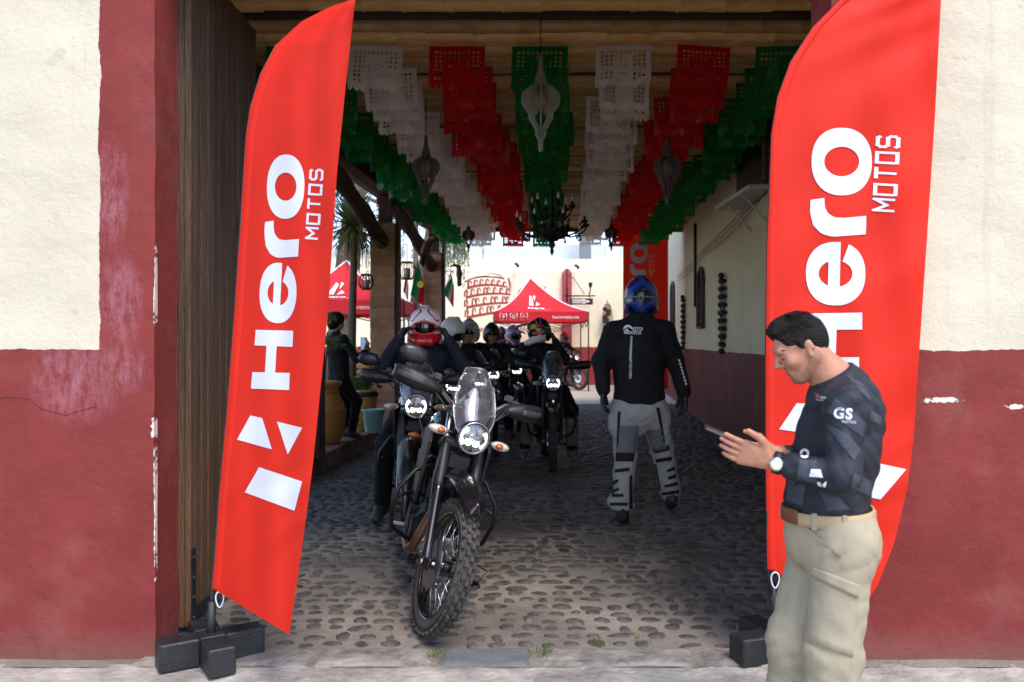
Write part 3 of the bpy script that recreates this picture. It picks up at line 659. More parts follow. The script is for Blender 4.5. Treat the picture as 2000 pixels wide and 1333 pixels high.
def wheel(t, name, c, rad, tw, rim_r, nsp, knob):
    c = Vector(c); mb = MB(); prof = []
    for k in range(9):
        a = math.pi*(k/8); prof.append((rim_r-.012+.0+ (0), 0))
    mb = MB()
    for s in (-1, 1): mb.tube([c+V(math.cos(2*math.pi*i/40)*(rim_r-.006), s*.026, math.sin(2*math.pi*i/40)*(rim_r-.006)) for i in range(40)], .010, 6, closed=True)
    mb.lathe([(rim_r-.018, -.026), (rim_r-.03, -.012), (rim_r-.03, .012), (rim_r-.018, .026)], 40, c, 'Y')
    mb.cyl(c+V(0, -.055, 0), c+V(0, .055, 0), .032, n=14); mb.lathe([(.0, -.05), (.058, -.05), (.058, -.042), (.03, -.03), (.03, .03), (.058, .042), (.058, .05), (0, .05)], 18, c, 'Y')
    w_ = mb.build(name, blk_gl, t)
    mb = MB(); n = 48; m_ = 12; rt = rad-.016; hw = tw/2
    prof = [(rim_r-.004, -.03), (rim_r+.02, -hw*.92), (rim_r+.045, -hw), (rt-.018, -hw*.86), (rt-.004, -hw*.5), (rt, 0), (rt-.004, hw*.5), (rt-.018, hw*.86), (rim_r+.045, hw), (rim_r+.02, hw*.92), (rim_r-.004, .03)]
    mb.lathe(prof, n, c, 'Y')
    nk = 38
    for i in range(nk):
        for (yy, off, sz, rr, tilt) in knob:
            a = 2*math.pi*(i+off)/nk; q = Matrix.Rotation(-a, 3, 'Y') @ Matrix.Rotation(tilt, 3, 'X')
            # local z -> radial
            rot = Matrix.Rotation(math.pi/2-a, 3, 'Y') @ Matrix.Rotation(-tilt, 3, 'X')
            p = c+V(math.cos(a)*rr, yy, math.sin(a)*rr); mb.box(p, sz, rot, taper=.85)
    mb.build('tyre', rubber, w_)
    mb = MB(); rr = random.Random(3)
    for i in range(nsp):
        s = 1 if i % 2 else -1; a = 2*math.pi*i/nsp; a2 = a+(.55 if (i//2) % 2 else -.55)
        mb.tube([c+V(math.cos(a2)*.05, s*.044, math.sin(a2)*.05), c+V(math.cos(a)*(rim_r-.024), s*.008, math.sin(a)*(rim_r-.024))], .0024, 4)
    mb.build('spokes', steel, w_)
    mb = MB(); dr = .125
    for k in range(24):
        a, b_ = 2*math.pi*k/24, 2*math.pi*(k+1)/24
        r0 = dr+(.006 if k % 2 else -.004); r1 = dr+(-.004 if k % 2 else .006)
        y0 = -.062
        q = [c+V(math.cos(x)*r_, y0, math.sin(x)*r_) for x, r_ in ((a, .075), (b_, .075), (b_, r1), (a, r0))]
        mb.add(q+[p+V(0, .005, 0) for p in q], [[0, 1, 2, 3], [7, 6, 5, 4], [3, 2, 6, 7]])
    mb.lathe([(.03, -.06), (.078, -.06)], 16, c, 'Y')
    mb.build('brake_disc', steel, w_)
    return w_
KF = [(-.012, 0, (.03, .018, .026), RF-.012, 0), (.013, .5, (.03, .018, .026), RF-.012, 0), (-.034, .5, (.03, .014, .024), RF-.018, -.55), (.034, 0, (.03, .014, .024), RF-.018, .55)]
KR = [(-.016, 0, (.034, .024, .024), RR-.012, 0), (.018, .5, (.034, .024, .024), RR-.012, 0), (-.046, .5, (.034, .016, .022), RR-.018, -.55), (.046, 0, (.034, .016, .022), RR-.018, .55)]
def shell(path, hgt, out, thick=.008):
    pass
def make_bike(label):
    t = thing('motorcycle', label, 'motorcycle')
    wheel(t, 'front_wheel', (0, 0, RF), RF, .084, .272, 36, KF)
    wheel(t, 'rear_wheel', (-WB, 0, RR), RR, .11, .236, 36, KR)
    for s in (-1, 1):
        y = s*.098; mb = MB()
        mb.tube([fk(-.04, y), fk(.02, y), fk(.05, y), fk(.38, y), fk(.42, y)], [.018, .027, .024, .026, .029], 12); mb.box(fk(.0, y), (.06, .05, .06), bev=.01)
        mb.build('fork_leg', blk_gl, t)
        mb = MB(); n = 18
        mb.tube([fk(.40+.24*k/(n*2), y) for k in range(n*2+1)], [.033 if k % 2 else .026 for k in range(n*2+1)], 10); mb.build('fork_gaiter', blk_pl, t)
        mb = MB(); mb.tube([fk(.63, y), fk(.86, y)], .021, 10); mb.build('fork_tube', steel, t)
    mb = MB(); mb.cyl((0, -.115, RF), (0, .115, RF), .011, n=8); mb.ell((0, -.122, RF), (.016, .008, .016), 8, 6); mb.ell((0, .122, RF), (.016, .008, .016), 8, 6); mb.build('axle', steel, t)
    mb = MB(); mb.box(fk(.10, -.075, -.09), (.06, .05, .11), Matrix.Rotation(-RAKE, 3, 'Y'), bev=.012)
    for k in (-1, 1): mb.cyl(fk(.10+.03*k, -.10, -.09), fk(.10+.03*k, -.108, -.09), .009, n=8)
    mb.build('brake_caliper', alu, t)
    mb = MB(); mb.tube([fk(.12, -.085, -.06), fk(.25, -.12, -.03), fk(.45, -.135, .0), fk(.66, -.12, .03)], .005, 6); mb.build('brake_hose', blk_pl, t)
    mb = MB()
    for s_, hh in ((.66, .05), (.85, .04)): mb.box(fk(s_, 0, -.02), (.1, .25, hh), Matrix.Rotation(-RAKE, 3, 'Y'), bev=.015)
    mb.build('triple_clamp', gry_pl, t)
    # high beak fender
    cl = [(-.38, .775, .07), (-.26, .80, .082), (-.12, .81, .085), (0, .80, .082), (.09, .772, .07), (.165, .735, .052), (.215, .70, .022)]
    def fen(u, v):
        i = min(int(u*6), 5); q = u*6-i; a, b_ = cl[i], cl[i+1]; x, z, h_ = [a[k]+(b_[k]-a[k])*q for k in range(3)]
        w2 = (v-.5)*2; return (x, w2*h_, z-.045*abs(w2)**2.2+(.012 if abs(w2) < .3 else 0))
    mb = MB(); mb.grid(fen, 18, 12); f_ = mb.build('front_fender', blk_gl, t, solid=.006)
    mb = MB(); mb.prism([(.1, -.016), (.13, -.02), (.155, 0), (.13, .02), (.1, .016)], Matrix.Translation((.0, 0, .772)) @ Matrix.Rotation(R(24), 4, 'Y'), .01); mb.build('emblem', alu, f_)
    mb = MB(); mb.box((-.23, 0, .735), (.14, .13, .07), bev=.02); mb.box((-.30, 0, .84), (.06, .14, .1), bev=.015); mb.build('fender_bracket', blk_pl, t)
    # headlight
    hc = Vector((-.165, 0, .995)); tl = Matrix.Translation(hc) @ Matrix.Rotation(R(6), 4, 'Y')
    mb = MB(); mb.T = tl; mb.lathe([(0, -.11), (.06, -.105), (.084, -.05), (.091, -.005), (.089, .012), (.081, .016), (.078, .004)], 32, (0, 0, 0), 'X'); hl = mb.build('headlight', blk_gl, t)
    mb = MB(); mb.T = tl; mb.lathe([(0, -.012), (.08, .0)], 28, (0, 0, 0), 'X'); mb.build('lamp_back', lampd, hl)
    mb = MB(); mb.T = tl; mb.lathe([(.079, .010), (.084, .016), (.088, .012), (.089, .004)], 32, (0, 0, 0), 'X'); mb.build('bezel', steel, hl)
    for s in (-1, 1):
        mb = MB(); mb.T = tl
        for k in range(7):
            a0, a1 = R(-42+84*k/7), R(-42+84*(k+1)/7); mid = abs(k-3)/3
            q = [(.008, s*math.cos(a)*r_, math.sin(a)*r_) for a, r_ in ((a0, .052+.012*(1-mid)), (a1, .052+.012*(1-abs(k+1-3.5)/3.5)), (a1, .076), (a0, .076))]; mb.add(q, [[0, 1, 2, 3] if s > 0 else [3, 2, 1, 0]])
        mb.build('light_strip', drl, hl)
    mb = MB(); mb.T = tl; mb.box((.002, 0, .034), (.012, .09, .052), bev=.008); mb.box((.006, 0, .034), (.012, .004, .056)); mb.build('reflector', refl, hl)
    for s in (-1, 1):
        mb = MB(); mb.T = tl; mb.lathe([(0, .016), (.011, .014), (.017, .006), (.018, -.004)], 16, (0, s*.022, -.028), 'X'); mb.build('led_lens', led, hl)
    mb = MB(); mb.T = tl; mb.lathe([(0, .032), (.03, .030), (.06, .022), (.08, .008)], 26, (0, 0, 0), 'X'); mb.build('lens', clearmat('lamp_glass', amt=.93), hl)
    # screen bracket, instrument, windscreen
    def scr(u, v, x0=0.0):
        hw = [.070, .105, .124, .122, .112, .096, .070]; i = min(int(v*6), 5); q = v*6-i; w_ = hw[i]+(hw[i+1]-hw[i])*q
        s_ = (u-.5)*2; z = .985+.375*v; x = -.135-.19*v-.06*v*v
        return (x-.075*s_*s_+x0, s_*w_, z-.02*s_*s_*(v > .8))
    mb = MB(); mb.grid(scr, 14, 14); ws = mb.build('windscreen', screenm, t, solid=.004)
    mb = MB()
    mb.tube([scr(u, 1, .001) for u in [i/10 for i in range(11)]]+[scr(1, 1-i/14, .001) for i in range(15)]+[scr(i/10, 0, .001) for i in range(10, -1, -1)]+[scr(0, i/14, .001) for i in range(14)], .0035, 5, closed=True); mb.build('screen_edge', clearmat('edge_plastic', (.8, .83, .85), .35), ws)
    mb = MB(); mb.grid(lambda u, v: Vector(scr(.06+.88*u, v*.42, -.012)), 10, 5); mb.build('screen_bracket', blk_pl, t, solid=.006)
    for s in (.12, .88):
        for v in (.12, .38): mb = MB(); p = scr(s, v, .004); mb.ell(p, (.007, .007, .007), 8, 5); mb.build('screen_bolt', alu, t)
    mb = MB(); mb.box((-.29, 0, 1.16), (.05, .12, .1), Matrix.Rotation(R(-35), 3, 'Y'), bev=.015); mb.tube([(-.33, -.07, 1.05), (-.27, -.07, 1.2)], .008, 6); mb.tube([(-.33, .07, 1.05), (-.27, .07, 1.2)], .008, 6); mb.build('instrument', blk_pl, t)
    # handlebar and controls
    mb = MB(); hb = [(-.50, .42, 1.215), (-.46, .30, 1.225), (-.425, .22, 1.21), (-.39, .12, 1.135), (-.385, .05, 1.125)]
    mb.tube(hb+[(x, -y, z) for x, y, z in hb[::-1]], .0125, 10); hbo = mb.build('handlebar', alu, t)
    for s in (-1, 1):
        mb = MB(); mb.tube([(-.505, s*.43, 1.215), (-.462, s*.305, 1.225)], .018, 10); mb.build('grip', blk_pl, hbo)
        mb = MB(); mb.box((-.445, s*.265, 1.222), (.05, .06, .045), bev=.01); mb.box((-.425, s*.22, 1.245), (.05, .045, .04), bev=.008); mb.build('switch_box', gry_pl, hbo)
        mb = MB(); mb.tube([(-.425, s*.25, 1.215), (-.41, s*.30, 1.21), (-.45, s*.42, 1.2)], [.008, .007, .006], 6); mb.build('lever', alu, hbo)
        # handguard
        gp = [(-.505, .445, 1.215, .024), (-.45, .448, 1.21, .036), (-.40, .425, 1.205, .045), (-.365, .375, 1.20, .050), (-.345, .30, 1.195, .047), (-.345, .235, 1.185, .034), (-.36, .19, 1.175, .02)]
        def hg(u, v, o=0.0):
            i = min(int(u*6), 5); q = u*6-i; a, b_ = gp[i], gp[i+1]; x, y, z, h_ = [a[k]+(b_[k]-a[k])*q for k in range(4)]
            w2 = (v-.5)*2; return (x-.03*w2*w2+o, s*(y-.015*w2*w2*0), z+w2*h_)
        mb = MB(); mb.grid(hg, 18, 8, flip=s > 0); g_ = mb.build('handguard', blk_pl, t, solid=.008)
        mb = MB(); mb.grid(lambda u, v: hg(.22+.46*u, .34+.34*v, .007), 8, 4, flip=s > 0); mb.build('guard_panel', gry_pl, g_, solid=.004)
        # mirror
        mb = MB(); mb.tube([(-.435, s*.25, 1.24), (-.43, s*.27, 1.27), (-.45, s*.34, 1.315)], .0055, 6); st_ = mb.build('mirror_stalk', blk_fr, t)
        mc = Matrix.Translation((-.455, s*.375, 1.325)) @ Matrix.Rotation(R(90), 4, 'Y') @ Matrix.Rotation(R(90), 4, 'Z')
        po = [(-.088, -.028), (-.06, -.052), (.03, -.058), (.085, -.032), (.1, .006), (.075, .046), (0, .06), (-.07, .04)]
        po = [(s*x*.88, y*.88) for x, y in po]
        mb = MB(); vs = []; 
        for (k, zz) in ((.97, -.012), (1.02, .002), (.93, .016), (.55, .03)):
            vs += [mc @ Vector((x*k, y*k, zz)) for x, y in po]
        fs = [list(range(8))]+[[r_*8+j, r_*8+(j+1) % 8, (r_+1)*8+(j+1) % 8, (r_+1)*8+j] for r_ in range(3) for j in range(8)]+[list(range(24, 32))]
        mb.add(vs, fs, True); mo = mb.build('mirror', mirg, t)
        # turn signal
        mb = MB(); mb.tube([(-.27, s*.06, .985), (-.245, s*.135, .985)], .011, 8); mb.build('signal_stalk', blk_pl, t)
        mb = MB(); mb.ell((-.232, s*.182, .985), (.03, .056, .025), 14, 9); sg_ = mb.build('turn_signal', clearl, t)
        mb = MB(); mb.ell((-.215, s*.172, .985), (.022, .026, .017), 10, 7); mb.build('amber_bulb', amber, sg_)
    # ------------------------------------------------ chassis
    def sect(pts, n=16, ex=2.6):
        """closed loft: list of (x, halfwidth, zlow, zhigh)"""
        vs = []; 
        for (x, hw, z0, z1) in pts:
            for j in range(n):
                a = 2*math.pi*j/n; ca, sa = math.cos(a), math.sin(a); e = 2/ex
                vs.append((x, hw*math.copysign(abs(ca)**e, ca), (z0+z1)/2+(z1-z0)/2*math.copysign(abs(sa)**e, sa)))
        fs = [list(range(n))]+[[r_*n+(j+1) % n, r_*n+j, (r_+1)*n+j, (r_+1)*n+(j+1) % n] for r_ in range(len(pts)-1) for j in range(n)]+[list(range(len(pts)*n-1, (len(pts)-1)*n-1, -1))]
        return vs, fs
    mb = MB(); mb.add(*sect([(-.40, .06, .86, 1.0), (-.45, .13, .80, 1.06), (-.56, .165, .78, 1.11), (-.70, .16, .80, 1.10), (-.84, .12, .80, 1.02), (-.93, .09, .80, .93)]), True); tk = mb.build('fuel_tank', blk_gl, t)
    mb = MB(); mb.cyl((-.58, 0, 1.10), (-.58, 0, 1.125), .04, n=16); mb.build('fuel_cap', alu, tk)
    for s in (-1, 1):
        mb = MB(); mb.prism([(-.32, .92), (-.36, .72), (-.44, .56), (-.58, .58), (-.72, .76), (-.68, .95), (-.45, 1.02)], Matrix.Translation((0, s*.165, 0)) @ Matrix.Rotation(R(90), 4, 'X'), .02); mb.build('shroud', blk_pl, t, bevel=.006)
        mb = MB(); mb.prism([(-.9, .8), (-.82, .6), (-1.1, .55), (-1.25, .76)], Matrix.Translation((0, s*.125, 0)) @ Matrix.Rotation(R(90), 4, 'X'), .02); mb.build('side_panel', blk_pl, t, bevel=.006)
        mb = MB(); mb.tube([(-.46, s*.05, .80), (-.40, s*.2, .74), (-.36, s*.275, .63), (-.37, s*.285, .52), (-.44, s*.26, .40), (-.56, s*.16, .33), (-.62, s*.06, .32)], .0125, 10); mb.tube([(-.37, s*.28, .58), (-.55, s*.16, .60), (-.7, s*.1, .56)], .011, 8); mb.build('crash_bar', blk_fr, t)
        mb = MB(); mb.box((-.84, s*.20, .345), (.05, .09, .02), bev=.004); mb.tube([(-.84, s*.09, .36), (-.84, s*.16, .345)], .012, 6); mb.build('footpeg', alu, t)
        mb = MB(); mb.tube([(-1.62, s*.05, .80), (-1.63, s*.12, .80)], .009, 6); mb.ell((-1.63, s*.155, .80), (.025, .045, .022), 10, 7); mb.build('rear_signal', amber, t)
    mb = MB(); mb.add(*sect([(-.86, .08, .80, .865), (-.98, .12, .79, .862), (-1.2, .14, .81, .875), (-1.45, .13, .84, .895), (-1.62, .09, .86, .89)]), True); mb.build('seat', seatm, t)
    mb = MB(); mb.add(*sect([(-1.15, .09, .74, .82), (-1.5, .09, .77, .84), (-1.72, .07, .76, .84), (-1.86, .06, .66, .76), (-1.92, .05, .60, .68)]), True); mb.build('tail', blk_pl, t)
    mb = MB(); 
    for s in (-1, 1): mb.tube([(-1.3, s*.12, .86), (-1.5, s*.15, .93), (-1.8, s*.12, .93)], .01, 6)
    for x in (-1.55, -1.66, -1.77): mb.tube([(x, -.135, .93), (x, .135, .93)], .008, 6)
    mb.build('rear_rack', blk_fr, t)
    mb = MB()
    for s in (-1, 1):
        mb.tube([(-.39, 0, .95), (-.5, s*.08, .85), (-.85, s*.11, .74), (-.95, s*.11, .5), (-.93, s*.1, .33)], .019, 8)
        mb.tube([(-.38, 0, .84), (-.47, s*.04, .6), (-.5, s*.07, .32), (-.7, s*.1, .26), (-.93, s*.1, .33)], .016, 8)
        mb.tube([(-.85, s*.1, .76), (-1.7, s*.09, .82)], .013, 8)
        mb.tube([(-.93, s*.1, .4), (-1.35, s*.09, .78)], .012, 8)
    mb.tube([fk(.6, 0, -.05), fk(.88, 0, -.05)], .032, 10); mb.build('frame', blk_fr, t)
    mb = MB()
    for s in (-1, 1): mb.box((-1.17, s*.085, .35), (.52, .03, .06), Matrix.Rotation(R(3), 3, 'Y'), bev=.01)
    mb.box((-.97, 0, .37), (.08, .17, .07)); mb.build('swingarm', blk_fr, t)
    mb = MB(); mb.box((-.76, 0, .37), (.36, .24, .24), bev=.05); mb.cyl((-.80, -.15, .37), (-.80, .15, .37), .105, n=18); mb.cyl((-.66, -.14, .36), (-.66, .14, .36), .085, n=18)
    for k in range(9): mb.box((-.64+.012*k*.3, 0, .49+.022*k), (.17, .17, .012), bev=.005)
    mb.box((-.63, 0, .58), (.12, .12, .24)); mb.box((-.62, 0, .715), (.16, .15, .06), bev=.02); mb.build('engine', mat('engine_black', lin(34, 34, 35), .5, metal=.5, var=.3, vscale=18), t)
    mb = MB(); mb.tube([(-.55, -.02, .66), (-.47, -.035, .63), (-.43, -.06, .54), (-.43, -.085, .42), (-.47, -.11, .31), (-.6, -.13, .26), (-.8, -.14, .27)], [.02, .02, .021, .03, .034, .024, .022], 10); mb.build('exhaust_pipe', exh, t)
    mb = MB(); mb.tube([(-.95, -.15, .34), (-1.1, -.17, .48), (-1.2, -.185, .58), (-1.62, -.19, .72)], [.022, .03, .055, .052], 12); mb.build('muffler', blk_fr, t)
    mb = MB(); mb.grid(lambda u, v: (-.42-.05*v-.30*max(0, v-.5), (u-.5)*(.22+.04*v), .40-.19*v if v < .8 else .248-.02*(v-.8)), 4, 8); mb.build('skid_plate', alu, t, solid=.006)
    mb = MB(); mb.tube([(-.86, .11, .30), (-.80, .25, .19), (-.775, .335, .085)], .011, 8); mb.tube([(-.82, .2, .23), (-.66, .37, .2), (-.76, .34, .09)], .005, 6); mb.box((-.765, .34, .078), (.07, .05, .012), Matrix.Rotation(R(13), 3, 'X'), bev=.004); mb.build('side_stand', blk_fr, t)
    mb = MB(); mb.tube([(-.95, .13, .37), (-1.2, .115, .36), (WB*-1, .1, .40)], .012, 6); mb.tube([(-.95, .13, .30), (-1.2, .115, .28), (-WB, .1, .25)], .012, 6); mb.cyl((-WB, .09, RR), (-WB, .105, RR), .085, n=20); mb.build('chain', gry_pl, t)
    mb = MB()
    rr = random.Random(5)
    for k in range(7):
        s = -1 if k % 2 else 1
        mb.tube([(-.43, s*rr.uniform(.2, .27), 1.21), (-.30, s*rr.uniform(.12, .2), rr.uniform(1.1, 1.2)), (-.28, s*rr.uniform(.03, .1), rr.uniform(1.0, 1.08)), (-.40, s*rr.uniform(.02, .06), .9), (-.55, s*.05, .8)], .0045, 5)
    mb.build('cables', blk_pl, t)
    return t
FRONT = {'front_wheel', 'fork_leg', 'fork_gaiter', 'fork_tube', 'axle', 'brake_caliper', 'brake_hose', 'triple_clamp', 'front_fender', 'fender_bracket', 'headlight', 'windscreen', 'screen_bracket', 'screen_bolt', 'instrument', 'handlebar', 'handguard', 'mirror_stalk', 'mirror', 'signal_stalk', 'turn_signal', 'cables'}
def base(o): return o.name.split('.')[0]
BIKES = []
def place_bike(t, px, py, d, head, lean, steer, label=None):
    """front wheel foot at photo pixel px on the ground at distance d; head: degrees the nose points to photo right of the lens axis"""
    p = at(px, py, d); p.z = .012
    M = Matrix.Translation(p) @ Matrix.Rotation(R(-90+head), 4, 'Z') @ Matrix.Rotation(R(-lean), 4, 'X')
    t.matrix_basis = M
    Ms = Matrix.Translation(APT) @ Matrix.Rotation(R(steer), 4, AXV) @ Matrix.Translation(-APT)
    for c in t.children:
        if base(c) in FRONT: c.matrix_local = Ms
    if label: t['label'] = label
    t['group'] = 'adventure motorcycles lined up in the passage'
    BIKES.append((t, M, Ms)); return t
b0 = make_bike('black motorcycle with clear windscreen parked nearest, leaning on its side stand')
def bike_copy(label, drop=(), swap={}):
    c = copy_tree(b0)
    for ch in list(c.children):
        if base(ch) in drop:
            for g in list(ch.children): bpy.data.objects.remove(g)
            bpy.data.objects.remove(ch)
        elif base(ch) in swap:
            ch.data = ch.data.copy(); ch.data.materials[0] = swap[base(ch)]
    c['label'] = label; return c
place_bike(b0, 833, 1245, 4.12, 10, 13, 11)
for ch in [c for c in b0.children if base(c) in ('mirror', 'mirror_stalk') and sum(v.co.y for v in c.data.vertices) > 0]: bpy.data.objects.remove(ch)
bikes = {}
bikes[2] = place_bike(bike_copy('black motorcycle under the rider in the red and white helmet', swap={'windscreen': smoke}), 803, 1060, 5.85, 3, 1, 2)
bikes[3] = place_bike(bike_copy('black motorcycle ridden by the person in the orange and white peaked helmet', swap={'windscreen': smoke}), 1078, 920, 9.25, 1, 2, -3)
bikes[4] = place_bike(bike_copy('black motorcycle behind the nearest one, under the white helmet rider', swap={'windscreen': smoke}), 878, 920, 8.6, 4, 1, 6)
bikes[5] = place_bike(bike_copy('black motorcycle in the middle of the pack under the silver helmet rider', swap={'windscreen': smoke}), 935, 900, 9.6, 12, 1, 10)
bikes[6] = place_bike(bike_copy('motorcycle deep in the pack under the black helmet rider', swap={'windscreen': smoke}), 963, 850, 11.6, 5, 1, 0)
bikes[7] = place_bike(bike_copy('motorcycle at the back of the pack under the blue and orange helmet rider', swap={'windscreen': smoke}), 1012, 820, 13.4, 6, 0, 0)
bikes[8] = place_bike(bike_copy('red motorcycle standing out in the sunlit courtyard by the tent pole', ('windscreen',), {'fuel_tank': redp, 'shroud': redp}), 1131, 757, 24.8, 35, 1, 10)
bikes[9] = place_bike(bike_copy('motorcycle hidden mostly behind the pack under the red helmet rider', swap={'windscreen': smoke}), 984, 820, 15.0, 4, 0, 0)
# ================================================================ FEATHER BANNERS AT THE GATE
flag_red = translucent('banner_cloth', lin(222, 40, 19), .25, .62, var=.04)
flag_wht = mat('banner_print', lin(204, 204, 216), .7)
basem = mat('base_black', lin(30, 30, 31), .5, var=.35, vscale=9, bump=.2, bscale=90)
def poly_at(P, t):
    L = [0]
    for i in range(len(P)-1): L.append(L[-1]+math.hypot(P[i+1][0]-P[i][0], P[i+1][1]-P[i][1]))
    s = t*L[-1]; i = 0
    while i < len(P)-2 and L[i+1] < s: i += 1
    q = (s-L[i])/(L[i+1]-L[i]); return (P[i][0]+(P[i+1][0]-P[i][0])*q, P[i][1]+(P[i+1][1]-P[i][1])*q)
def interp_y(P, y):      # x of a polyline (bottom to top) at height y
    for i in range(len(P)-1):
        (x0, y0), (x1, y1) = P[i], P[i+1]
        if (y0-y)*(y1-y) <= 0 and y0 != y1: return x0+(x1-x0)*(y-y0)/(y1-y0)
    return P[0][0] if y > P[0][1] else P[-1][0]
GLY = {'M': [[(0, 0), (0, 1), (.5, .4), (1, 1), (1, 0)]], 'O': [[(0, .07), (0, 1), (.9, 1), (.9, 0), (-.07, 0)]], 'T': [[(0, 1), (1, 1)], [(.5, 1), (.5, 0)]], 'S': [[(.95, .85), (.8, 1), (.15, 1), (0, .85), (0, .65), (.15, .5), (.8, .5), (.95, .35), (.95, .15), (.8, 0), (.1, 0), (-.05, .15)]]}
def strokes(mb, txt, fn, lw_=.2, adv=1.42, n=3):
    a = 0
    for ch in txt:
        for pl_ in GLY[ch]:
            for i in range(len(pl_)-1):
                p, q = Vector(pl_[i]), Vector(pl_[i+1]); d = (q-p).normalized(); nn = Vector((-d.y, d.x))*lw_/2
                p2 = p-d*lw_*.45*(i > 0); q2 = q+d*lw_*.45*(i < len(pl_)-2)
                mb.strip([(p2+nn).to_tuple(), (q2+nn).to_tuple()], [(p2-nn).to_tuple(), (q2-nn).to_tuple()], lambda x, y, a=a: fn(x+a, y), n=n, nv=1)
        a += adv
def logo(mb, fn, A):
    """the lettering, drawn in the layout of the right banner and carried over by A(x,y)"""
    g = lambda x, y: fn(*A(x, y))
    def ring(cx, cy, ro, ri, a0, a1, n=44, ex=2.25):
        P, Q = [], []
        for k in range(n+1):
            a = R(a0+(a1-a0)*k/n); c, s = math.cos(a), math.sin(a); e = 2/ex
            cc, ss = math.copysign(abs(c)**e, c), math.copysign(abs(s)**e, s)
            P.append((cx+ro[0]*cc, cy+ro[1]*ss)); Q.append((cx+ri[0]*c, cy+ri[1]*s))
        mb.strip(P, Q, g, nv=3)
    ring(1644, 316, (59, 66), (34, 29), 0, 360)
    mb.strip([(1583, 391), (1582, 415), (1588, 440), (1604, 457), (1626, 463), (1691, 458)], [(1610, 387), (1611, 405), (1617, 417), (1630, 425), (1650, 426), (1692, 422)], g, n=16, nv=3)
    ring(1632, 535, (58, 62), (33, 26), -66, 277)
    mb.strip([(1619, 476), (1617, 563)], [(1642, 473), (1640, 563)], g, n=8, nv=2)
    mb.strip([(1566, 613), (1684, 611)], [(1564, 645), (1684, 644)], g, n=10, nv=3)
    mb.strip([(1602, 643), (1600, 701)], [(1634, 643), (1632, 701)], g, n=5, nv=3)
    mb.strip([(1560, 700), (1678, 698)], [(1558, 734), (1678, 733)], g, n=10, nv=3)
def feather(label, Lp, Rp, d0, d1, A, shapes, motos, foot, ph, rot):
    base_p = at(foot[0], foot[1], foot[2]); base_p.z = 0
    t = thing('feather_banner', label, 'banner', base_p, 'red feather banners at the gateway')
    def depth(x, y):
        xl, xr = interp_y(Lp, y), interp_y(Rp, y); u = max(-.2, min(1.2, (x-xl)/max(30, xr-xl)))
        w_ = .011*math.sin(u*7+y*.006+ph)+.008*math.sin(u*15-y*.011+ph*2)+.006*math.sin(u*6+y*.031+ph)+.0045*math.sin(u*9+y*.05+3*math.sin(y*.013))*(.5+.5*math.sin(y*.008+ph))
        return d0+(d1-d0)*u+w_*min(1, .25+u*1.3)
    f = lambda x, y: at(x, y, depth(x, y)); f2 = lambda x, y: at(x, y, depth(x, y)-.0035)
    mb = MB(); mb.grid(lambda u, v: (lambda a, b_: f(a[0]+(b_[0]-a[0])*u, a[1]+(b_[1]-a[1])*u))(poly_at(Lp, v), poly_at(Rp, v)), 56, 200)
    mb.build('cloth', flag_red, t, world=True)
    mb = MB(); mb.grid(lambda u, v: (lambda a, b_: at(a[0]+16*u-1, a[1], depth(a[0]+12*u, a[1])-.005-.006*math.sin(u*math.pi)))(poly_at(Lp, v*.97), None), 5, 110); mb.build('pole_sleeve', flag_red, t, world=True)
    mb = MB(); logo(mb, f2, A); mb.build('lettering', flag_wht, t, world=True)
    mb = MB(); (x0, y0, x1, y1, hgt) = motos; ln = math.hypot(x1-x0, y1-y0); ux, uy = (x1-x0)/ln, (y1-y0)/ln
    sc = ln/(1.42*4+.95); strokes(mb, 'MOTOS', lambda a, b_: f2(x0+ux*a*sc+uy*b_*hgt, y0+uy*a*sc-ux*b_*hgt), .2); mb.build('small_lettering', flag_wht, t, world=True)
    for sh in shapes:
        mb = MB(); c4 = sh if len(sh) == 4 else (sh[0], sh[1], sh[2], sh[0])
        mb.strip([c4[0], c4[1]], [c4[3], c4[2]], f2, n=10, nv=8); mb.build('emblem', flag_wht, t, world=True)
    # pole, spigot, strap and cross base
    top = [at(x, y, d0+.004) for x, y in Lp[:-3]]; spg = Vector((base_p.x, base_p.y, .13))
    mb = MB(); mb.tube([spg, spg.lerp(top[0], .9)]+top, [.011, .010]+[.009-.0004*i for i in range(len(top))], 8); mb.build('pole', basem, t, world=True)
    mb = MB(); mb.cyl(spg+V(0, 0, -.06), spg+V((top[0]-spg).x*.6, (top[0]-spg).y*.6, (top[0]-spg).z*.72), .021, .019, 8); mb.build('spigot', basem, t, world=True)
    mb = MB(); c = at(Lp[0][0]+14, Lp[0][1]+14, d0-.02); mb.tube([c+V(.018*math.sin(a)*(1-.3*math.cos(a)), 0, -.036*math.cos(a)-.018) for a in [2*math.pi*k/16 for k in range(16)]], .0035, 5, closed=True); mb.build('strap_loop', flag_wht, t, world=True)
    for k in range(4):
        a = R(rot+90*k); L_ = .178; mb = MB(); q = Matrix.Rotation(a, 3, 'Z'); mb.box(Vector((math.cos(a)*(L_/2+.056), math.sin(a)*(L_/2+.056), .068)), (L_-.002, .118, .124), q, bev=.007); mb.build('base_arm', basem, t)
    MB().box((0, 0, .068), (.114, .114, .126), Matrix.Rotation(R(rot), 3, 'Z'), bev=.006).build('base_hub', basem, t)
    return t
LL = [(415, 1150), (430, 960), (445, 800), (460, 600), (472, 420), (482, 265), (490, 210), (510, 145), (540, 88), (590, 42), (645, 14), (694, -3)]
LR = [(565, 1240), (580, 1140), (598, 1010), (612, 900), (626, 760), (640, 620), (658, 340), (676, 160), (694, -3)]
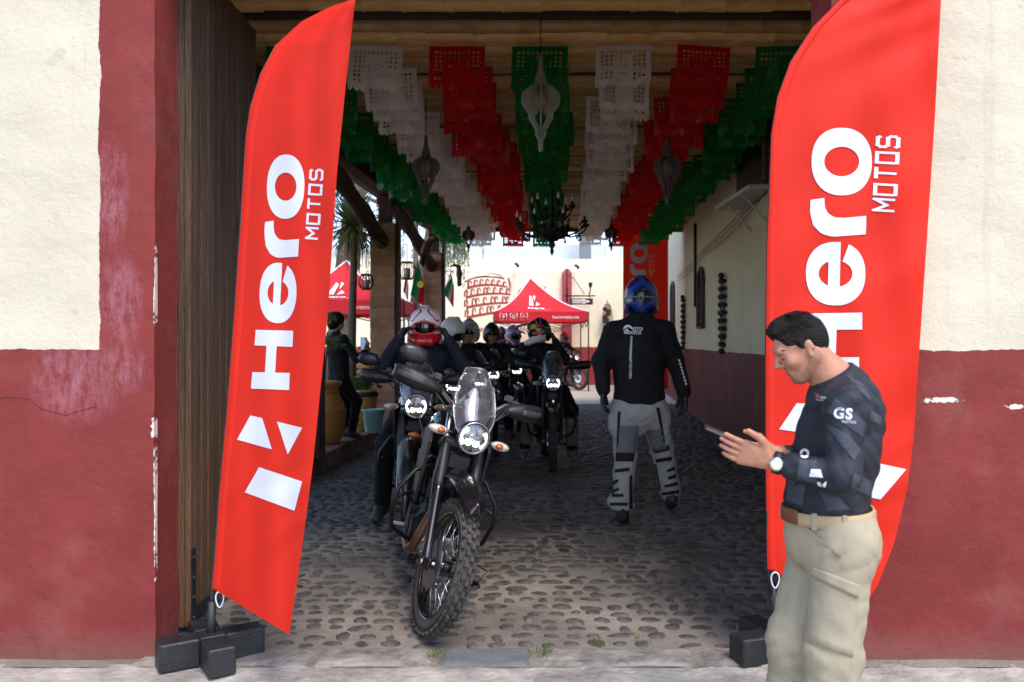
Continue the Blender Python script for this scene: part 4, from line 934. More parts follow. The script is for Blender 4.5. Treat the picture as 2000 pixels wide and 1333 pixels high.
feather('red feather banner on the left beside the wooden door, seen at an angle', LL, LR, 3.80, 3.42,
    lambda x, y: (lambda y2: (558+.62*(x-1644)-.0365*(y2-365), y2))(365+.95*(y-316)+.09*(x-1644)*.35),
    [((489, 812), (512, 817), (531, 878), (463, 859)), ((541, 824), (590, 836), (562, 888)), ((506, 913), (590, 941), (575, 998), (478, 962))],
    (621, 467, 630, 333, 23), (412, 1262, 3.80), .3, 32)
RL = [(1500, 1112), (1497, 900), (1497, 700), (1499, 500), (1503, 400), (1508, 262), (1520, 190), (1545, 122), (1590, 52), (1640, 2), (1720, -50), (1842, -100)]
RRt = [(1680, 1197), (1715, 1142), (1747, 1060), (1771, 960), (1784, 860), (1796, 680), (1811, 460), (1826, 230), (1838, 0), (1842, -100)]
feather('red feather banner on the right, behind the man with the phone', RL, RRt, 3.74, 3.68, lambda x, y: (x, y),
    [((1556, 788), (1600, 790), (1640, 856), (1522, 839)), ((1668, 800), (1724, 806), (1700, 856)), ((1596, 880), (1770, 917), (1720, 976), (1552, 942))],
    (1747, 413, 1755, 268, 40), (1520, 1262, 3.83), 1.4, 20)
# ================================================================ PAPER BANNERS UNDER THE ROOF
pp_w = translucent('paper_white', lin(244, 241, 238), .6, .38, spec=.5); pp_r = translucent('paper_red', lin(214, 22, 32), .6, .3, spec=.6); pp_g = translucent('paper_green', lin(18, 128, 54), .6, .3, spec=.6)
def papel(kind, seed, m):
    r = random.Random(seed); nx, ny = 12, 9; w_, h_ = .47, .345; cw, ch = w_/nx, h_/ny; mb = MB()
    ph1, ph2 = r.uniform(0, 6), r.uniform(0, 6); am = r.uniform(.014, .04)
    def P(x, y):       # x 0..w, y 0..h downward, cloth wave grows towards the hem
        k = min(1, y/h_); return (x-w_/2+.004*math.sin(y*30+ph2)*k, am*k*math.sin(x*22+ph1)+.010*k*math.sin(x*47+y*9+ph2)+.02*k*k, -y)
    def inborder(i, j): return i < 3 or i >= nx-3 or (j < 2) or (kind == 'square' and (((i+.5-nx/2)/2.3)**2+((j+.5-4.6)/4.3)**2 > 1)) 
    for i in range(nx):
        for j in range(ny):
            x0, y0 = i*cw, j*ch; edge = i == 0 or i == nx-1 or j == 0
            hole = inborder(i, j) and not edge
            if not hole and not edge and r.random() < (.42 if kind != 'square' else .3): hole = 'slit'
            if not hole or j == ny-1:
                mb.add([P(x0, y0), P(x0+cw, y0), P(x0+cw, y0+ch), P(x0, y0+ch)], [[3, 2, 1, 0]], True)
            elif hole == 'slit' or kind == 'square':
                a, b_ = (.13, .13) if hole is True else ((.1, .38) if r.random() < .5 else (.38, .1))
                q = [(0, 0), (1, 0), (1, 1), (0, 1)]; q2 = [(a, b_), (1-a, b_), (1-a, 1-b_), (a, 1-b_)]
                mb.add([P(x0+cw*u, y0+ch*v) for u, v in q+q2], [[1, 0, 4, 5], [2, 1, 5, 6], [3, 2, 6, 7], [0, 3, 7, 4]], True)
            else:
                c4 = [(0, 0), (1, 0), (1, 1), (0, 1)]; md = [(.5, 0), (1, .5), (.5, 1), (0, .5)]; e = .10; iv = [(.5, e), (1-e, .5), (.5, 1-e), (e, .5)]
                mb.add([P(x0+cw*u, y0+ch*v) for u, v in c4+md+iv], [[0, 7, 11, 8, 4], [1, 4, 8, 9, 5], [2, 5, 9, 10, 6], [3, 6, 10, 11, 7]], True)
    ns = 9; sw = w_/ns
    for k in range(ns):
        x0 = k*sw
        pts = [(0, 0), (.1, .5), (.3, .85), (.5, 1), (.7, .85), (.9, .5), (1, 0)] if kind != 'square' else [(0, 0), (.15, .35), (.35, .8), (.5, 1.15), (.65, .8), (.85, .35), (1, 0)]
        mb.add([P(x0+sw*u, h_+.032*v) for u, v in pts], [list(range(len(pts)))], True)
    o = mb.build('paper_banner', m); d_ = o.data; bpy.data.objects.remove(o); return d_
PW1 = [papel('diamond', i, pp_w) for i in range(3)]; PW2 = [papel('square', i+5, pp_w) for i in range(3)]
PRr = [papel('diamond', i+9, pp_r) for i in range(4)]; PG = [papel('diamond', i+14, pp_g) for i in range(4)]
COLS = [(PG, -1.86, .055), (PW1, -1.156, .05), (PRr, -.467, .055), (PG, .24, .05), (PW2, .947, .075), (PRr, 1.636, .073), (PG, 2.31, .07)]
ROWS = [6.98, 7.45, 7.9, 8.37, 8.9, 9.25, 9.6, 9.95, 10.4, 10.85, 11.3, 11.7, 12.1, 12.6, 13.1, 13.6, 14.1, 14.6, 15.1, 15.7, 16.3, 16.9, 17.5, 18.1]
ORD = ['first', 'second', 'third', 'fourth', 'fifth', 'sixth', 'seventh', 'eighth', 'ninth', 'tenth', 'eleventh', 'twelfth', 'thirteenth', 'fourteenth', 'fifteenth', 'sixteenth', 'seventeenth', 'eighteenth', 'nineteenth', 'twentieth', 'twenty-first', 'twenty-second', 'twenty-third', 'last']
stringm = mat('string', lin(190, 186, 178), .8)
for i, d in enumerate(ROWS):
    z = 4.0+random.uniform(-.03, .02)*(i > 0); jit = random.uniform(-.09, .09)*(i > 0)
    t = thing('paper_garland', '%s row of green, white and red cut paper banners counted from the gate' % ORD[i] if i < 23 else 'last row of cut paper banners, at the courtyard end', 'garland', (0, d, z), 'rows of cut paper banners under the roof')
    l, r_ = lw(d)-.1, rw(d); mb = MB(); mb.tube([(l+(r_-l)*k/8, 0, .004-.0*k) for k in range(9)], .0025, 4); mb.build('string', stringm, t)
    for (ms, x0, sl_) in COLS:
        o = bpy.data.objects.new('paper_banner', random.choice(ms)); COL.objects.link(o); o.parent = t
        o.location = (x0+sl_*(d-6.98)+jit+random.uniform(-.05, .05)*(i > 0), random.uniform(-.01, .01), random.uniform(-.025, .0)*(i > 0)); s_ = random.uniform(.96, 1.06)
        o.scale = (s_*(1 if random.random() < .5 else -1), 1, random.uniform(.95, 1.08)); o.rotation_euler = (random.uniform(-.2, .2), random.uniform(-.05, .05), random.uniform(-.14, .14))
# ================================================================ HANGING LANTERNS
def lantern(px, py, d, h_, m, label, chain_top=4.1, nf=8):
    c = at(px, py, d); k = h_/.76; t = thing('hanging_lantern', label, 'lantern', c, 'cut-out hanging lanterns under the roof')
    out = [(.006, .38), (.014, .30), (.034, .23), (.046, .18), (.052, .155), (.06, .14), (.10, .13), (.136, .10), (.152, .06), (.155, .03), (.146, -.01), (.12, -.05), (.098, -.075), (.1, -.10), (.092, -.13), (.07, -.16), (.06, -.19), (.042, -.21), (.046, -.24), (.034, -.27), (.02, -.29), (.022, -.32), (.014, -.38)]
    inn = []
    for (r_, z) in out:
        a = 0
        if -.075 <= z <= .12: a = .085*math.sqrt(max(0, 1-((z-.02)/.105)**2))
        elif -.19 < z < -.09: a = r_-.026
        inn.append((max(0.001, min(a, r_-.006)), z))
    for f in range(nf):
        a = 2*math.pi*f/nf; ca, sa = math.cos(a), math.sin(a); mb = MB(); vs = []
        for s in (-1, 1):
            for (p, q) in zip(inn, out):
                for (r_, z) in (p, q): vs.append((ca*r_*k-sa*s*.004*k, sa*r_*k+ca*s*.004*k, z*k))
        n = len(out); fs = []
        for i in range(n-1):
            a0 = i*2; fs += [[a0, a0+1, a0+3, a0+2], [2*n+a0+2, 2*n+a0+3, 2*n+a0+1, 2*n+a0], [a0+1, 2*n+a0+1, 2*n+a0+3, a0+3], [a0+2, 2*n+a0+2, 2*n+a0, a0]]
        mb.add(vs, fs); mb.build('fin', m, t)
    mb = MB(); mb.lathe([(0, .10*k), (.062*k, .10*k), (.066*k, .02*k), (.062*k, -.06*k), (0, -.06*k)], 14); mb.build('shade', mat('lantern_shade', lin(120, 112, 100), .7, var=.2), t)
    mb = MB(); mb.lathe([(0, .39*k), (.012*k, .385*k), (.03*k, .2*k), (.03*k, .14*k), (0, .13*k)], 10); mb.build('cap', m, t)
    L_ = max(.05, chain_top-c.z-.38*k); mb = MB(); nl = int(L_/.035)+1
    for i in range(nl):
        z = .38*k+.035*i+.015; q = [(.008*math.cos(a), 0, .021*math.sin(a)) if i % 2 else (0, .008*math.cos(a), .021*math.sin(a)) for a in [2*math.pi*j/8 for j in range(8)]]
        mb.tube([(x, y, z+zz) for x, y, zz in q], .0028, 4, closed=True)
    mb.build('chain', blk_fr, t); return t
lan_w = mat('lantern_white', lin(126, 132, 124), .55, var=.2, vscale=10); lan_b = mat('lantern_slate', lin(92, 88, 96), .55, var=.2, vscale=10); lan_d = mat('lantern_brown', lin(66, 52, 42), .6, var=.2)
lantern(1056, 203, 6.4, .75, lan_w, 'white fretwork lantern in front of the green banners, nearest the gate')
lantern(832, 333, 8.6, .73, lan_b, 'slate grey fretwork lantern hanging among the left white banners')
lantern(1303, 332, 8.6, .73, lan_b, 'slate grey fretwork lantern hanging among the right red banners')
lantern(915, 462, 15.2, .60, lan_d, 'small brown lantern left of the chandelier at the courtyard end', nf=6)
lantern(1194, 458, 15.2, .62, lan_d, 'small dark lantern right of the chandelier at the courtyard end', nf=6)
# ================================================================ CHANDELIER
c = at(1078, 446, 10.7); t = thing('chandelier', 'black wrought iron chandelier with candle bulbs in the middle of the passage', 'chandelier', c)
mb = MB(); mb.lathe([(0, -.36), (.01, -.35), (.028, -.30), (.016, -.27), (.05, -.22), (.03, -.18), (.10, -.15), (.19, -.10), (.2, -.06), (.12, -.03), (.05, .02), (.03, .1), (.055, .16), (.03, .22), (.02, .34), (.012, .62)], 14); mb.build('stem', iron, t)
for k in range(12): mb = MB(); a = 2*math.pi*k/12; mb.box((.17*math.cos(a), .17*math.sin(a), -.06), (.02, .09, .1), Matrix.Rotation(a, 3, 'Z'), bev=.006); mb.build('crown_plate', iron, t)
bulb = mat('candle_bulb', lin(226, 220, 210), .3)
for tier, (nr, rad, z0) in enumerate(((8, .47, -.02), (6, .27, .2))):
    for k in range(nr):
        a = 2*math.pi*(k+.5*tier)/nr+.25; ca, sa = math.cos(a), math.sin(a); pr = [(.05, z0-.02), (.15, z0-.07), (.26, z0-.09), (.36, z0-.06), (.45, z0+.0), (.47, z0+.05), (.44, z0+.075), (.405, z0+.05), (.41, z0+.02)]
        pr = [(r_*rad/.47, z) for r_, z in pr]; mb = MB(); mb.tube([(ca*r_, sa*r_, z) for r_, z in pr], .012, 6)
        cu = [(.2+.05*math.cos(q)*(1-q/14), z0-.0+.05*math.sin(q)*(1-q/14)) for q in [j*.7 for j in range(13)]]; mb.tube([(ca*r_*rad/.47, sa*r_*rad/.47, z) for r_, z in cu], .009, 5)
        cu = [(.37+.04*math.cos(-q)*(1-q/14), z0-.1+.04*math.sin(-q)*(1-q/14)) for q in [j*.7 for j in range(13)]]; mb.tube([(ca*r_*rad/.47, sa*r_*rad/.47, z) for r_, z in cu], .008, 5)
        b_ = mb.build('arm', iron, t); x, y = ca*rad, sa*rad
        mb = MB(); mb.lathe([(0, z0+.04), (.03, z0+.05), (.05, z0+.085), (.045, z0+.09), (.016, z0+.08), (.015, z0+.14), (0, z0+.14)], 10, (x, y, 0)); mb.build('candle_cup', iron, b_)
        mb = MB(); mb.lathe([(.009, z0+.14), (.018, z0+.17), (.016, z0+.19), (.004, z0+.225), (0, z0+.235)], 8, (x, y, 0)); mb.build('bulb', bulb, b_)
# ================================================================ RIGHT WALL FITTINGS
def onwall(px, py, off=0.0):
    s = (px-1000)/F; d = (1.91-off)/(s-.106); return at(px, py, d)
def wall_pt(d, z, off=0.0): return Vector((rw(d)-off, d, z))
rust = mat('rusty_iron', lin(58, 46, 40), .7, metal=.3, var=.4, vscale=25); dmet = mat('window_iron', lin(70, 56, 48), .7, var=.3)
def scroll_panel(px, py0, py1, label, dw=.34):
    p = onwall(px, (py0+py1)/2, .04); d0 = p.y; z0, z1 = onwall(px, py1, .04).z, onwall(px, py0, .04).z; zc = (z0+z1)/2; hh = (z1-z0)/2
    t = thing('iron_wall_ornament', label, 'wall ornament', (rw(d0), d0, zc), 'wrought iron ornaments on the passage wall'); rr = random.Random(int(px))
    P = lambda u, v, o=.03: wall_pt(d0+u*dw, zc+v*hh, o)
    mb = MB(); mb.tube([P(0, -1), P(0, 1)], .012, 6)
    for s in (-1, 1): mb.tube([P(s*.55, -.72), P(s*.75, -.3), P(s*.55, .05), P(s*.8, .4), P(s*.5, .72)], .010, 6)
    mb.build('spine', rust, t, world=True)
    for k in range(9):
        v = -.8+1.6*k/8
        for s in (-1, 1):
            mb = MB(); u0 = s*(.18+.5*(1-abs(v))*.6); rad = rr.uniform(.35, .55); pts = []
            for j in range(14):
                a = j*.62; r_ = rad*(1-j/17); pts.append(P(u0+math.cos(a)*r_*.9, v+math.sin(a)*r_*.17, .03+.03*math.sin(j)))
            mb.tube(pts, .011, 5); mb.ell(P(u0, v+.03, .06), (.03, .05, .035), 8, 5); mb.build('scroll', rust, t, world=True)
    for v in (-.95, .95, 0): mb = MB(); mb.ell(P(0, v, .05), (.05, .06, .05), 8, 6); mb.build('boss', rust, t, world=True)
def framed_grille(px, py0, py1, label, dw=.38):
    p = onwall(px, (py0+py1)/2, .03); d0 = p.y; z0, z1 = onwall(px, py1, .03).z, onwall(px, py0, .03).z; t = thing('framed_grille', label, 'wall ornament', (rw(d0), d0, (z0+z1)/2), 'wrought iron ornaments on the passage wall')
    arch = [(-dw, z0), (-dw, z1-.25), (-dw*.7, z1-.08), (0, z1), (dw*.7, z1-.08), (dw, z1-.25), (dw, z0)]
    mb = MB(); mb.tube([wall_pt(d0+a, z, .04) for a, z in arch], .035, 6, closed=True); mb.build('frame', dmet, t, world=True)
    for k in range(5):
        a = -dw*.66+dw*1.32*k/4; mb = MB(); mb.tube([wall_pt(d0+a, z0, .03), wall_pt(d0+a, z1-.15+.1*(k == 2), .03)], .009, 5); mb.build('bar', rust, t, world=True)
    for k in range(7):
        z = z0+(z1-z0-.3)*(k+.5)/7; mb = MB()
        for s in (-1, 1): mb.tube([wall_pt(d0+s*dw*.33+.1*math.cos(q), z+.08*math.sin(q), .04) for q in [j*.6 for j in range(11)]], .009, 5, closed=True)
        mb.build('rosette', rust, t, world=True)
scroll_panel(1410, 535, 690, 'largest wrought iron scroll ornament on the passage wall, nearest the gate')
framed_grille(1369, 524, 640, 'arched framed iron grille between the two scroll ornaments')
scroll_panel(1334, 578, 682, 'smaller wrought iron scroll ornament further along the passage wall')
framed_grille(1314, 552, 640, 'farthest arched iron grille beside the hanging red banner')
whp = mat('white_board', lin(196, 194, 190), .6, var=.1)
t = thing('wall_shelf', 'white bracketed shelf high on the passage wall beside the right banner', 'shelf', wall_pt(9.6, 3.2))
mb = MB(); mb.box((rw(9.7)-.17, 9.75, 3.19), (.34, 1.5, .05), bev=.01); mb.build('board', whp, t, world=True)
for d in (9.3, 10.2): mb = MB(); mb.tube([(rw(d)-.30, d, 3.17), (rw(d)-.01, d, 2.86)], .011, 6); mb.build('strut', whp, t, world=True)
t = thing('shuttered_window', 'dark wood framed window above the white shelf', 'window', wall_pt(9.8, 3.26))
mb = MB(); mb.box((rw(9.8)-.03, 9.8, 3.62), (.06, 1.5, .74)); mb.build('pane', mat('dark_pane', lin(14, 12, 12), .4), t, world=True)
for d in (9.02, 10.58): mb = MB(); mb.box((rw(d)-.05, d, 3.63), (.1, .1, .78)); mb.build('jamb', wood_d, t, world=True)
cab = mat('cable', lin(60, 54, 46), .7)
for k, (z0, sg_, lab) in enumerate(((3.25, .03, 'uppermost sagging cable on the passage wall'), (3.2, .07, 'middle sagging cable on the passage wall'), (3.14, .1, 'lowest sagging cable on the passage wall'))):
    mb = MB(); pts = []
    for seg in ((9.0, 14.2), (14.2, 19.5)):
        for j in range(9): u = j/8; d = seg[0]+(seg[1]-seg[0])*u; pts.append(wall_pt(d, z0-.02*(d-9)-sg_*4*u*(1-u), .04+.01*k))
    mb.tube(pts, .006, 5); o = mb.build('cable', cab); tag(o, lab, 'cable', 'cables along the passage wall')
p0, p1 = onwall(1358, 430, .06), onwall(1358, 575, .06); mb = MB(); d = p0.y; mb.tube([wall_pt(d, 3.75, .06), wall_pt(d, 2.15, .06)], .03, 8); mb.build
o = mb.build('wall_pipe', blk_fr); tag(o, 'dark vertical pipe on the passage wall with cables crossing it', 'pipe')
# tall straight red banner at the courtyard end
BD = 18.75; t = thing('hanging_banner', 'tall straight red banner at the courtyard end behind the walking rider', 'banner', at(1261, 760, BD))
mb = MB(); mb.grid(lambda u, v: at(1217+88*u, 440+320*v, BD+.02*math.sin(u*9+v*4)), 20, 30); mb.build('cloth', flag_red, t, world=True)
mb = MB(); f_ = lambda x, y: at(1240+(x-1644)*.288+8, 535+(y-450)*.30, BD-.03+.02*math.sin(((1240+(x-1644)*.288+8)-1217)/88*9+((535+(y-450)*.30)-440)/320*4)); logo(mb, f_, lambda x, y: (x, y)); mb.build('lettering', flag_wht, t, world=True)
mb = MB(); strokes(mb, 'MOTOS', lambda a, b_: at(1277-b_*9, 538-a*40/6.63, BD-.035), .17); mb.build('small_lettering', flag_wht, t, world=True)
mb = MB(); mb.tube([at(1212, 441, BD), at(1310, 441, BD)], .015, 6); mb.build('rail', alu, t, world=True)
# ================================================================ PEOPLE
skin = mat('skin', lin(166, 112, 88), .52, col2=lin(188, 132, 106), vscale=38, bump=.15, bscale=260, sub=.15, spec=.4)
hairm = mat('dark_hair', lin(15, 12, 11), .75, col2=lin(36, 30, 27), spec=.2, vscale=60, bump=.8, bscale=120, stretch=(.4, 1, 1))
jk_blk = mat('jacket_black', lin(19, 19, 21), .8, var=.25, vscale=5, bump=.35, bscale=14, spec=.3)
tr_blk = mat('trousers_black', lin(22, 22, 25), .85, var=.25, vscale=6, bump=.3, bscale=18, spec=.25)
jk_navy = mat('jacket_navy', lin(26, 28, 40), .75, var=.3, vscale=5, bump=.35, bscale=14, spec=.3)
glv = mat('glove_black', lin(20, 20, 21), .55, bump=.3, bscale=60); bootm = mat('boot_dark', lin(40, 37, 34), .6, var=.3, vscale=12, bump=.3, bscale=40)
visor = mat('visor_dark', lin(12, 12, 14), .08, coat=1.0); gogg = mat('goggle_black', lin(20, 20, 20), .4)
def xf(prims, M):
    R3 = np.array(M.to_3x3()); ks = abs(M.determinant())**(1/3); R3 = R3/ks; out = []
    for p in prims:
        p = dict(p)
        if ks != 1:
            p['k'] = p['k']*ks
            if p['t'] == 'c': p['ra'] *= ks; p['rb'] *= ks
            else: p['r'] = p['r']*ks
        if p['t'] == 'c':
            p['a'] = np.array(M @ Vector(p['a'])); p['b'] = np.array(M @ Vector(p['b']))
            if p['flat'] is not None: p['flat'] = R3 @ p['flat']
        else: p['c'] = np.array(M @ Vector(p['c'])); p['rot'] = R3 if p['rot'] is None else R3 @ p['rot']
        out.append(p)
    return out
def hand_prims(wr, f, n, side, curl=.5, mi=0, g=0.0, sc=1.0, spread=.10, thumb=.5):
    """palm and five fingers: f fingers' direction, n palm normal (fingers curl towards it), side thumb side"""
    f = Vector(f).normalized(); s = Vector(side); s = (s-f*s.dot(f)).normalized(); n = f.cross(s)*(1 if f.cross(s).dot(Vector(n)) > 0 else -1); wr = Vector(wr); P = []
    for k, (off, ln) in enumerate(((.030, .072), (.010, .080), (-.011, .074), (-.031, .058))):
        kn = wr+f*.088*sc+s*off*sc; P.append(cap(wr+f*.012*sc+s*off*.55*sc, kn, (.014+g)*sc, (.0125+g)*sc, mi, .014))
        d = (f+s*(off*spread*14)).normalized(); p = kn; c = curl*(1+.12*k)
        for j, q in enumerate((.45, .31, .24)):
            d = (d*math.cos(c*.75)+n*math.sin(c*.75)).normalized(); e = p+d*ln*q*sc; P.append(cap(p, e, (.0090-.0008*j+g)*sc, (.0084-.0009*j+g)*sc, mi, .002)); p = e
    b_ = wr+f*.022*sc+s*.026*sc; d = (f*.6+s*.75+n*.35*thumb).normalized(); e = b_+d*.045*sc; d2 = (f*.85+s*.3+n*.5*thumb).normalized()
    P += [cap(b_, e, (.0145+g)*sc, (.0115+g)*sc, mi, .012), cap(e, e+d2*.032*sc, (.011+g)*sc, (.0095+g)*sc, mi, .004), cap(e+d2*.032*sc, e+d2*.055*sc, (.0095+g)*sc, (.008+g)*sc, mi, .004)]
    return P
def gear(J, g=.0, jm=0, tm=1, gm=2, bm=3, hands=True, bt=.35):
    """padded riding figure from joints (world vectors)"""
    pel, ch, nk = J['pelvis'], J['chest'], J['neck']; sd = (J['shR']-J['shL']).normalized(); up = (ch-pel).normalized(); fr = up.cross(sd).normalized()
    P = [cap(pel, pel.lerp(ch, .5), .165+g, .16+g, tm, .05, fr, .76), cap(pel.lerp(ch, .12), ch, .165+g, .178+g, jm, .05, fr, .74), cap(ch, ch.lerp(nk, .45), .17+g, .11+g, jm, .06, fr, .8), cap(ch.lerp(nk, .4), nk, .085+g, .066+g, jm, .04)]
    for s in 'LR':
        sh, el, wr = J['sh'+s], J['el'+s], J['wr'+s]
        P += [cap(ch.lerp(nk, .3), sh, .08+g, .078+g, jm, .05), cap(sh, el, .074+g, .060+g, jm, .04), cap(el, wr, .062+g, .045+g, jm, .02)]
        if hands:
            d = (J['hd'+s]-wr).normalized() if 'hd'+s in J else (wr-el).normalized()
            P += hand_prims(wr, d, J.get('pn'+s, -fr), J.get('th'+s, up), J.get('curl', .7), gm, .004, 1.05)
        hp, kn, an, to = J['hp'+s], J['kn'+s], J['an'+s], J['to'+s]
        P += [cap(pel.lerp(hp, .6), hp, .12+g, .115+g, tm, .05), cap(hp, kn, .108+g, .078+g, tm, .04), cap(kn, an.lerp(kn, .12), .082+g, .062+g, tm, .03), cap(an.lerp(kn, bt), an, .066+g+.02*(bt > .5), .057+g, bm, .02), cap(an, to, .052+g, .042+g, bm, .03), cap(an, an+(an-to)*.22, .05, .046, bm, .03)]
    return P
# ---------------------------------------------------------------- helmets
def helm_mat(name, c0, c1, c2, sc=9, d=3, thr=(.42, .62)):
    m = mat(name, c0, .25, coat=.5); nt = m.node_tree; b = nt.nodes['Principled BSDF']; tc = N(nt, 'ShaderNodeTexCoord')
    ab = N(nt, 'ShaderNodeVectorMath', operation='ABSOLUTE'); nt.links.new(tc.outputs['Object'], ab.inputs[0])
    wv = N(nt, 'ShaderNodeTexWave', wave_type='BANDS', bands_direction='DIAGONAL'); wv.inputs['Scale'].default_value = sc; wv.inputs['Distortion'].default_value = d; wv.inputs['Detail'].default_value = 1; wv.inputs['Detail Scale'].default_value = .8
    nt.links.new(ab.outputs[0], wv.inputs[0]); cr = N(nt, 'ShaderNodeValToRGB'); cr.color_ramp.interpolation = 'CONSTANT'; e = cr.color_ramp.elements
    e[0].color = (*c0, 1); e[1].position = thr[0]; e[1].color = (*c1, 1); k = e.new(thr[1]); k.color = (*c2, 1)
    nt.links.new(wv.outputs[0], cr.inputs[0]); nt.links.new(cr.outputs[0], b.inputs['Base Color']); return m
HELM = {}
def helmet(parent, pos, yaw, pitch, m, kind='adv', peak_m=None, trim=None, roll=0, lower=None):
    """yaw: world heading of the face in degrees (0 = +X, -90 = towards the camera)"""
    if kind not in HELM:
        P = [ball((-.005, 0, .02), (.15, .13, .145)), ball((-.03, 0, -.05), (.125, .122, .10), k=.05)]
        if kind == 'mx': P += [cap((.03, .10, -.09), (.15, .045, -.115), .036, .03, 0, .04), cap((.03, -.10, -.09), (.15, -.045, -.115), .036, .03, 0, .04), cap((.15, -.045, -.115), (.15, .045, -.115), .032, .032, 0, .03), cap((.15, 0, -.115), (.175, 0, -.12), .028, .02, 0, .03), ball((.17, 0, .0), (.12, .108, .062), sub=True, k=.02)]
        elif kind == 'adv': P += [cap((.03, .098, -.08), (.125, .045, -.105), .038, .033, 0, .04), cap((.03, -.098, -.08), (.125, -.045, -.105), .038, .033, 0, .04), cap((.125, -.045, -.105), (.125, .045, -.105), .034, .034, 0, .03), ball((.17, 0, .0), (.115, .112, .058), sub=True, k=.015)]
        else: P += [ball((.15, 0, -.06), (.13, .10, .12), sub=True, k=.02)]
        P += [ball((-.02, 0, -.17), (.085, .085, .08), sub=True, k=.02), cap((-.1, -.03, .11), (-.02, -.02, .165), .012, .016, 0, .03), cap((-.1, .03, .11), (-.02, .02, .165), .012, .016, 0, .03)]
        vs, q, mm = sdf_mesh(P, .009, smooth=1); me = bpy.data.meshes.new('helmet'); me.from_pydata(vs.tolist(), [], q.tolist()); me.polygons.foreach_set('use_smooth', np.ones(len(q), bool)); HELM[kind] = me
    me = HELM[kind].copy(); me.materials.append(m); o = link('helmet', me, parent)
    if lower is not None:
        me.materials.append(lower); zs = np.array([p.center.z for p in me.polygons]); xs_ = np.array([p.center.x for p in me.polygons]); me.polygons.foreach_set('material_index', ((zs < -.045) & (xs_ > -.06)).astype(np.int32))
    M = Matrix.Rotation(R(yaw), 4, 'Z') @ Matrix.Rotation(R(pitch), 4, 'Y') @ Matrix.Rotation(R(roll), 4, 'X')
    o.matrix_local = Matrix.Translation(Vector(pos)-parent.location) @ M
    mb = MB(); 
    if kind == 'open': mb.grid(lambda u, v: (.135*math.cos((u-.5)*2.0), .125*math.sin((u-.5)*2.0), .05-.06*v), 10, 3); mb.build('visor', visor, o, solid=.004)
    else:
        mb.ell((-.004, 0, .0), (.135, .118, .115), 20, 12); mb.build('visor', visor, o)
        mb = MB(); pts = [(.128+.012*math.cos(2*a)-.028*math.cos(a)**2, .098*math.cos(a), .0+.05*math.sin(a)) for a in [2*math.pi*k/24 for k in range(24)]]; mb.tube(pts, .010, 6, closed=True); mb.build('port_trim', trim or gogg, o)
    if peak_m is not None:
        mb = MB(); mb.grid(lambda u, v: (.065+.215*v, (u-.5)*2*(.115-.035*v)*(1 if v < .9 else .8), .118+.035*v-.02*((u-.5)*2)**2-.05*v*v), 10, 8); mb.build('peak', peak_m, o, solid=.006)
    return o
# ---------------------------------------------------------------- riders
def rider(label, bk, mats, head=(0, 0), dx=0.0, arms='bars', bt=.35, feet='ground', hmat=None, kind='adv', peak=None, trim=None, roll=0, lower=None, res=.014, lean=0.0, group='riders waiting on their motorcycles', hz=0.0, L_=None):
    t0, M, Ms = bk; W = lambda x, y, z: M @ Vector((x, y, z)); G = lambda x, y, z: M @ (Ms @ Vector((x, y, z)))
    t = thing('person', label, 'person', W(-.85, dx*.5, 0), group)
    J = dict(pelvis=W(-.95+lean*.0, 0, .96), chest=W(-.84+lean, dx*.7, 1.27), neck=W(-.80+lean*1.3, dx*.95, 1.44+hz)); hd = W(-.755+lean*1.5, dx, 1.585+hz)
    for s, k in (('L', 1), ('R', -1)):
        J['sh'+s] = W(-.83+lean*1.1, dx*.8+k*.185, 1.375+hz*.5); a = arms if isinstance(arms, str) else arms[s]
        if a == 'helmet':
            J['el'+s] = W(-.66+lean, dx+k*.34, 1.25); J['wr'+s] = W(-.64+lean, dx+k*.20, 1.48+hz); J['hd'+s] = W(-.66+lean, dx+k*.13, 1.63+hz); J['pn'+s] = W(0, -k, 0)-W(0, 0, 0); J['th'+s] = W(-1, 0, 0)-W(0, 0, 0)
        elif a == 'lap':
            J['el'+s] = W(-.78, dx+k*.30, 1.10); J['wr'+s] = W(-.60, dx+k*.16, 1.06); J['th'+s] = W(0, 0, 1)-W(0, 0, 0)
        else:
            J['el'+s] = W(-.68, dx*.5+k*.36, 1.17); J['wr'+s] = G(-.55, k*.36, 1.235); J['hd'+s] = G(-.44, k*.36, 1.225); J['pn'+s] = W(0, 0, -1)-W(0, 0, 0); J['th'+s] = W(0, -k, 0)-W(0, 0, 0)
        J['hp'+s] = W(-.93, k*.11, .93); J['kn'+s] = W(-.56, k*.25, .66); J['an'+s] = W(-.76, k*.29, .13); J['to'+s] = W(-.60, k*.32, .07)
    J['curl'] = .9
    body_obj('body', gear(J, bt=bt)+[cap(J['neck'], hd, .06, .06, 4), ball(hd, (.10, .09, .115), 4)], res, mats, t, disp=crease(.011, FOLD))
    if hmat is not None: helmet(t, hd, head[0], head[1], hmat, kind, peak, trim, roll, lower)
    return t, J, hd
def gm(j=jk_blk, tr=tr_blk, g_=glv, b_=bootm): return [j, tr, g_, b_, skin]
h_red = helm_mat('helmet_red_white', lin(226, 222, 222), lin(190, 22, 32), lin(230, 226, 226), 7, 4, (.30, .62)); h_wht = mat('helmet_white', lin(206, 204, 200), .3, var=.06, coat=.4)
h_sil = helm_mat('helmet_silver', lin(176, 172, 166), lin(60, 58, 58), lin(196, 192, 186), 6, 5, (.36, .52)); h_blk = mat('helmet_black', lin(24, 24, 26), .35, coat=.4)
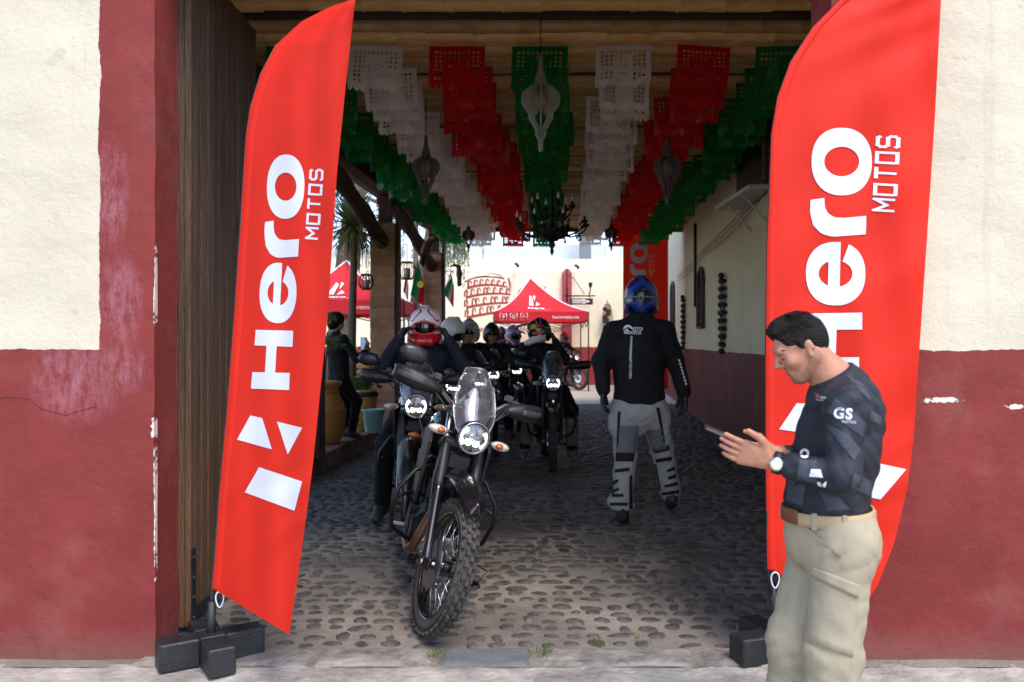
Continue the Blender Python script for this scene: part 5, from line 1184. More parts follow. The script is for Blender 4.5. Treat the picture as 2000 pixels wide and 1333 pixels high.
h_ktm = helm_mat('helmet_orange_white', lin(30, 32, 44), lin(214, 206, 200), lin(28, 30, 40), 6, 3, (.45, .62)); h_blu = helm_mat('helmet_blue_orange', lin(24, 92, 160), lin(210, 196, 180), lin(214, 92, 30), 8, 5, (.4, .7)); h_rb = helm_mat('helmet_red_blue', lin(190, 30, 36), lin(220, 214, 210), lin(40, 70, 150), 9, 4, (.45, .65))
redm = mat('red_trim', lin(190, 24, 30), .35, coat=.4); orng = mat('orange_plastic', lin(222, 96, 26), .4); whpl = mat('white_plastic', lin(220, 216, 212), .35, coat=.3)
B = {i: b for i, b in zip((1, 2, 3, 4, 5, 6, 7, 8, 9), BIKES)}
t, J, hd = rider('person in red and white helmet lifting both gloved hands to the chin strap', B[2], gm(jk_navy), (-86, 4), .03, 'helmet', hmat=h_red, kind='adv', peak=None, trim=redm, lower=redm, res=.011)
redr = t
rider('person in plain white helmet looking down beside the red helmet rider', B[4], gm(), (-35, 32), 0, 'lap', hmat=h_wht, kind='adv', lean=.05)
rider('person in silver open visor helmet looking at the camera in the pack', B[5], gm(), (-100, 6), -.02, 'bars', hmat=h_sil, kind='open', peak=h_sil)
rider('person in plain black helmet in the middle of the pack', B[6], gm(), (-80, 4), 0, 'bars', hmat=h_blk, kind='open')
rider('person in blue and orange helmet near the back of the pack', B[7], gm(), (-60, 14), 0, 'bars', hmat=h_blu, kind='mx', peak=h_blu)
rider('person in red and blue helmet farthest back in the pack', B[9], gm(), (-90, 4), 0, 'bars', hmat=h_rb, kind='adv')
ktmb = mat('boot_muddy', lin(150, 142, 130), .8, col2=lin(104, 72, 58), vscale=7, bump=.3)
t, J, hd = rider('person in orange and white peaked motocross helmet turned to the side, one hand raised', B[3], gm(b_=ktmb), (188, 8), -.17, dict(L='helmet', R='bars'), bt=.85, hmat=h_ktm, kind='mx', peak=h_ktm, trim=gogg, lower=whpl)
ktm = t
for o in t.children:
    if base(o) == 'helmet':
        mb = MB(); mb.ell((.06, .118, .07), (.05, .012, .035), 12, 8); mb.build('yellow_disc', mat('sun_yellow', lin(236, 190, 30), .4), o)
        mb = MB(); mb.ell((.0, .125, .075), (.045, .012, .03), 12, 8); mb.build('red_patch', redm, o)
        mb = MB(); mb.box((.03, .128, -.01), (.13, .012, .035), bev=.004); mb.build('orange_band', orng, o)
        mb = MB(); mb.box((.16, .03, -.10), (.05, .05, .03), bev=.01); mb.build('chin_vent', orng, o)
rider('person in dark red helmet on the motorcycle out in the courtyard', B[8], [jk_blk, mat('jeans', lin(70, 74, 104), .85, var=.2), glv, bootm, skin], (-60, 6), 0, 'bars', hmat=helm_mat('helmet_maroon', lin(96, 30, 44), lin(170, 160, 160), lin(90, 28, 40), 6, 3, (.55, .7)), kind='adv', res=.02)
# jacket lettering of the red helmet rider
whl = mat('white_print', lin(226, 226, 228), .6); gryl = mat('grey_print', lin(66, 68, 82), .7)
def W2(Mi): pass
# ---------------------------------------------------------------- the rider walking away
wp = lambda x, y, dd=0: at(1100+x/2.613, 540+y/2.613, 6.5+dd)
t = thing('person', 'person in black jacket, grey armoured trousers and blue helmet walking into the passage', 'person', wp(400, 1240)*1)
t.location.z = 0; t.location.x, t.location.y = wp(400, 900).x, 6.5
trg = mat('trousers_grey', lin(156, 152, 147), .85, var=.12, vscale=7, bump=.3, bscale=25); trd = mat('trousers_knee', lin(104, 104, 104), .85, var=.15); blt = mat('black_tape', lin(20, 20, 21), .8)
JW = dict(pelvis=wp(388, 650), chest=wp(385, 380), neck=wp(398, 200), shL=wp(262, 288), shR=wp(512, 282), elL=wp(192, 430, .02), elR=wp(572, 430, .02), wrL=wp(205, 580, -.03), wrR=wp(615, 592, -.05), hpL=wp(315, 690), hpR=wp(455, 685), knL=wp(318, 905, -.02), anL=wp(298, 1165), toL=wp(308, 1235, .14), knR=wp(505, 885, .06), anR=wp(548, 1100, .16), toR=wp(548, 1165, .27))
# body beneath the clothes, one continuous figure
PB = [cap(JW['pelvis'], JW['chest'], .13, .15, 1, .05, (0, 1, 0), .7), cap(JW['chest'], JW['neck'], .12, .06, 1, .05, (0, 1, 0), .8), cap(JW['neck'], wp(397, 112), .055, .06, 1), ball(wp(397, 112), (.075, .095, .11), 1)]
for s in 'LR': PB += [cap(JW['chest'].lerp(JW['neck'], .4), JW['sh'+s], .06, .06, 1), cap(JW['sh'+s], JW['el'+s], .05, .04, 1), cap(JW['el'+s], JW['wr'+s], .04, .03, 1), cap(JW['pelvis'], JW['hp'+s], .1, .085, 1), cap(JW['hp'+s], JW['kn'+s], .085, .055, 1), cap(JW['kn'+s], JW['an'+s], .055, .04, 1), cap(JW['an'+s], JW['to'+s], .04, .03, 1)]
for s, k in (('L', -1), ('R', 1)):
    PB += hand_prims(JW['wr'+s], (.03*k, -.05, -1), (-k, .3, 0), (-.2*k, 1, 0), .38, 0, .005, 1.12)
body_obj('body', PB, .007, [glv, tr_blk], t)
PJ = [cap(wp(388, 610), wp(385, 400), .188, .20, 0, .05, (0, 1, 0), .72), cap(wp(387, 650), wp(387, 560), .19, .178, 0, .05, (0, 1, 0), .7), cap(wp(385, 400), wp(388, 300), .20, .162, 0, .06, (0, 1, 0), .74), cap(wp(388, 290), wp(398, 205), .15, .085, 0, .05), cap(wp(398, 215), wp(398, 178), .088, .08, 0, .02)]
for s, k in (('L', -1), ('R', 1)):
    PJ += [cap(wp(388, 265), JW['sh'+s], .088, .084, 0, .05), cap(JW['sh'+s], JW['el'+s], .084, .074, 0, .04), cap(JW['el'+s], JW['wr'+s], .070, .054, 0, .02)]
hem = wp(388, 682)
body_obj('jacket', PJ, .010, jk_blk, t, disp=crease(.017, FOLD), cuts=[((0, 0, hem.z), (0, 0, -1))], bvh=True); bj = LASTBVH
Z8 = lambda pts: [(1100+x/2.613, 540+y/2.613) for x, y in pts]
cir = [(330+24*math.cos(a), 272+24*math.sin(a)) for a in [math.pi+math.pi*k/14 for k in range(15)]]; lo = [(354, 276), (344, 262), (337, 270), (326, 258), (306, 279)]
decal('logo', [(Z8([(330, 258)]+cir), [[0, i, i+1] for i in range(1, 15)]), (Z8([(306, 281), (326, 266), (338, 281), (334, 283), (322, 277)]), [[0, 1, 2, 3, 4]])], whl, bj, t)
decal('lettering', [textpx('OTO', 1100+380/2.613, 540+276/2.613, 8.5, 2, offset=.3, spacing=1.15), textpx('EXPLORE', 1100+377/2.613, 540+284/2.613, 3.6, 2, spacing=1.1), textpx('MEXICO', 1100+354/2.613, 540+295/2.613, 7.5, 2, offset=.25, spacing=1.25)], whl, bj, t)
decal('reflective_strip', [quadgrid(Z8([(344, 305), (354, 305), (349, 430), (336, 430)]), 2, 20)], mat('reflective_grey', lin(170, 170, 172), .5), bj, t)
decal('vertical_lettering', [textpx('HEBOTECH', 1100+350/2.613, 540+475/2.613, 6.8, -88, offset=.12, spacing=1.05)], whl, bj, t)
decal('sleeve_lettering', [quadgrid(Z8([(586+5*i, 425+17*i), (594+5*i, 423+17*i), (598+5*i, 434+17*i), (590+5*i, 437+17*i)]), 3, 3) for i in range(8)], whl, bj, t)
decal('jacket_seam', [quadgrid(Z8([(262, 300), (264, 300), (258, 560), (256, 560)]), 2, 26), quadgrid(Z8([(512, 300), (514, 300), (524, 560), (522, 560)]), 2, 26)], mat('seam_dark', lin(8, 8, 9), .9), bj, t)
PT = [cap(wp(384, 640), wp(384, 700), .18, .175, 0, .05, (0, 1, 0), .75)]
for s in 'LR': PT += [cap(wp(384, 690), JW['hp'+s], .13, .122, 0, .05), cap(JW['hp'+s], JW['kn'+s], .116, .088, 0, .03), cap(JW['kn'+s], JW['an'+s], .086, .084, 0, .03)]
PT += [ball(wp(252, 750, -.01), (.035, .06, .09), 0), ball(wp(525, 720, -.01), (.035, .06, .085), 0), cap(wp(262, 1150), wp(325, 1170), .06, .06, 0, .03)]
body_obj('trousers', PT, .009, trg, t, disp=crease(.014, FOLD), cuts=[((0, 0, wp(290, 1190).z), (0, 0, -1))], bvh=True); bt = LASTBVH
def bands(name, quads, m):
    for q in quads: decal(name, [quadgrid(Z8(q), 16, 10)], m, bt, t, .007)
bands('knee_panel', [[(285, 760), (388, 765), (370, 900), (275, 900)], [(425, 790), (500, 775), (532, 880), (452, 895)]], trd)
bands('black_band', [[(268, 898), (366, 900), (360, 945), (266, 945)], [(262, 985), (340, 975), (338, 995), (260, 1003)], [(446, 880), (540, 862), (544, 888), (470, 905)], [(468, 935), (553, 920), (556, 940), (474, 952)], [(528, 988), (570, 970), (572, 988), (532, 1000)], [(535, 1025), (578, 1008), (578, 1028), (538, 1040)], [(514, 1068), (584, 1048), (586, 1068), (520, 1080)], [(500, 1105), (592, 1090), (592, 1108), (504, 1120)],
    [(240, 1052), (278, 1035), (282, 1050), (246, 1070)], [(250, 1092), (284, 1076), (286, 1092), (252, 1108)], [(246, 1112), (308, 1110), (308, 1126), (246, 1126)], [(240, 1155), (330, 1155), (330, 1172), (236, 1170)]], blt)
bands('side_stripe', [[(278, 690), (294, 690), (282, 850), (270, 900)], [(474, 672), (492, 668), (520, 840), (512, 850)], [(338, 1020), (352, 1012), (356, 1190), (336, 1188)], [(464, 960), (474, 956), (500, 1100), (488, 1090)], [(246, 1050), (256, 1040), (256, 1110), (246, 1110)]], blt)
for s in 'LR':
    a, b_ = JW['an'+s], JW['to'+s]; body_obj('boot', [cap(a+V(0, 0, .05), a, .058, .056, 0, .02), cap(a, b_, .054, .046, 0, .03), cap(a+V(0, -.03, -.02), a+V(0, -.02, -.085) if s == 'L' else a+V(0, -.05, -.05), .05, .05, 0, .03)], .009, bootm, t, cuts=[((0, 0, .0), (0, 0, -1))])
hw_ = helm_mat('helmet_blue', lin(12, 13, 17), lin(20, 44, 120), lin(34, 76, 130), 4, 3, (.7, .97)); ho = helmet(t, wp(397, 112), 84, 4, hw_, 'mx', None)
stp = mat('strap_grey', lin(120, 122, 128), .7)
mb = MB(); mb.grid(lambda u, v: ((.156*math.cos(R(70+220*u))-.006)*(1-.06*(1-v)), .136*math.sin(R(70+220*u)), -.048+.046*v), 40, 3); so_ = mb.build('goggle_strap', stp, ho, solid=.004)
vs, fs = text_tris('VIRAL', .052, offset=.002, spacing=1.15); mb = MB()
mb.add([((.162*math.cos(math.pi-(-x)/.14)-.006)*.985, .142*math.sin(math.pi+x/.14), -.043+y*.9) for x, y in vs], fs); mb.build('strap_lettering', blt, ho)
mb = MB(); mb.grid(lambda u, v: ((.158*math.cos(R(165+45*u))-.004)*(.93+.0*v), .137*math.sin(R(165+45*u)), .0+.055*v*math.sin(math.pi*u)), 12, 3); mb.build('mountain_print', trd, ho, solid=.003)
# ---------------------------------------------------------------- the man with the phone
MD = 2.75; q5 = lambda x, y, dd=0: at(1380+x/2.7775, 570+y/2.7775, MD+dd); q8 = lambda x, y, dd=0: at(1350+x/1.7246, 560+y/1.7246, MD+dd)
t = thing('person', 'man in dark long sleeved jersey and beige trousers looking down at his phone', 'person', (q5(680, 1000).x, MD, 0)); man = t
HM = Matrix.Translation(q5(506, 308)) @ Matrix.Rotation(R(180+3), 4, 'Z') @ Matrix.Rotation(R(28), 4, 'Y') @ Matrix.Scale(.865, 4)
hp_ = [ball((-.014, 0, .035), (.098, .077, .085), 0, .02), ball((.026, 0, -.022), (.066, .058, .088), 0, .03), cap((-.015, .050, -.045), (.052, .018, -.098), .026, .020, 1, .03), cap((-.015, -.050, -.045), (.052, -.018, -.098), .026, .020, 1, .03), cap((.058, -.012, -.100), (.058, .012, -.100), .020, .020, 1, .02),
    cap((.082, -.032, .030), (.086, .032, .030), .012, .012, 0, .02), cap((.088, 0, .022), (.114, 0, -.020), .008, .0115, 0, .008), cap((.098, -.010, -.028), (.098, .010, -.028), .008, .008, 0, .008), cap((.078, -.016, -.058), (.078, .016, -.058), .010, .010, 0, .008), cap((.078, -.015, -.070), (.078, .015, -.070), .0095, .0095, 0, .008),
    ball((.066, .045, -.020), (.022, .018, .022), 0, .03), ball((.066, -.045, -.020), (.022, .018, .022), 0, .03),
    ball((.098, .031, .008), (.018, .016, .011), sub=True, k=.012), ball((.098, -.031, .008), (.018, .016, .011), sub=True, k=.012), ball((.077, .031, .006), .0125, 0, .004), ball((.077, -.031, .006), .0125, 0, .004),
    cap((-.006, .072, .016), (.002, .077, -.026), .011, .008, 0, .006), cap((-.014, .077, .02), (-.018, .080, -.005), .009, .008, 0, .006), cap((-.006, -.072, .016), (.002, -.077, -.026), .011, .008, 0, .006)]
neck0 = HM @ Vector((-.035, 0, -.05)); neck1 = q5(690, 480)
shN, elN, wrN = q5(755, 625, -.185), q5(735, 1010, -.245), q5(365, 925, -.15); shF, elF, wrF = q5(700, 610, .19), q5(560, 960, .23), q5(385, 878, .03)
bd = xf(hp_, HM)+[cap(neck0, neck1, .055, .056, 0, .03), cap(neck1, q5(740, 700), .06, .11, 0, .05), cap(q5(740, 700), q5(660, 1120), .12, .115, 0, .05, (0, 1, 0), 1.0)]
for a, b_, c_ in ((shN, elN, wrN), (shF, elF, wrF)): bd += [cap(q5(720, 600), a, .036, .036, 0, .04), cap(a, b_, .044, .032, 0, .02), cap(b_, b_.lerp(c_, .35), .031, .031, 0, .02), cap(b_.lerp(c_, .35), c_, .031, .0265, 0, .02)]
hipN, knN, anN = q8(515, 860, -.09), q8(478, 1235, -.10), at(1612, 1470, MD-.10); hipF, knF, anF = q8(440, 850, .09), q8(345, 1190, .07), at(1545, 1480, MD+.1)
for a, b_, c_ in ((hipN, knN, anN), (hipF, knF, anF)): bd += [cap(q5(660, 1150), a, .1, .09, 0, .05), cap(a, b_, .08, .055, 0, .03), cap(b_, c_, .055, .04, 0, .03)]
# near hand holds the phone from below, far hand steadies it
bd += hand_prims(wrN+V(-.012, .0, .004), (-.93, .10, .30), (.15, .85, .25), (.05, -.25, .95), .28, 0, .0005, 1.0, .05, -.4)
bd += hand_prims(wrF+V(-.01, 0, .0), (-.97, -.10, .02), (.1, -.9, .1), (0, .2, 1), .34, 0, .0, .95, .03, -.2)
body_obj('body', bd, .0042, [skin, mat('stubble_skin', lin(142, 98, 78), .6, col2=lin(164, 116, 94), vscale=60, bump=.25, bscale=320, spec=.3)], t, smooth=6)
# features
mb = MB(); mb.T = HM
for s in (-1, 1): mb.tube([(.074, s*.054, .030), (.087, s*.038, .037), (.0945, s*.014, .034)], [.0018, .0034, .0028], 6)
mb.build('eyebrows', hairm, t, world=True)
mb = MB(); mb.T = HM
for s in (-1, 1): mb.tube([(.080, s*.043, .000), (.0905, s*.033, -.002), (.0885, s*.021, .000)], .0017, 5)
mb.build('eyelashes', hairm, t, world=True)
mb = MB(); mb.T = HM; mb.tube([(.078, -.021, -.0645), (.0885, -.008, -.063), (.0885, .008, -.063), (.078, .021, -.0645)], [.0015, .0034, .0034, .0015], 6); mb.build('lips', mat('lip_skin', lin(140, 78, 68), .5), t, world=True)
HP = [ball((-.017, 0, .040), (.104, .081, .087), 0, .02), ball((-.058, 0, .0), (.053, .066, .062), 0, .03), cap((.03, -.03, .108), (.078, -.026, .098), .020, .018, 0, .03), cap((.03, .03, .108), (.078, .026, .098), .020, .018, 0, .03), cap((-.04, 0, .118), (.04, 0, .120), .020, .020, 0, .03), cap((.014, .073, .040), (.018, .073, .004), .011, .006, 0, .01), cap((.014, -.073, .040), (.018, -.073, .004), .011, .006, 0, .01)]
def hdisp(P):
    a = P[..., 0]*60+P[..., 1]*130; return .0035*np.sin(a+3*np.sin(P[..., 2]*40))*np.clip((P[..., 2]-.03)*14, .15, 1)+.002*np.sin(P[..., 1]*340+P[..., 0]*90)
vs, q, mm = sdf_mesh(HP, .004, hdisp, cuts=[((.006, 0, .0), (.60, 0, -.8)), ((.074, 0, .085), (.96, 0, -.28))])
mb = MB(); mb.T = HM; mb.add(vs.tolist(), q.tolist(), True); hr = mb.build('hair', hairm, t, world=True)
mb = MB(); mb.T = HM; rr = random.Random(4)
for k in range(1500):
    a = rr.uniform(-1.9, 1.9); e = rr.uniform(.25, 1.5); p = Vector((-.018+.104*math.cos(e)*math.cos(a+math.pi*0)*1.0, .083*math.cos(e)*math.sin(a)*1.0, .045+.088*math.sin(e)))
    if rr.random() < .5: p.x = -.036-p.x
    if .75*p.x*.8-p.z*.8 > -.03 or p.x > .085: continue
    nn = Vector(((p.x+.018)/.108, p.y/.086, (p.z-.045)/.09)).normalized(); d = (Vector((.8, rr.uniform(-.4, .4), .1))+nn*.75).normalized() if p.z > .09 else (Vector((-.5, 0, -.7))+nn*.5).normalized(); l_ = rr.uniform(.012, .024) if p.z > .09 else rr.uniform(.006, .012)
    s = nn.cross(d).normalized()*.0013; mb.add([p-s, p+s, p+d*l_], [[0, 1, 2]], True)
mb.build('hair_strands', hairm, t, world=True)
# jersey
jer = mat('jersey', lin(25, 26, 33), .62, col2=lin(33, 35, 44), vscale=4, bump=.6, bscale=9, spec=.35); bandg = mat('jersey_band', lin(52, 54, 66), .7)
PS = [cap(q5(655, 1120), q5(705, 850), .146, .156, 0, .05, (1, 0, 0), .77), cap(q5(705, 850), q5(735, 660), .156, .142, 0, .05, (1, 0, 0), .76), cap(q5(745, 660), q5(725, 530), .125, .072, 0, .05), cap(q5(722, 520), q5(692, 462), .080, .066, 0, .02), cap(q5(700, 475), q5(762, 580), .066, .095, 0, .04)]
PS += [cap(q5(735, 610), shN, .075, .074, 0, .05), cap(shN, elN, .063, .052, 0, .04), cap(elN, elN.lerp(wrN, .75), .050, .041, 0, .02), cap(q5(715, 600), shF, .07, .07, 0, .05), cap(shF, elF, .068, .054, 0, .04), cap(elF, elF.lerp(wrF, .8), .054, .042, 0, .02), cap(q5(640, 1130), q5(655, 1165), .150, .142, 0, .04, (1, 0, 0), .84)]
hemz = q5(660, 1188).z; cn = (elN.lerp(wrN, .78)); dn = (wrN-elN).normalized()
col_c = q5(655, 455); cd = Vector((-.55, 0, .83))
body_obj('jersey', PS, .0075, jer, t, smooth=1, disp=crease(.012, [((.2, .3, 1), 62, 0, (1, .5, .2), 16), ((1, -.3, .8), 95, 1.7, (.1, 1, .5), 21), ((-.6, .5, .9), 75, 4, (1, 0, 1), 13)]), cuts=[((0, 0, hemz), (0, 0, -1)), (tuple(q5(660, 452)), (-.5, 0, .866))], bvh=True); bm_ = LASTBVH
Z5 = lambda pts: [(1380+x/2.7775, 570+y/2.7775) for x, y in pts]
decal('grey_band', [quadgrid(Z5(c), 12, 6) for c in ([(700, 578), (870, 715), (862, 800), (655, 650)], [(638, 715), (770, 770), (838, 860), (800, 915)], [(505, 915), (600, 915), (598, 1042), (488, 1015)], [(800, 985), (925, 1040), (905, 1120), (780, 1060)], [(440, 1020), (540, 1050), (520, 1165), (430, 1130)], [(760, 455), (850, 500), (905, 600), (880, 590)], [(890, 640), (948, 680), (950, 720), (885, 700)], [(610, 1080), (700, 1100), (780, 1180), (660, 1190)])], bandg, bm_, t, .003)
decal('sleeve_lettering', [textpx('GS', 1380+738/2.7775, 570+688/2.7775, 29, 4, offset=1.1, spacing=1.15), textpx('MOTOS', 1380+772/2.7775, 570+714/2.7775, 7.5, 4, spacing=1.1)], whl, bm_, t, .004)
decal('chest_lettering', [textpx('o', 1380+530/2.7775, 570+900/2.7775, 36, 4, offset=.8), textpx('POWER', 1380+618/2.7775, 570+578/2.7775, 6, 8), textpx('PARTS', 1380+612/2.7775, 570+592/2.7775, 5, 8)], whl, bm_, t, .004)
decal('chest_emblem', [textpx('X', 1380+596/2.7775, 570+575/2.7775, 12, 10, offset=.4)], redm, bm_, t, .0045)
decal('cuff_emblem', [quadgrid(Z5(c), 4, 4) for c in ([(567, 962), (618, 965), (632, 1010), (557, 1003)], [(598, 1034), (616, 1034), (626, 1060), (604, 1054)], [(628, 1046), (650, 1028), (646, 1062), (632, 1060)])], whl, bm_, t, .005)
# trousers, belt, pockets
khk = mat('khaki_cloth', lin(158, 146, 123), .85, var=.07, vscale=5, bump=.75, bscale=7, spec=.2, stretch=(1.3, 1, .8)); tanb = mat('tan_belt', lin(172, 144, 108), .7, var=.1); lth = mat('brown_leather', lin(110, 66, 38), .55, var=.2)
PK = [cap(q5(655, 1165), q8(472, 830), .146, .150, 0, .05, (1, 0, 0), .87), cap(q8(482, 830), hipN, .130, .106, 0, .05), cap(q8(455, 830), hipF, .125, .108, 0, .05), cap(hipN, knN, .100, .082, 0, .03), cap(knN, anN, .081, .084, 0, .05), cap(hipF, knF, .100, .080, 0, .03), cap(knF, anF, .084, .082, 0, .05)]
body_obj('trousers', PK, .009, khk, t, disp=crease(.011, [((.5, .2, 1), 58, 0, (1, .5, .6), 17), ((1, -.3, .35), 75, 1.7, (.1, 1, .9), 12), ((-.7, .5, .9), 90, 4, (1, 0, 1), 14)]), cuts=[((0, 0, q5(660, 1185).z), (0, 0, 1)), ((0, 0, .06), (0, 0, -1))], bvh=True); bk_ = LASTBVH
def ring_px(y0, y1, rx, ry, cx, m, name, th=.006):
    c0 = at(cx, (y0+y1)/2, MD); h_ = (y1-y0)/F*MD; mb = MB(); mb.grid(lambda u, v: (c0.x+rx*math.cos(2*math.pi*u), MD+ry*math.sin(2*math.pi*u), c0.z+h_*(v-.5)+.006*math.cos(2*math.pi*u)), 48, 2); return mb.build(name, m, t, world=True, solid=th)
ring_px(989, 1013, .142, .163, 1614, tanb, 'belt')
for a in (100, 232, 268, 330):
    c0 = at(1614, 1001, MD); mb = MB(); mb.box((c0.x+.144*math.cos(R(a)), MD+.165*math.sin(R(a)), c0.z-.004), (.012, .018, .056), Matrix.Rotation(R(a), 3, 'Z'), bev=.003); mb.build('belt_loop', khk, t, world=True)
c0 = at(1614, 1001, MD); mb = MB(); mb.grid(lambda u, v: (c0.x+.147*math.cos(R(176+34*u)), MD+.168*math.sin(R(176+34*u)), c0.z+.024*(1-2*v)), 8, 2); mb.build('belt_tip', lth, t, world=True, solid=.004)
Zp = lambda pts: [(1350+x/1.7246, 560+y/1.7246) for x, y in pts]
def raised(name, c4, m, off, nu=10, nv=8):
    mb = MB(); pts, fs = quadgrid(Zp(c4), nu, nv); P0 = [project(bk_, x, y, -.004) for x, y in pts]; P1 = [project(bk_, x, y, off) for x, y in pts]; ok = all(a is not None for a in P0)
    if not ok: return
    n = len(pts); ed = [i for i in range(nu)]+[nu+(nu+1)*j for j in range(nv)]+[nv*(nu+1)+nu-i for i in range(nu)]+[(nu+1)*(nv-j) for j in range(nv)]
    mb.add(P0+P1, [[a+n for a in f] for f in fs]+[[ed[i], ed[(i+1) % len(ed)], ed[(i+1) % len(ed)]+n, ed[i]+n] for i in range(len(ed))], True); return mb.build(name, m, t, world=True)
raised('cargo_pocket', [(405, 975), (560, 1035), (545, 1250), (372, 1190)], khk, .007)
raised('pocket_flap', [(402, 942), (572, 1006), (562, 1050), (388, 966)], khk, .014, 12, 4)
raised('pocket_welt', [(362, 800), (374, 796), (505, 912), (490, 912)], khk, .009, 12, 2)
for a, b_ in ((anN, V(-.14, 0, -.03)), (anF, V(-.14, 0, -.03))):
    p = Vector((a.x, a.y, .075)); body_obj('shoe', [cap(p+V(.03, 0, -.02), p+b_+V(0, 0, -.02), .048, .04, 0, .03), cap(p, p+V(0, 0, .05), .045, .045, 0, .03)], .009, bootm, t, cuts=[((0, 0, .004), (0, 0, -1))])
# watch and bracelet on the near and far wrists, the phone
wd = (wrN-elN).normalized(); wc = wrN-wd*.012; Mw = Matrix.Translation(wc) @ wd.to_track_quat('Z', 'Y').to_matrix().to_4x4()
mb = MB(); mb.T = Mw; mb.lathe([(.034, -.012), (.0365, -.012), (.0365, .012), (.034, .012)], 24); wt_ = mb.build('watch', blk_pl, t, world=True)
fc = q5(322, 920, -.15); fc = wc+(Vector((0, 0, H))-wc).normalized()*.034+V(-.004, 0, -.004); Mf = Matrix.Translation(fc) @ (Vector((-.25, -.95, .1))).to_track_quat('Z', 'Y').to_matrix().to_4x4()
mb = MB(); mb.T = Mf; mb.lathe([(0, -.008), (.021, -.008), (.0225, 0), (.0215, .005), (.017, .007)], 24); mb.build('watch_case', steel, t, world=True)
mb = MB(); mb.T = Mf; mb.lathe([(0, .0062), (.0175, .0062)], 24); mb.build('watch_dial', mat('watch_dial', lin(196, 190, 172), .4), t, world=True)
fd = (wrF-elF).normalized(); Mb_ = Matrix.Translation(wrF-fd*.03) @ fd.to_track_quat('Z', 'Y').to_matrix().to_4x4(); mb = MB(); mb.T = Mb_; mb.lathe([(.029, -.006), (.0335, 0), (.029, .006)], 20); mb.build('bracelet', mat('bracelet', lin(90, 50, 70), .7, col2=lin(190, 160, 90), vscale=120), t, world=True)
pa, pb = q5(55, 762, -.04), q5(160, 806, -.05); px_ = (pb-pa).normalized(); ph = thing('mobile_phone', 'thin dark phone held in the hands of the man in the jersey', 'phone', (pa+pb)/2)
zz = px_.cross(Vector((0, 1, .12))).normalized(); yy = zz.cross(px_).normalized(); rm = Matrix((px_, yy, zz)).transposed(); MB().box((0, 0, 0), (.15, .072, .008), rm, bev=.003).build('case', mat('phone_case', lin(60, 40, 44), .4), ph)
ofs = rm @ Vector((0, 0, -.0048 if (rm @ Vector((0, 0, 1))).z < 0 else .0048)); MB().box(ofs, (.142, .066, .001), rm).build('screen', mat('phone_glass', lin(26, 28, 34), .08, coat=1), ph)
# ---------------------------------------------------------------- two people in the garden on the left
LP = lambda x, y, dd=0: at(620+x/3.508, 560+y/3.508, 10.6+dd)
t = thing('person', 'man in black leaning on the big ochre urn and filming with a phone', 'person', (LP(200, 900).x, 10.6, .2))
Jm = dict(pelvis=LP(150, 640), chest=LP(140, 420), neck=LP(120, 300), shL=LP(85, 365, .12), shR=LP(175, 365, -.15), elL=LP(110, 480, .35), elR=LP(270, 500, -.2), wrL=LP(200, 470, .4), wrR=LP(330, 440, -.05), hpL=LP(140, 650, .08), hpR=LP(165, 650, -.08), knL=LP(200, 800, .25), knR=LP(270, 790, -.05), anL=LP(200, 1000, .25), anR=LP(235, 1000, -.05), toL=LP(270, 1040, .2), toR=LP(300, 1045, -.1))
Jm['hdR'] = LP(345, 400, -.05); Jm['thR'] = V(0, -1, 0); Jm['pnR'] = V(-1, 0, 0)
body_obj('body', gear(Jm, -.012, 0, 1, 4)+[cap(Jm['neck'], LP(125, 255), .058, .06, 4), ball(LP(135, 245), (.085, .075, .11), 4), ball(LP(162, 258), (.03, .03, .06), 4)], .011, [jk_blk, tr_blk, glv, bootm, skin], t, disp=fold(.006, FOLD))
hd_ = LP(126, 226); body_obj('hair', [ball(hd_, (.112, .105, .105), 0), ball(hd_+V(-.025, -.01, -.06), (.085, .095, .085), 0)], .01, hairm, t, disp=fold(.004, FOLD))
ph2 = thing('mobile_phone', 'phone held upright by the man in black at the urn', 'phone', LP(318, 392, -.05)); MB().box((0, 0, 0), (.085, .012, .165), Matrix.Rotation(R(12), 3, 'Z'), bev=.004).build('case', mat('phone_black', lin(20, 20, 22), .3), ph2); MB().box((0.0015, -.0075, 0), (.077, .002, .152), Matrix.Rotation(R(12), 3, 'Z')).build('screen', mat('phone_screen', lin(90, 110, 140), .2, emit=lin(90, 120, 150), estr=.5, col2=lin(30, 26, 26), vscale=14), ph2)
t = thing('person', 'person in black standing half hidden behind the middle pillar', 'person', (at(748, 800, 14.6).x, 14.6, .2)); K = lambda x, y, dd=0: at(x, y, 14.6+dd)
Jk = dict(pelvis=K(752, 750), chest=K(750, 705), neck=K(750, 682), shL=K(764, 690), shR=K(736, 690), elL=K(772, 720), elR=K(729, 718), wrL=K(764, 745, -.1), wrR=K(732, 742, -.1), hpL=K(758, 755), hpR=K(744, 755), knL=K(759, 790), knR=K(743, 790), anL=K(759, 820), anR=K(743, 820), toL=K(760, 826, -.15), toR=K(742, 826, -.15))
body_obj('body', gear(Jk, -.01, 0, 1, 4)+[cap(Jk['neck'], K(749, 668), .058, .06, 4), ball(K(749, 661), (.078, .095, .115), 4)], .014, [jk_blk, tr_blk, glv, bootm, skin], t)
body_obj('hair', [ball(K(749, 656), (.085, .10, .10), 0)], .014, hairm, t, cuts=[((0, 0, K(749, 664).z), (0, 0, -1))])
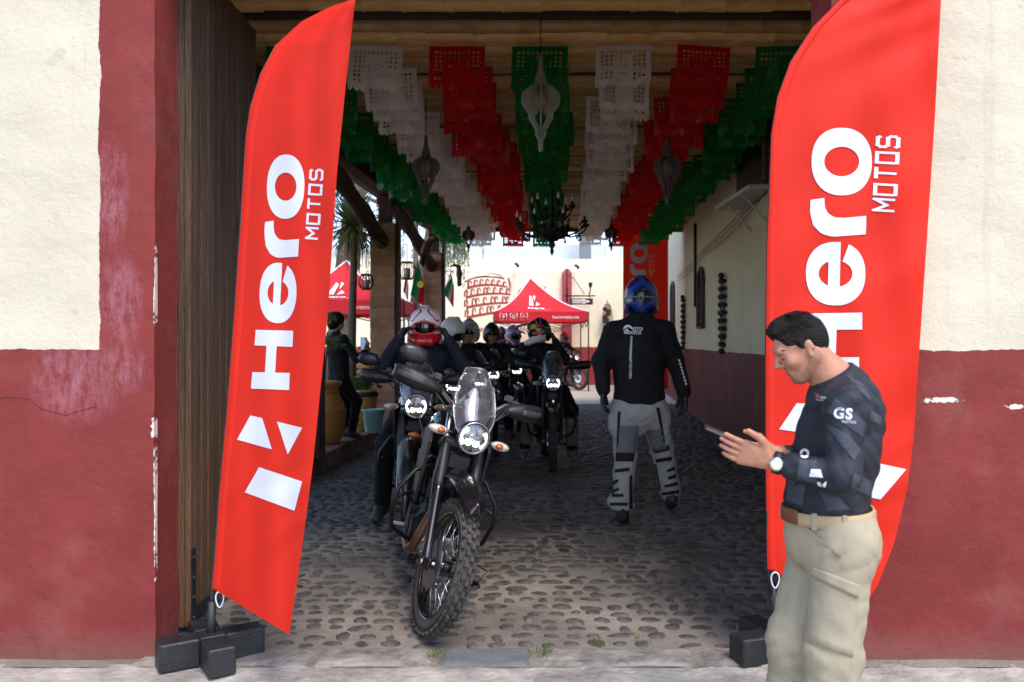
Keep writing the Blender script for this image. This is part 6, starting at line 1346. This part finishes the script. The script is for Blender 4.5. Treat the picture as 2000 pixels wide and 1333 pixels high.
# ================================================================ COURTYARD: TENTS, MURAL, SIGN, FLAGS
tent_red = translucent('tent_cloth', lin(214, 44, 52), .3, .6, var=.06); tent_w = mat('tent_print', lin(240, 234, 232), .7)
pole_m = mat('tent_pole', lin(50, 52, 54), .4, metal=.6)
def tent(label, x0, x1, d0, d1, ze, za, val=.3, decor=True, apx=0.0):
    c = Vector(((x0+x1)/2, (d0+d1)/2, 0)); t = thing('canopy_tent', label, 'tent', c, 'red canopy tents in the courtyard')
    cs = [V(x0, d0, ze), V(x1, d0, ze), V(x1, d1, ze), V(x0, d1, ze)]; ap = V(c.x+apx, c.y, za)
    def face(a, b_):
        def fn(u, v):
            p = a.lerp(b_, u).lerp(ap, v); p = p.copy(); p.z -= .42*math.sin(math.pi*min(1, v))*(.75+.25*math.sin(math.pi*u))*.62; return p
        return fn
    for i in range(4):
        a, b_ = cs[i], cs[(i+1) % 4]; mb = MB(); mb.grid(face(a, b_), 12, 12); mb.build('roof_panel', tent_red, t, world=True)
        mb = MB(); mb.grid(lambda u, v: a.lerp(b_, u)+V(.01*math.sin(u*20), .01*math.sin(u*17), -val*v), 16, 2); vo = mb.build('valance', tent_red, t, world=True)
        mb = MB(); mb.tube([face(a, b_)(0, v/10)+V(0, 0, .012) for v in range(11)], .02, 4); mb.build('seam', tent_w, t, world=True)
        mb = MB(); q = cs[i]; mb.tube([q+V(0, 0, -.02), V(q.x, q.y, 0)], .022, 6); mb.box((q.x, q.y, .01), (.1, .1, .02)); mb.build('pole', pole_m, t, world=True)
        mb = MB(); m_ = a.lerp(b_, .5); mb.tube([a+V(0, 0, -.25), a.lerp(b_, .25)+V(0, 0, -.45), m_+V(0, 0, -.25), a.lerp(b_, .75)+V(0, 0, -.45), b_+V(0, 0, -.25)], .014, 5); mb.build('truss', pole_m, t, world=True)
    fr_ = face(cs[0], cs[1])
    def onroof(vs, fs, uc, v0, su, sv, name):
        mb = MB(); mb.add([fr_(uc+x*su, v0+y*sv)+V(0, -.02, .02) for x, y in vs], fs); mb.build(name, tent_w, t, world=True)
    vs, fs = text_tris('Hero', 1, offset=.035, spacing=1.05); onroof(vs, fs, .47, .22, .105, .13, 'lettering')
    vs, fs = text_tris('MOTOS', .4, spacing=1.3); onroof(vs, fs, .55, .15, .12, .12, 'small_lettering')
    for q in ([(-.35, 0), (-.08, -.1), (-.08, .9), (-.35, 1)], [(.08, .5), (.32, .95), (.08, 1.05)], [(.08, -.12), (.42, .1), (.24, .42)]):
        onroof(q, [list(range(len(q)))], .46, .40, .26, .26, 'emblem')
    def onval(vs, fs, uc, zc, s, name):
        mb = MB(); w_ = x1-x0; mb.add([cs[0].lerp(cs[1], uc)+V(x*s, -.035, zc+y*s) for x, y in vs], fs); mb.build(name, tent_w, t, world=True)
    vs, fs = text_tris('heromotos.mx', 1); onval(vs, fs, .76, -.2, .135, 'lettering')
    if decor:
        for k, uc in enumerate((.10, .21, .32)):
            mb = MB(); o_ = cs[0].lerp(cs[1], uc)+V(0, -.035, -.15); mb.tube([o_+V(x, 0, z) for x, z in ((-.1, -.1), (.1, -.1), (.1, .1), (-.1, .1))], .012, 4, closed=True)
            if k == 0: mb.tube([o_+V(.05, 0, .07), o_+V(.01, 0, .06), o_+V(0, 0, .02), o_+V(0, 0, -.09)], .013, 4); mb.tube([o_+V(-.03, 0, .0), o_+V(.04, 0, .0)], .012, 4)
            elif k == 1: mb.tube([o_+V(.045*math.cos(a), 0, .045*math.sin(a)) for a in [j*.63 for j in range(10)]], .011, 4, closed=True)
            else: mb.tube([o_+V(-.05, 0, -.04), o_+V(0, 0, .05), o_+V(.05, 0, -.04)], .012, 4)
            mb.build('icon', tent_w, t, world=True)
    return t
tent('red canopy tent before the mural, right of the pack of riders', at(965, 610, 25.0).x, at(1147, 610, 25.0).x, 24.6, 27.4, 2.38, 3.5, apx=-.3)
tent('red canopy tent in the garden seen between the pillars on the left', -5.35, -2.32, 17.6, 20.4, 2.38, 3.35, decor=False)
for i, d in enumerate(()): pass
# mural: arches drawn in dark red paint on the far wall
mural = mat('mural_paint', lin(158, 62, 58), .8, var=.12)
MZ = FW-.012
def mp(x, y): return at(850+x/3.808, 420+y/3.808, MZ)
t = thing('wall_mural', 'dark red arena drawing painted on the far courtyard wall', 'mural', at(950, 660, MZ))
def brush(pts, w0, w1, name='brush_stroke'):
    mb = MB(); n = len(pts); A, B = [], []
    for i, p in enumerate(pts):
        a, b_ = Vector(pts[max(0, i-1)]), Vector(pts[min(n-1, i+1)]); d = (b_-a).normalized(); nn = Vector((-d.y, d.x)); k = i/(n-1); w_ = (w0+(w1-w0)*k)/2
        A.append((p[0]+nn.x*w_, p[1]+nn.y*w_)); B.append((p[0]-nn.x*w_, p[1]-nn.y*w_))
    mb.strip(A, B, mp, nv=1); return mb.build(name, mural, t, world=True)
def arc_pts(P, n=14):
    out = []
    for k in range(n+1):
        u = k/n; a, b_, c_ = P; out.append(((1-u)**2*a[0]+2*u*(1-u)*b_[0]+u*u*c_[0], (1-u)**2*a[1]+2*u*(1-u)*b_[1]+u*u*c_[1]))
    return out
brush(arc_pts(((222, 498), (300, 452), (400, 458))), 10, 9); brush(arc_pts(((300, 470), (400, 448), (515, 475))), 3, 12); brush(arc_pts(((385, 440), (450, 428), (500, 462))), 3, 6)
for (y0, y1, dy, na, xa, xb) in ((545, 520, 44, 7, 250, 525), (615, 575, 52, 8, 243, 550), (690, 640, 58, 9, 243, 610), (765, 700, 60, 8, 248, 600)):
    cv = arc_pts(((xa-12, y0), ((xa+xb)/2, y0-46), (xb+12, y1+18))); brush(cv, 20, 11)
    for k in range(na):
        u = (k+.55)/na; i = int(u*14); bx, by = cv[i]; w_ = 23-6*u; h_ = dy*(1.08-.25*u)
        pts = [(bx-w_/2, by-6), (bx-w_/2, by-h_*.7)]+[(bx-w_/2*math.cos(a), by-h_*.7-w_*.55*math.sin(a)) for a in [math.pi*j/6 for j in range(7)]]+[(bx+w_/2, by-h_*.45)]
        brush(pts, 13, 6)
    brush([(xa-6, y0-4), (xa-10, y0-dy*1.25)], 9, 5)
brush(arc_pts(((543, 470), (560, 520), (548, 575))), 14, 6); brush(arc_pts(((560, 500), (570, 545), (556, 580))), 5, 4)
wt = thing('wall_lettering', 'dark red painted cafe lettering on the far courtyard wall behind the tent', 'lettering', at(1035, 640, MZ))
for (txt, x, y, s, kw) in (('C', 636, 622, 120, dict(shear=.3)), ('afé', 762, 600, 100, dict(shear=.3)), ('Romano', 720, 640, 52, dict(shear=.3)), ('Restaurante - Hostal Parque', 622, 868, 58, dict(shear=.3))):
    vs, fs = text_tris(txt, s, offset=.01*s*.3, **kw); mb = MB(); mb.add([mp(x+a, y-b_) for a, b_ in vs], [f[::-1] for f in fs]); mb.build('lettering', mural, wt, world=True)
# entrance sign on an iron bracket
t = thing('entrance_sign', 'black and white hanging ENTRADA arrow sign on an iron bracket', 'sign', at(1128, 590, 27.4)); SD = 27.45
sp = lambda x, y, o=0: at(850+x/3.808, 420+y/3.808, SD-o)
mb = MB(); mb.tube([sp(980, 400), sp(980, 655)], .028, 6); mb.tube([sp(962, 603), sp(1190, 603)], .024, 6); mb.tube([sp(985, 450), sp(1030, 470), sp(1110, 590)], .012, 5); mb.tube([sp(1145, 610), sp(1155, 545)], .02, 5); mb.build('bracket', iron, t, world=True)
mb = MB(); mb.lathe([(0, -.06), (.05, 0), (.07, .12), (.03, .15), (0, .15)], 8, sp(1155, 535)); mb.build('torch_lamp', iron, t, world=True)
for x in (1030, 1148): mb = MB(); mb.tube([sp(x, 604), sp(x, 620)], .012, 5); mb.build('hook', iron, t, world=True)
a, b_ = sp(1002, 622), sp(1172, 668); mb = MB(); mb.box((a+b_)/2, (b_.x-a.x, .05, a.z-b_.z)); mb.build('board', mat('sign_black', lin(28, 28, 29), .5), t, world=True)
ar = [(1020, 630), (1098, 630), (1098, 624), (1155, 644), (1098, 664), (1098, 657), (1020, 657)]; mb = MB(); mb.add([sp(x, y, .032) for x, y in ar], [[0, 1, 2, 3, 4, 5, 6]]); mb.build('arrow', mat('sign_white', lin(235, 232, 226), .6), t, world=True)
vs, fs = text_tris('ENTRADA', 23, offset=.5, spacing=1.02); mb = MB(); mb.add([sp(1076+x, 652-y, .038) for x, y in vs], [f[::-1] for f in fs]); mb.build('lettering', mat('sign_red', lin(120, 30, 34), .6), t, world=True)
# birdcage ornament and spotlights on the far wall
brass = mat('dull_brass', lin(140, 110, 66), .5, metal=.5, var=.3)
t = thing('birdcage_ornament', 'small brass birdcage ornament with flowers on the far courtyard wall', 'wall ornament', sp(1282, 830, -.4))
for k in range(7):
    u = (k-3)/3; mb = MB(); mb.tube([sp(1282+u*36, 830, -.3), sp(1282+u*36, 710+40*u*u, -.3), sp(1282+u*20, 672, -.3), sp(1282, 655, -.3)], .014, 5); mb.build('wire', brass, t, world=True)
for k in range(9): mb = MB(); mb.ell(sp(1282+random.uniform(-22, 22), 700+k*13, -.2), (.09, .05, .07), 8, 5); mb.build('flower', rust, t, world=True)
mb = MB(); mb.tube([sp(1282, 655, -.3), sp(1280, 632, -.3)], .014, 5); mb.build('hook', brass, t, world=True)
for (x, y, lab) in ((602, 365, 'left small wall spotlight above the mural'), (1047, 378, 'right small wall spotlight above the red pilaster')):
    mb = MB(); p = sp(x, y, -.3); mb.box(p, (.12, .12, .07), bev=.02); mb.cyl(p+V(.03, -.06, -.01), p+V(.06, -.16, -.09), .035, .055, 8); o = mb.build('wall_spotlight', blk_pl); tag(o, lab, 'spotlight', 'spotlights on the far wall')
# hanging national flags
def hang_flag(label, pts, cols, d, group='flags hanging by the pillars'):
    t = thing('hanging_flag', label, 'flag', at(*pts[0], d), group); n = len(cols); a, l, r_, bt = [Vector(p) for p in pts]
    for k in range(n):
        mb = MB(); u0, u1 = k/n, (k+1)/n
        mb.strip([(a.lerp(l, u0)).to_tuple(), (a.lerp(l, u1)).to_tuple()] if False else [tuple(a.lerp(l, 0).lerp(r_.lerp(a, 0), u0)), tuple(l.lerp(bt, u0))], [tuple(a.lerp(r_, u1)), tuple(l.lerp(bt, u1))], lambda x, y: at(x, y, d+.03*math.sin(x*.35+y*.1)), n=10, nv=3); mb.build('stripe', cols[k], t, world=True)
    mb = MB(); mb.tube([at(a.x, a.y-8, d), at(l.x, l.y+3, d+.05)], .01, 5); mb.build('staff', wood_d, t, world=True)
    return t
fg, frd, fwt, fbl = [translucent(n_, c_, .5, .6) for n_, c_ in (('flag_green', lin(24, 116, 60)), ('flag_red', lin(200, 28, 34)), ('flag_white', lin(226, 222, 216)), ('flag_blue', lin(40, 60, 140)))]
hang_flag('green and red flag with a yellow crest hanging between the two far pillars', [(817, 515), (802, 575), (829, 560), (828, 600)], [fg, frd], 16.8)
mb = MB(); t_ = bpy.context.scene.objects['hanging_flag']; mb.lathe([(.0, 0), (.07, .0)], 12, at(821, 556, 16.7), 'Y'); mb.build('crest', mat('crest_yellow', lin(226, 190, 50), .6), t_, world=True)
hang_flag('green, white and red flag hanging right of the farthest pillar', [(882, 538), (866, 572), (887, 560), (886, 602)], [fg, fwt, frd], 17.0)
hang_flag('blue white and red flag glimpsed behind the middle pillar', [(795, 535), (788, 568), (798, 560), (797, 590)], [frd, fwt, fbl], 16.9)
# ================================================================ GARDEN ON THE LEFT
leaf_g = translucent('leaf_green', lin(70, 92, 44), .35, .5, var=.35); leaf_y = translucent('leaf_yucca', lin(128, 140, 74), .35, .45, var=.3); leaf_p = translucent('leaf_pale', lin(122, 132, 84), .4, .55, var=.3)
deadl = mat('dead_leaf', lin(138, 116, 84), .8, var=.3); bark = mat('rough_bark', lin(62, 54, 48), .95, col2=lin(112, 100, 90), vscale=12, bump=1.0, bscale=22); bark2 = mat('smooth_bark', lin(104, 90, 76), .9, var=.25, vscale=14, bump=.6, bscale=30)
def leaves(mb, fn, n, size, seed, asp=2.4, droop=None):
    r = random.Random(seed)
    for _ in range(n):
        p = fn(r)
        if p is None: continue
        d = Vector((r.gauss(0, 1), r.gauss(0, 1), r.gauss(0, .7))) if droop is None else Vector((r.gauss(0, .35), r.gauss(0, .35), -1))
        d.normalize(); s = d.cross(Vector((r.gauss(0, 1), r.gauss(0, 1), r.gauss(0, 1)))).normalized(); L_ = size*r.uniform(.6, 1.3); w_ = L_/asp/2
        mb.add([p, p+d*L_*.45+s*w_, p+d*L_, p+d*L_*.45-s*w_], [[0, 1, 2, 3]], True)
def clumps(c, rad, nc, cr, seed):
    r = random.Random(seed); c = Vector(c); cs = []
    for _ in range(nc):
        while True:
            v = Vector((r.uniform(-1, 1), r.uniform(-1, 1), r.uniform(-1, 1)))
            if .25 < v.length < 1: break
        cs.append(c+Vector((v.x*rad[0], v.y*rad[1], v.z*rad[2])))
    def fn(r2):
        q = r2.choice(cs); k = cr*r2.random()**.4; v = Vector((r2.gauss(0, 1), r2.gauss(0, 1), r2.gauss(0, 1))).normalized(); return q+v*k
    return fn, cs
def tree(label, base_p, top_p, r0, crown_c, crown_r, n, size, seed, m=leaf_g, bm=bark, nc=26, cr=.45, droop=None, group='trees in the garden'):
    t = thing('tree', label, 'tree', base_p, group); a, b_ = Vector(base_p), Vector(top_p); rr = random.Random(seed); pts = []; rs = []
    for k in range(9):
        u = k/8; p = a.lerp(b_, u)+Vector((math.sin(u*5+seed)*.08, math.cos(u*4+seed)*.08, 0)); pts.append(p); rs.append(r0*(1.25-.5*u+.3*(u < .05)))
    mb = MB(); mb.tube(pts, rs, 12)
    fn, cs = clumps(crown_c, crown_r, nc, cr, seed)
    for q in cs[:12]: mb.tube([pts[-2], pts[-1].lerp(q, .5)+Vector((0, 0, .2)), q], [r0*.5, r0*.25, .02], 6)
    mb.build('trunk', bm, t, world=True)
    mb = MB(); leaves(mb, fn, n, size, seed+1, droop=droop); mb.build('crown', m, t, world=True); return t
tree('big gnarled tree with rough grey trunk behind the left tent', (at(668, 660, 21.8).x, 21.8, 0), at(690, 330, 21.8), .34, (at(630, 250, 21.8).x, 22, 6.6), (2.4, 2.4, 1.2), 2400, .12, 3)
tree('leafy tree close behind the wooden door, glimpsed left of the banner', (-3.6, 8.2, .18), (-3.4, 8.4, 3.0), .12, (-2.95, 7.9, 3.7), (.9, 1.2, 1.0), 3200, .085, 8, m=leaf_p, nc=30, cr=.3)
tree('dark green garden tree behind the left tent', (-7.5, 21.5, 0), (-7.4, 21.5, 3), .2, (-7.4, 21.5, 4.3), (2.6, 2.2, 1.8), 3500, .16, 12, nc=24, cr=.7)
# weeping pepper tree by the far pillar
t = thing('weeping_tree', 'weeping tree with hanging thin foliage beside the farthest pillar', 'tree', (at(800, 700, 22).x, 22.5, 0))
mb = MB(); mb.tube([(at(800, 700, 22).x, 22.5, 0), (at(805, 560, 22).x, 22.5, 2.4), (at(840, 430, 22).x, 22.4, 4.8)], [.2, .16, .1], 9)
rr = random.Random(2); fol = MB()
for k in range(170):
    x = rr.gauss(886, 20) if k < 130 else rr.uniform(650, 850); y0 = rr.uniform(330, 440); p0 = at(x, y0, 21.5+rr.uniform(-.8, .8)); L_ = rr.uniform(.6, 1.75); sw = rr.uniform(-.12, .12)
    pts = [p0+Vector((sw*q*q, 0, -L_*q)) for q in [j/8 for j in range(9)]]; fol.tube(pts, .006, 3)
    for j in range(26):
        q = rr.random(); p = p0+Vector((sw*q*q, 0, -L_*q)); d = Vector((rr.gauss(0, .6), rr.gauss(0, .6), -.7)).normalized(); s = d.cross(Vector((0, 1, 0))).normalized()*.014; l_ = rr.uniform(.08, .16); fol.add([p, p+d*l_*.5+s, p+d*l_, p+d*l_*.5-s], [[0, 1, 2, 3]])
mb.tube([(at(840, 430, 22).x, 22.4, 4.8), (at(880, 400, 22).x, 21.6, 5.3)], [.08, .05], 6); mb.tube([(at(835, 440, 22).x, 22.4, 4.6), (at(720, 390, 22).x, 21.6, 5.3)], [.08, .05], 6)
mb.build('trunk', bark, t, world=True); fol.build('crown', leaf_p, t, world=True)
# yucca palm
c = at(690, 442, 12.4); t = thing('yucca_palm', 'spiky yucca palm on a thin stem between the banner and the middle pillar', 'palm', (c.x+.02, 12.4, .18))
mb = MB(); mb.tube([(at(688, 800, 12.4).x, 12.4, .18), at(687, 640, 12.4), at(691, 520, 12.4), c], [.075, .062, .055, .06], 9); mb.build('trunk', bark2, t, world=True)
rr = random.Random(6)
for k in range(190):
    a = rr.uniform(0, 6.283); e = math.asin(rr.uniform(-.55, 1)); d = Vector((math.cos(a)*math.cos(e), math.sin(a)*math.cos(e), math.sin(e))); L_ = rr.uniform(.5, .82); s = d.cross(Vector((0, 0, 1))).normalized(); sag = rr.uniform(.06, .3)*(1-abs(d.z)*.6); mb = MB(); vs = []
    for j in range(6):
        q = j/5; p = c+d*L_*q+Vector((0, 0, -sag*q*q)); w_ = .021*(1-q**2.2)*(.6+q if q < .4 else 1)+.0008; vs += [p-s*w_, p+s*w_]
    mb.add(vs, [[2*j, 2*j+1, 2*j+3, 2*j+2] for j in range(5)], True); mb.build('leaf', leaf_y if rr.random() < .85 else deadl, t, world=True)
mb = MB()
for k in range(34):
    a = rr.uniform(0, 6.283); r_ = rr.uniform(.06, .2); p = c+Vector((math.cos(a)*r_, math.sin(a)*r_, -.08)); L_ = rr.uniform(.35, .75); s = Vector((-math.sin(a), math.cos(a), 0))*.012; mb.add([p-s, p+s, p+Vector((math.cos(a)*.1, math.sin(a)*.1, -L_*.5))+s, p+Vector((math.cos(a)*.1, math.sin(a)*.1, -L_*.5))-s, p+Vector((math.cos(a)*.07, math.sin(a)*.07, -L_))], [[0, 1, 2, 3], [3, 2, 4]])
mb.build('dead_skirt', deadl, t, world=True)
c2 = at(812, 432, 19.5); t = thing('yucca_palm', 'smaller spiky palm seen behind the middle pillar against the sky', 'palm', (c2.x, 19.5, 0)); mb = MB(); mb.tube([(c2.x, 19.5, 0), c2], [.08, .06], 8); mb.build('trunk', bark2, t, world=True)
for k in range(50):
    a = rr.uniform(0, 6.283); e = math.asin(rr.uniform(-.4, 1)); d = Vector((math.cos(a)*math.cos(e), math.sin(a)*math.cos(e), math.sin(e))); s = d.cross(Vector((0, 0, 1))).normalized()*.018; mb = MB(); mb.add([c2-s, c2+s, c2+d*.5+s-V(0, 0, .05), c2+d*.5-s-V(0, 0, .05), c2+d*.95-V(0, 0, .25)], [[0, 1, 2, 3], [3, 2, 4]]); mb.build('leaf', leaf_y, t, world=True)
# pots
ochre = mat('ochre_glaze', lin(186, 132, 62), .45, var=.15, vscale=5, bump=.15, bscale=20); dband = mat('pot_band', lin(34, 32, 36), .5)
p = at(634, 880, 10.25); t = thing('clay_urn', 'big ochre clay urn on the kerb beside the nearest pillar', 'urn', (p.x, 10.25, .2))
mb = MB(); mb.lathe([(.0, 0), (.16, 0), (.20, .06), (.25, .2), (.265, .32), (.26, .42), (.235, .52), (.19, .60), (.165, .67), (.17, .70), (.21, .74), (.215, .77), (.20, .79), (.17, .77), (.15, .70)], 28); mb.build('body', ochre, t)
for z, r_ in ((.40, .268), (.43, .263), (.66, .172)): mb = MB(); mb.tube([(r_*math.cos(a), r_*math.sin(a), z) for a in [2*math.pi*k/28 for k in range(28)]], .012, 6, closed=True); mb.build('ridge', ochre, t)
def plant(t, c, n, size, rad, seed, m=leaf_g):
    mb = MB(); c = Vector(c); leaves(mb, lambda r: c+Vector((r.gauss(0, rad*.5), r.gauss(0, rad*.5), abs(r.gauss(0, rad*.45)))), n, size, seed, 1.9); return mb.build('foliage', m, t, world=True)
p = at(707, 830, 11.9); t = thing('flower_pot', 'ochre flower pot with a black rim beside the blue bucket', 'pot', (p.x, 11.9, .19))
mb = MB(); mb.lathe([(0, 0), (.15, 0), (.19, .2), (.225, .5), (.23, .6), (.2, .6), (.19, .5)], 24); mb.build('body', ochre, t); mb = MB(); mb.lathe([(.232, .5), (.24, .51), (.24, .56), (.232, .57)], 24); mb.build('band', dband, t); plant(t, (p.x, 11.9, .8), 160, .09, .17, 3)
p = at(714, 780, 13.7); t = thing('basket_planter', 'woven ochre basket planter behind the flower pot', 'planter', (p.x, 13.7, .19))
mb = MB(); mb.lathe([(0, 0), (.2, 0), (.25, .3), (.3, .85), (.3, .95), (.27, .95)], 24); mb.build('body', ochre, t)
for j in range(7):
    mb = MB(); pts = [((.262+.055*(j/7)*1)*math.cos(a)*1.02, (.262+.055*(j/7))*math.sin(a)*1.02, .32+.09*j+(.025 if k % 2 else -.025)) for k, a in enumerate([2*math.pi*k/32 for k in range(32)])]; mb.tube(pts, .017, 5, closed=True); mb.build('weave', mat('straw', lin(204, 158, 84), .7, var=.25), t)
plant(t, (p.x, 13.7, 1.15), 120, .1, .2, 5)
p = at(729, 845, 11.5); t = thing('bucket', 'pale blue plastic bucket on the kerb by the middle pillar', 'bucket', (p.x, 11.5, .2)); tl_ = mat('pale_blue_plastic', lin(150, 192, 192), .5, var=.12, vscale=7)
mb = MB(); mb.lathe([(0, .005), (.105, .005), (.115, .03), (.15, .31), (.165, .32), (.165, .335), (.148, .335), (.11, .03), (0, .02)], 26); mb.build('shell', tl_, t)
mb = MB(); mb.tube([(.165*math.cos(a), -.02-.06*math.sin(a), .32-.10*math.sin(a)) for a in [math.pi*k/14 for k in range(15)]], .006, 5); mb.build('handle', blk_pl, t)
p = at(677, 835, 11.2); t = thing('plastic_crate', 'yellow plastic crate behind the legs of the man at the urn', 'crate', (p.x, 11.2, .2)); ylw = mat('yellow_plastic', lin(206, 190, 40), .5)
for k in range(4): mb = MB(); mb.box((0, 0, .05+.09*k), (.34, .26, .03)); mb.build('slat', ylw, t)
for x in (-.16, .16):
    for y in (-.12, .12): mb = MB(); mb.box((x, y, .18), (.03, .03, .36)); mb.build('corner', ylw, t)
p = at(640, 660, 9.6); t = thing('leafy_shrub', 'leafy climbing shrub at the edge of the nearest pillar', 'shrub', (p.x-.05, 9.6, .19)); mb = MB(); mb.tube([(p.x-.06, 9.6, .19), (p.x-.05, 9.6, .9), (p.x, 9.6, 1.5)], [.02, .015, .008], 6); mb.build('stem', bark2, t, world=True)
plant(t, (p.x+.02, 9.6, 1.42), 70, .085, .13, 9, leaf_p); plant(t, (p.x+.02, 9.6, 1.75), 40, .08, .08, 10, leaf_p)
# globe lanterns
for (x, y, d, lab) in ((715, 551, 11.0, 'round slatted globe lantern hanging in front of the left tent'), (795, 529, 14.3, 'round slatted globe lantern hanging behind the middle pillar')):
    c = at(x, y, d); t = thing('globe_lantern', lab, 'lantern', c, 'round slatted globe lanterns'); r_ = .105 if d < 12 else .16
    for k in range(14): a = 2*math.pi*k/14; mb = MB(); mb.tube([(math.cos(a)*r_*math.cos(e), math.sin(a)*r_*math.cos(e), r_*1.02*math.sin(e)) for e in [R(-60+120*j/8) for j in range(9)]], .006, 4); mb.build('slat', wood_d, t)
    for z in (-.9, .9): mb = MB(); mb.lathe([(0, z*r_-.012), (r_*.62, z*r_-.012), (r_*.62, z*r_+.012), (0, z*r_+.012)], 16); mb.build('cap', wood_d, t)
    mb = MB(); mb.cyl((0, 0, -r_*.8), (0, 0, r_*.25), r_*.36, n=12); mb.build('candle', mat('candle_wax', lin(200, 190, 170), .5), t)
    mb = MB(); mb.tube([(0, 0, r_*.9), (0, 0, r_*.9+.6)], .004, 4); mb.build('cord', blk_fr, t)
# painted bird ornaments
c = at(832, 487, 13.6); t = thing('parrot_ornament', 'painted hanging parrot ornament with blue crest on the curved log', 'ornament', c)
bb = mat('parrot_body', lin(92, 66, 54), .6, col2=lin(120, 60, 50), vscale=18); bh = mat('parrot_blue', lin(66, 84, 108), .6); bw = mat('parrot_wing', lin(52, 60, 44), .6, col2=lin(70, 52, 44), vscale=20)
body_obj('body', [ball(c, (.075, .07, .12), 0, rot=Matrix.Rotation(R(25), 3, 'Y')), cap(c+V(.02, 0, .08), c+V(.10, 0, .16), .055, .06, 0, .04), ball(c+V(.115, 0, .17), .065, 0)], .012, bb, t)
mb = MB(); mb.ell(c+V(.115, -.045, .18), (.035, .03, .035), 10, 7); mb.build('eye', mat('parrot_eye', lin(200, 190, 130), .4), t, world=True)
for k in range(5): mb = MB(); mb.tube([c+V(.07+.02*k, 0, .22), c+V(.03+.03*k, 0, .31-.02*abs(k-2))], [.014, .004], 5); mb.build('crest', bh, t, world=True)
mb = MB(); mb.tube([c+V(.16, -.0, .17), c+V(.205, 0, .15), c+V(.2, 0, .11)], [.03, .022, .005], 7); mb.build('beak', blk_pl, t, world=True)
for k in range(4): mb = MB(); mb.tube([c+V(-.02-.012*k, -.01*k, -.09), c+V(-.05-.012*k, 0, -.30+.02*k)], [.022, .016], 5); mb.build('tail_feather', bw, t, world=True)
c = at(897, 535, 15.5); t = thing('toucan_ornament', 'dark toucan ornament perched left of the mural', 'ornament', c); tc_ = mat('toucan_dark', lin(78, 62, 40), .6)
body_obj('body', [ball(c, (.055, .05, .10), 0), ball(c+V(-.01, 0, .12), .048, 0), cap(c, c+V(.0, 0, -.2), .04, .045, 0, .03)], .01, tc_, t)
mb = MB(); mb.tube([c+V(-.03, 0, .14), c+V(-.10, 0, .165), c+V(-.17, 0, .13)], [.03, .027, .008], 7); mb.build('beak', blk_pl, t, world=True)
# weeds between the threshold stones, fallen leaves
wg = translucent('weed_green', lin(96, 112, 44), .3, .6, var=.3)
for i, (x, y, n, lab) in enumerate(((850, 1288, 40, 'tuft of grass at the left end of the grey threshold stone'), (1058, 1283, 60, 'tuft of grass at the right end of the grey threshold stone'), (1168, 1266, 30, 'small weed right of the grass tufts on the threshold'), (1250, 1256, 16, 'smallest weed among the cobbles right of the threshold stone'))):
    d = 1.48*F/(y-668); p = at(x, y, d); p.z = .02; mb = MB(); r = random.Random(i)
    for k in range(n): q = p+Vector((r.gauss(0, .022), r.gauss(0, .035), 0)); dd = Vector((r.gauss(0, .5), r.gauss(0, .5), 1)).normalized(); s = dd.cross(Vector((r.gauss(0, 1), r.gauss(0, 1), 0))).normalized()*.003; l_ = r.uniform(.015, .045); mb.add([q-s, q+s, q+dd*l_], [[0, 1, 2]])
    o = mb.build('grass_tuft', wg); tag(o, lab, 'grass')
lo_ = mat('orange_leaf', lin(170, 104, 40), .7, var=.2)
for i, (x, y, lab) in enumerate(((590, 1150, 'fallen orange leaf on the cobbles beside the left banner'), (676, 1016, 'fallen orange leaf on the cobbles near the garden kerb'), (1278, 1004, 'fallen orange leaf behind the walking rider'))):
    p = at(x, y, 1.48*F/(y-668)); p.z = .03; mb = MB(); mb.add([p+V(-.03, 0, 0), p+V(0, .015, .008), p+V(.035, 0, 0), p+V(0, -.018, .01)], [[0, 1, 2, 3]]); o = mb.build('fallen_leaf', lo_, solid=.001); tag(o, lab, 'leaf')
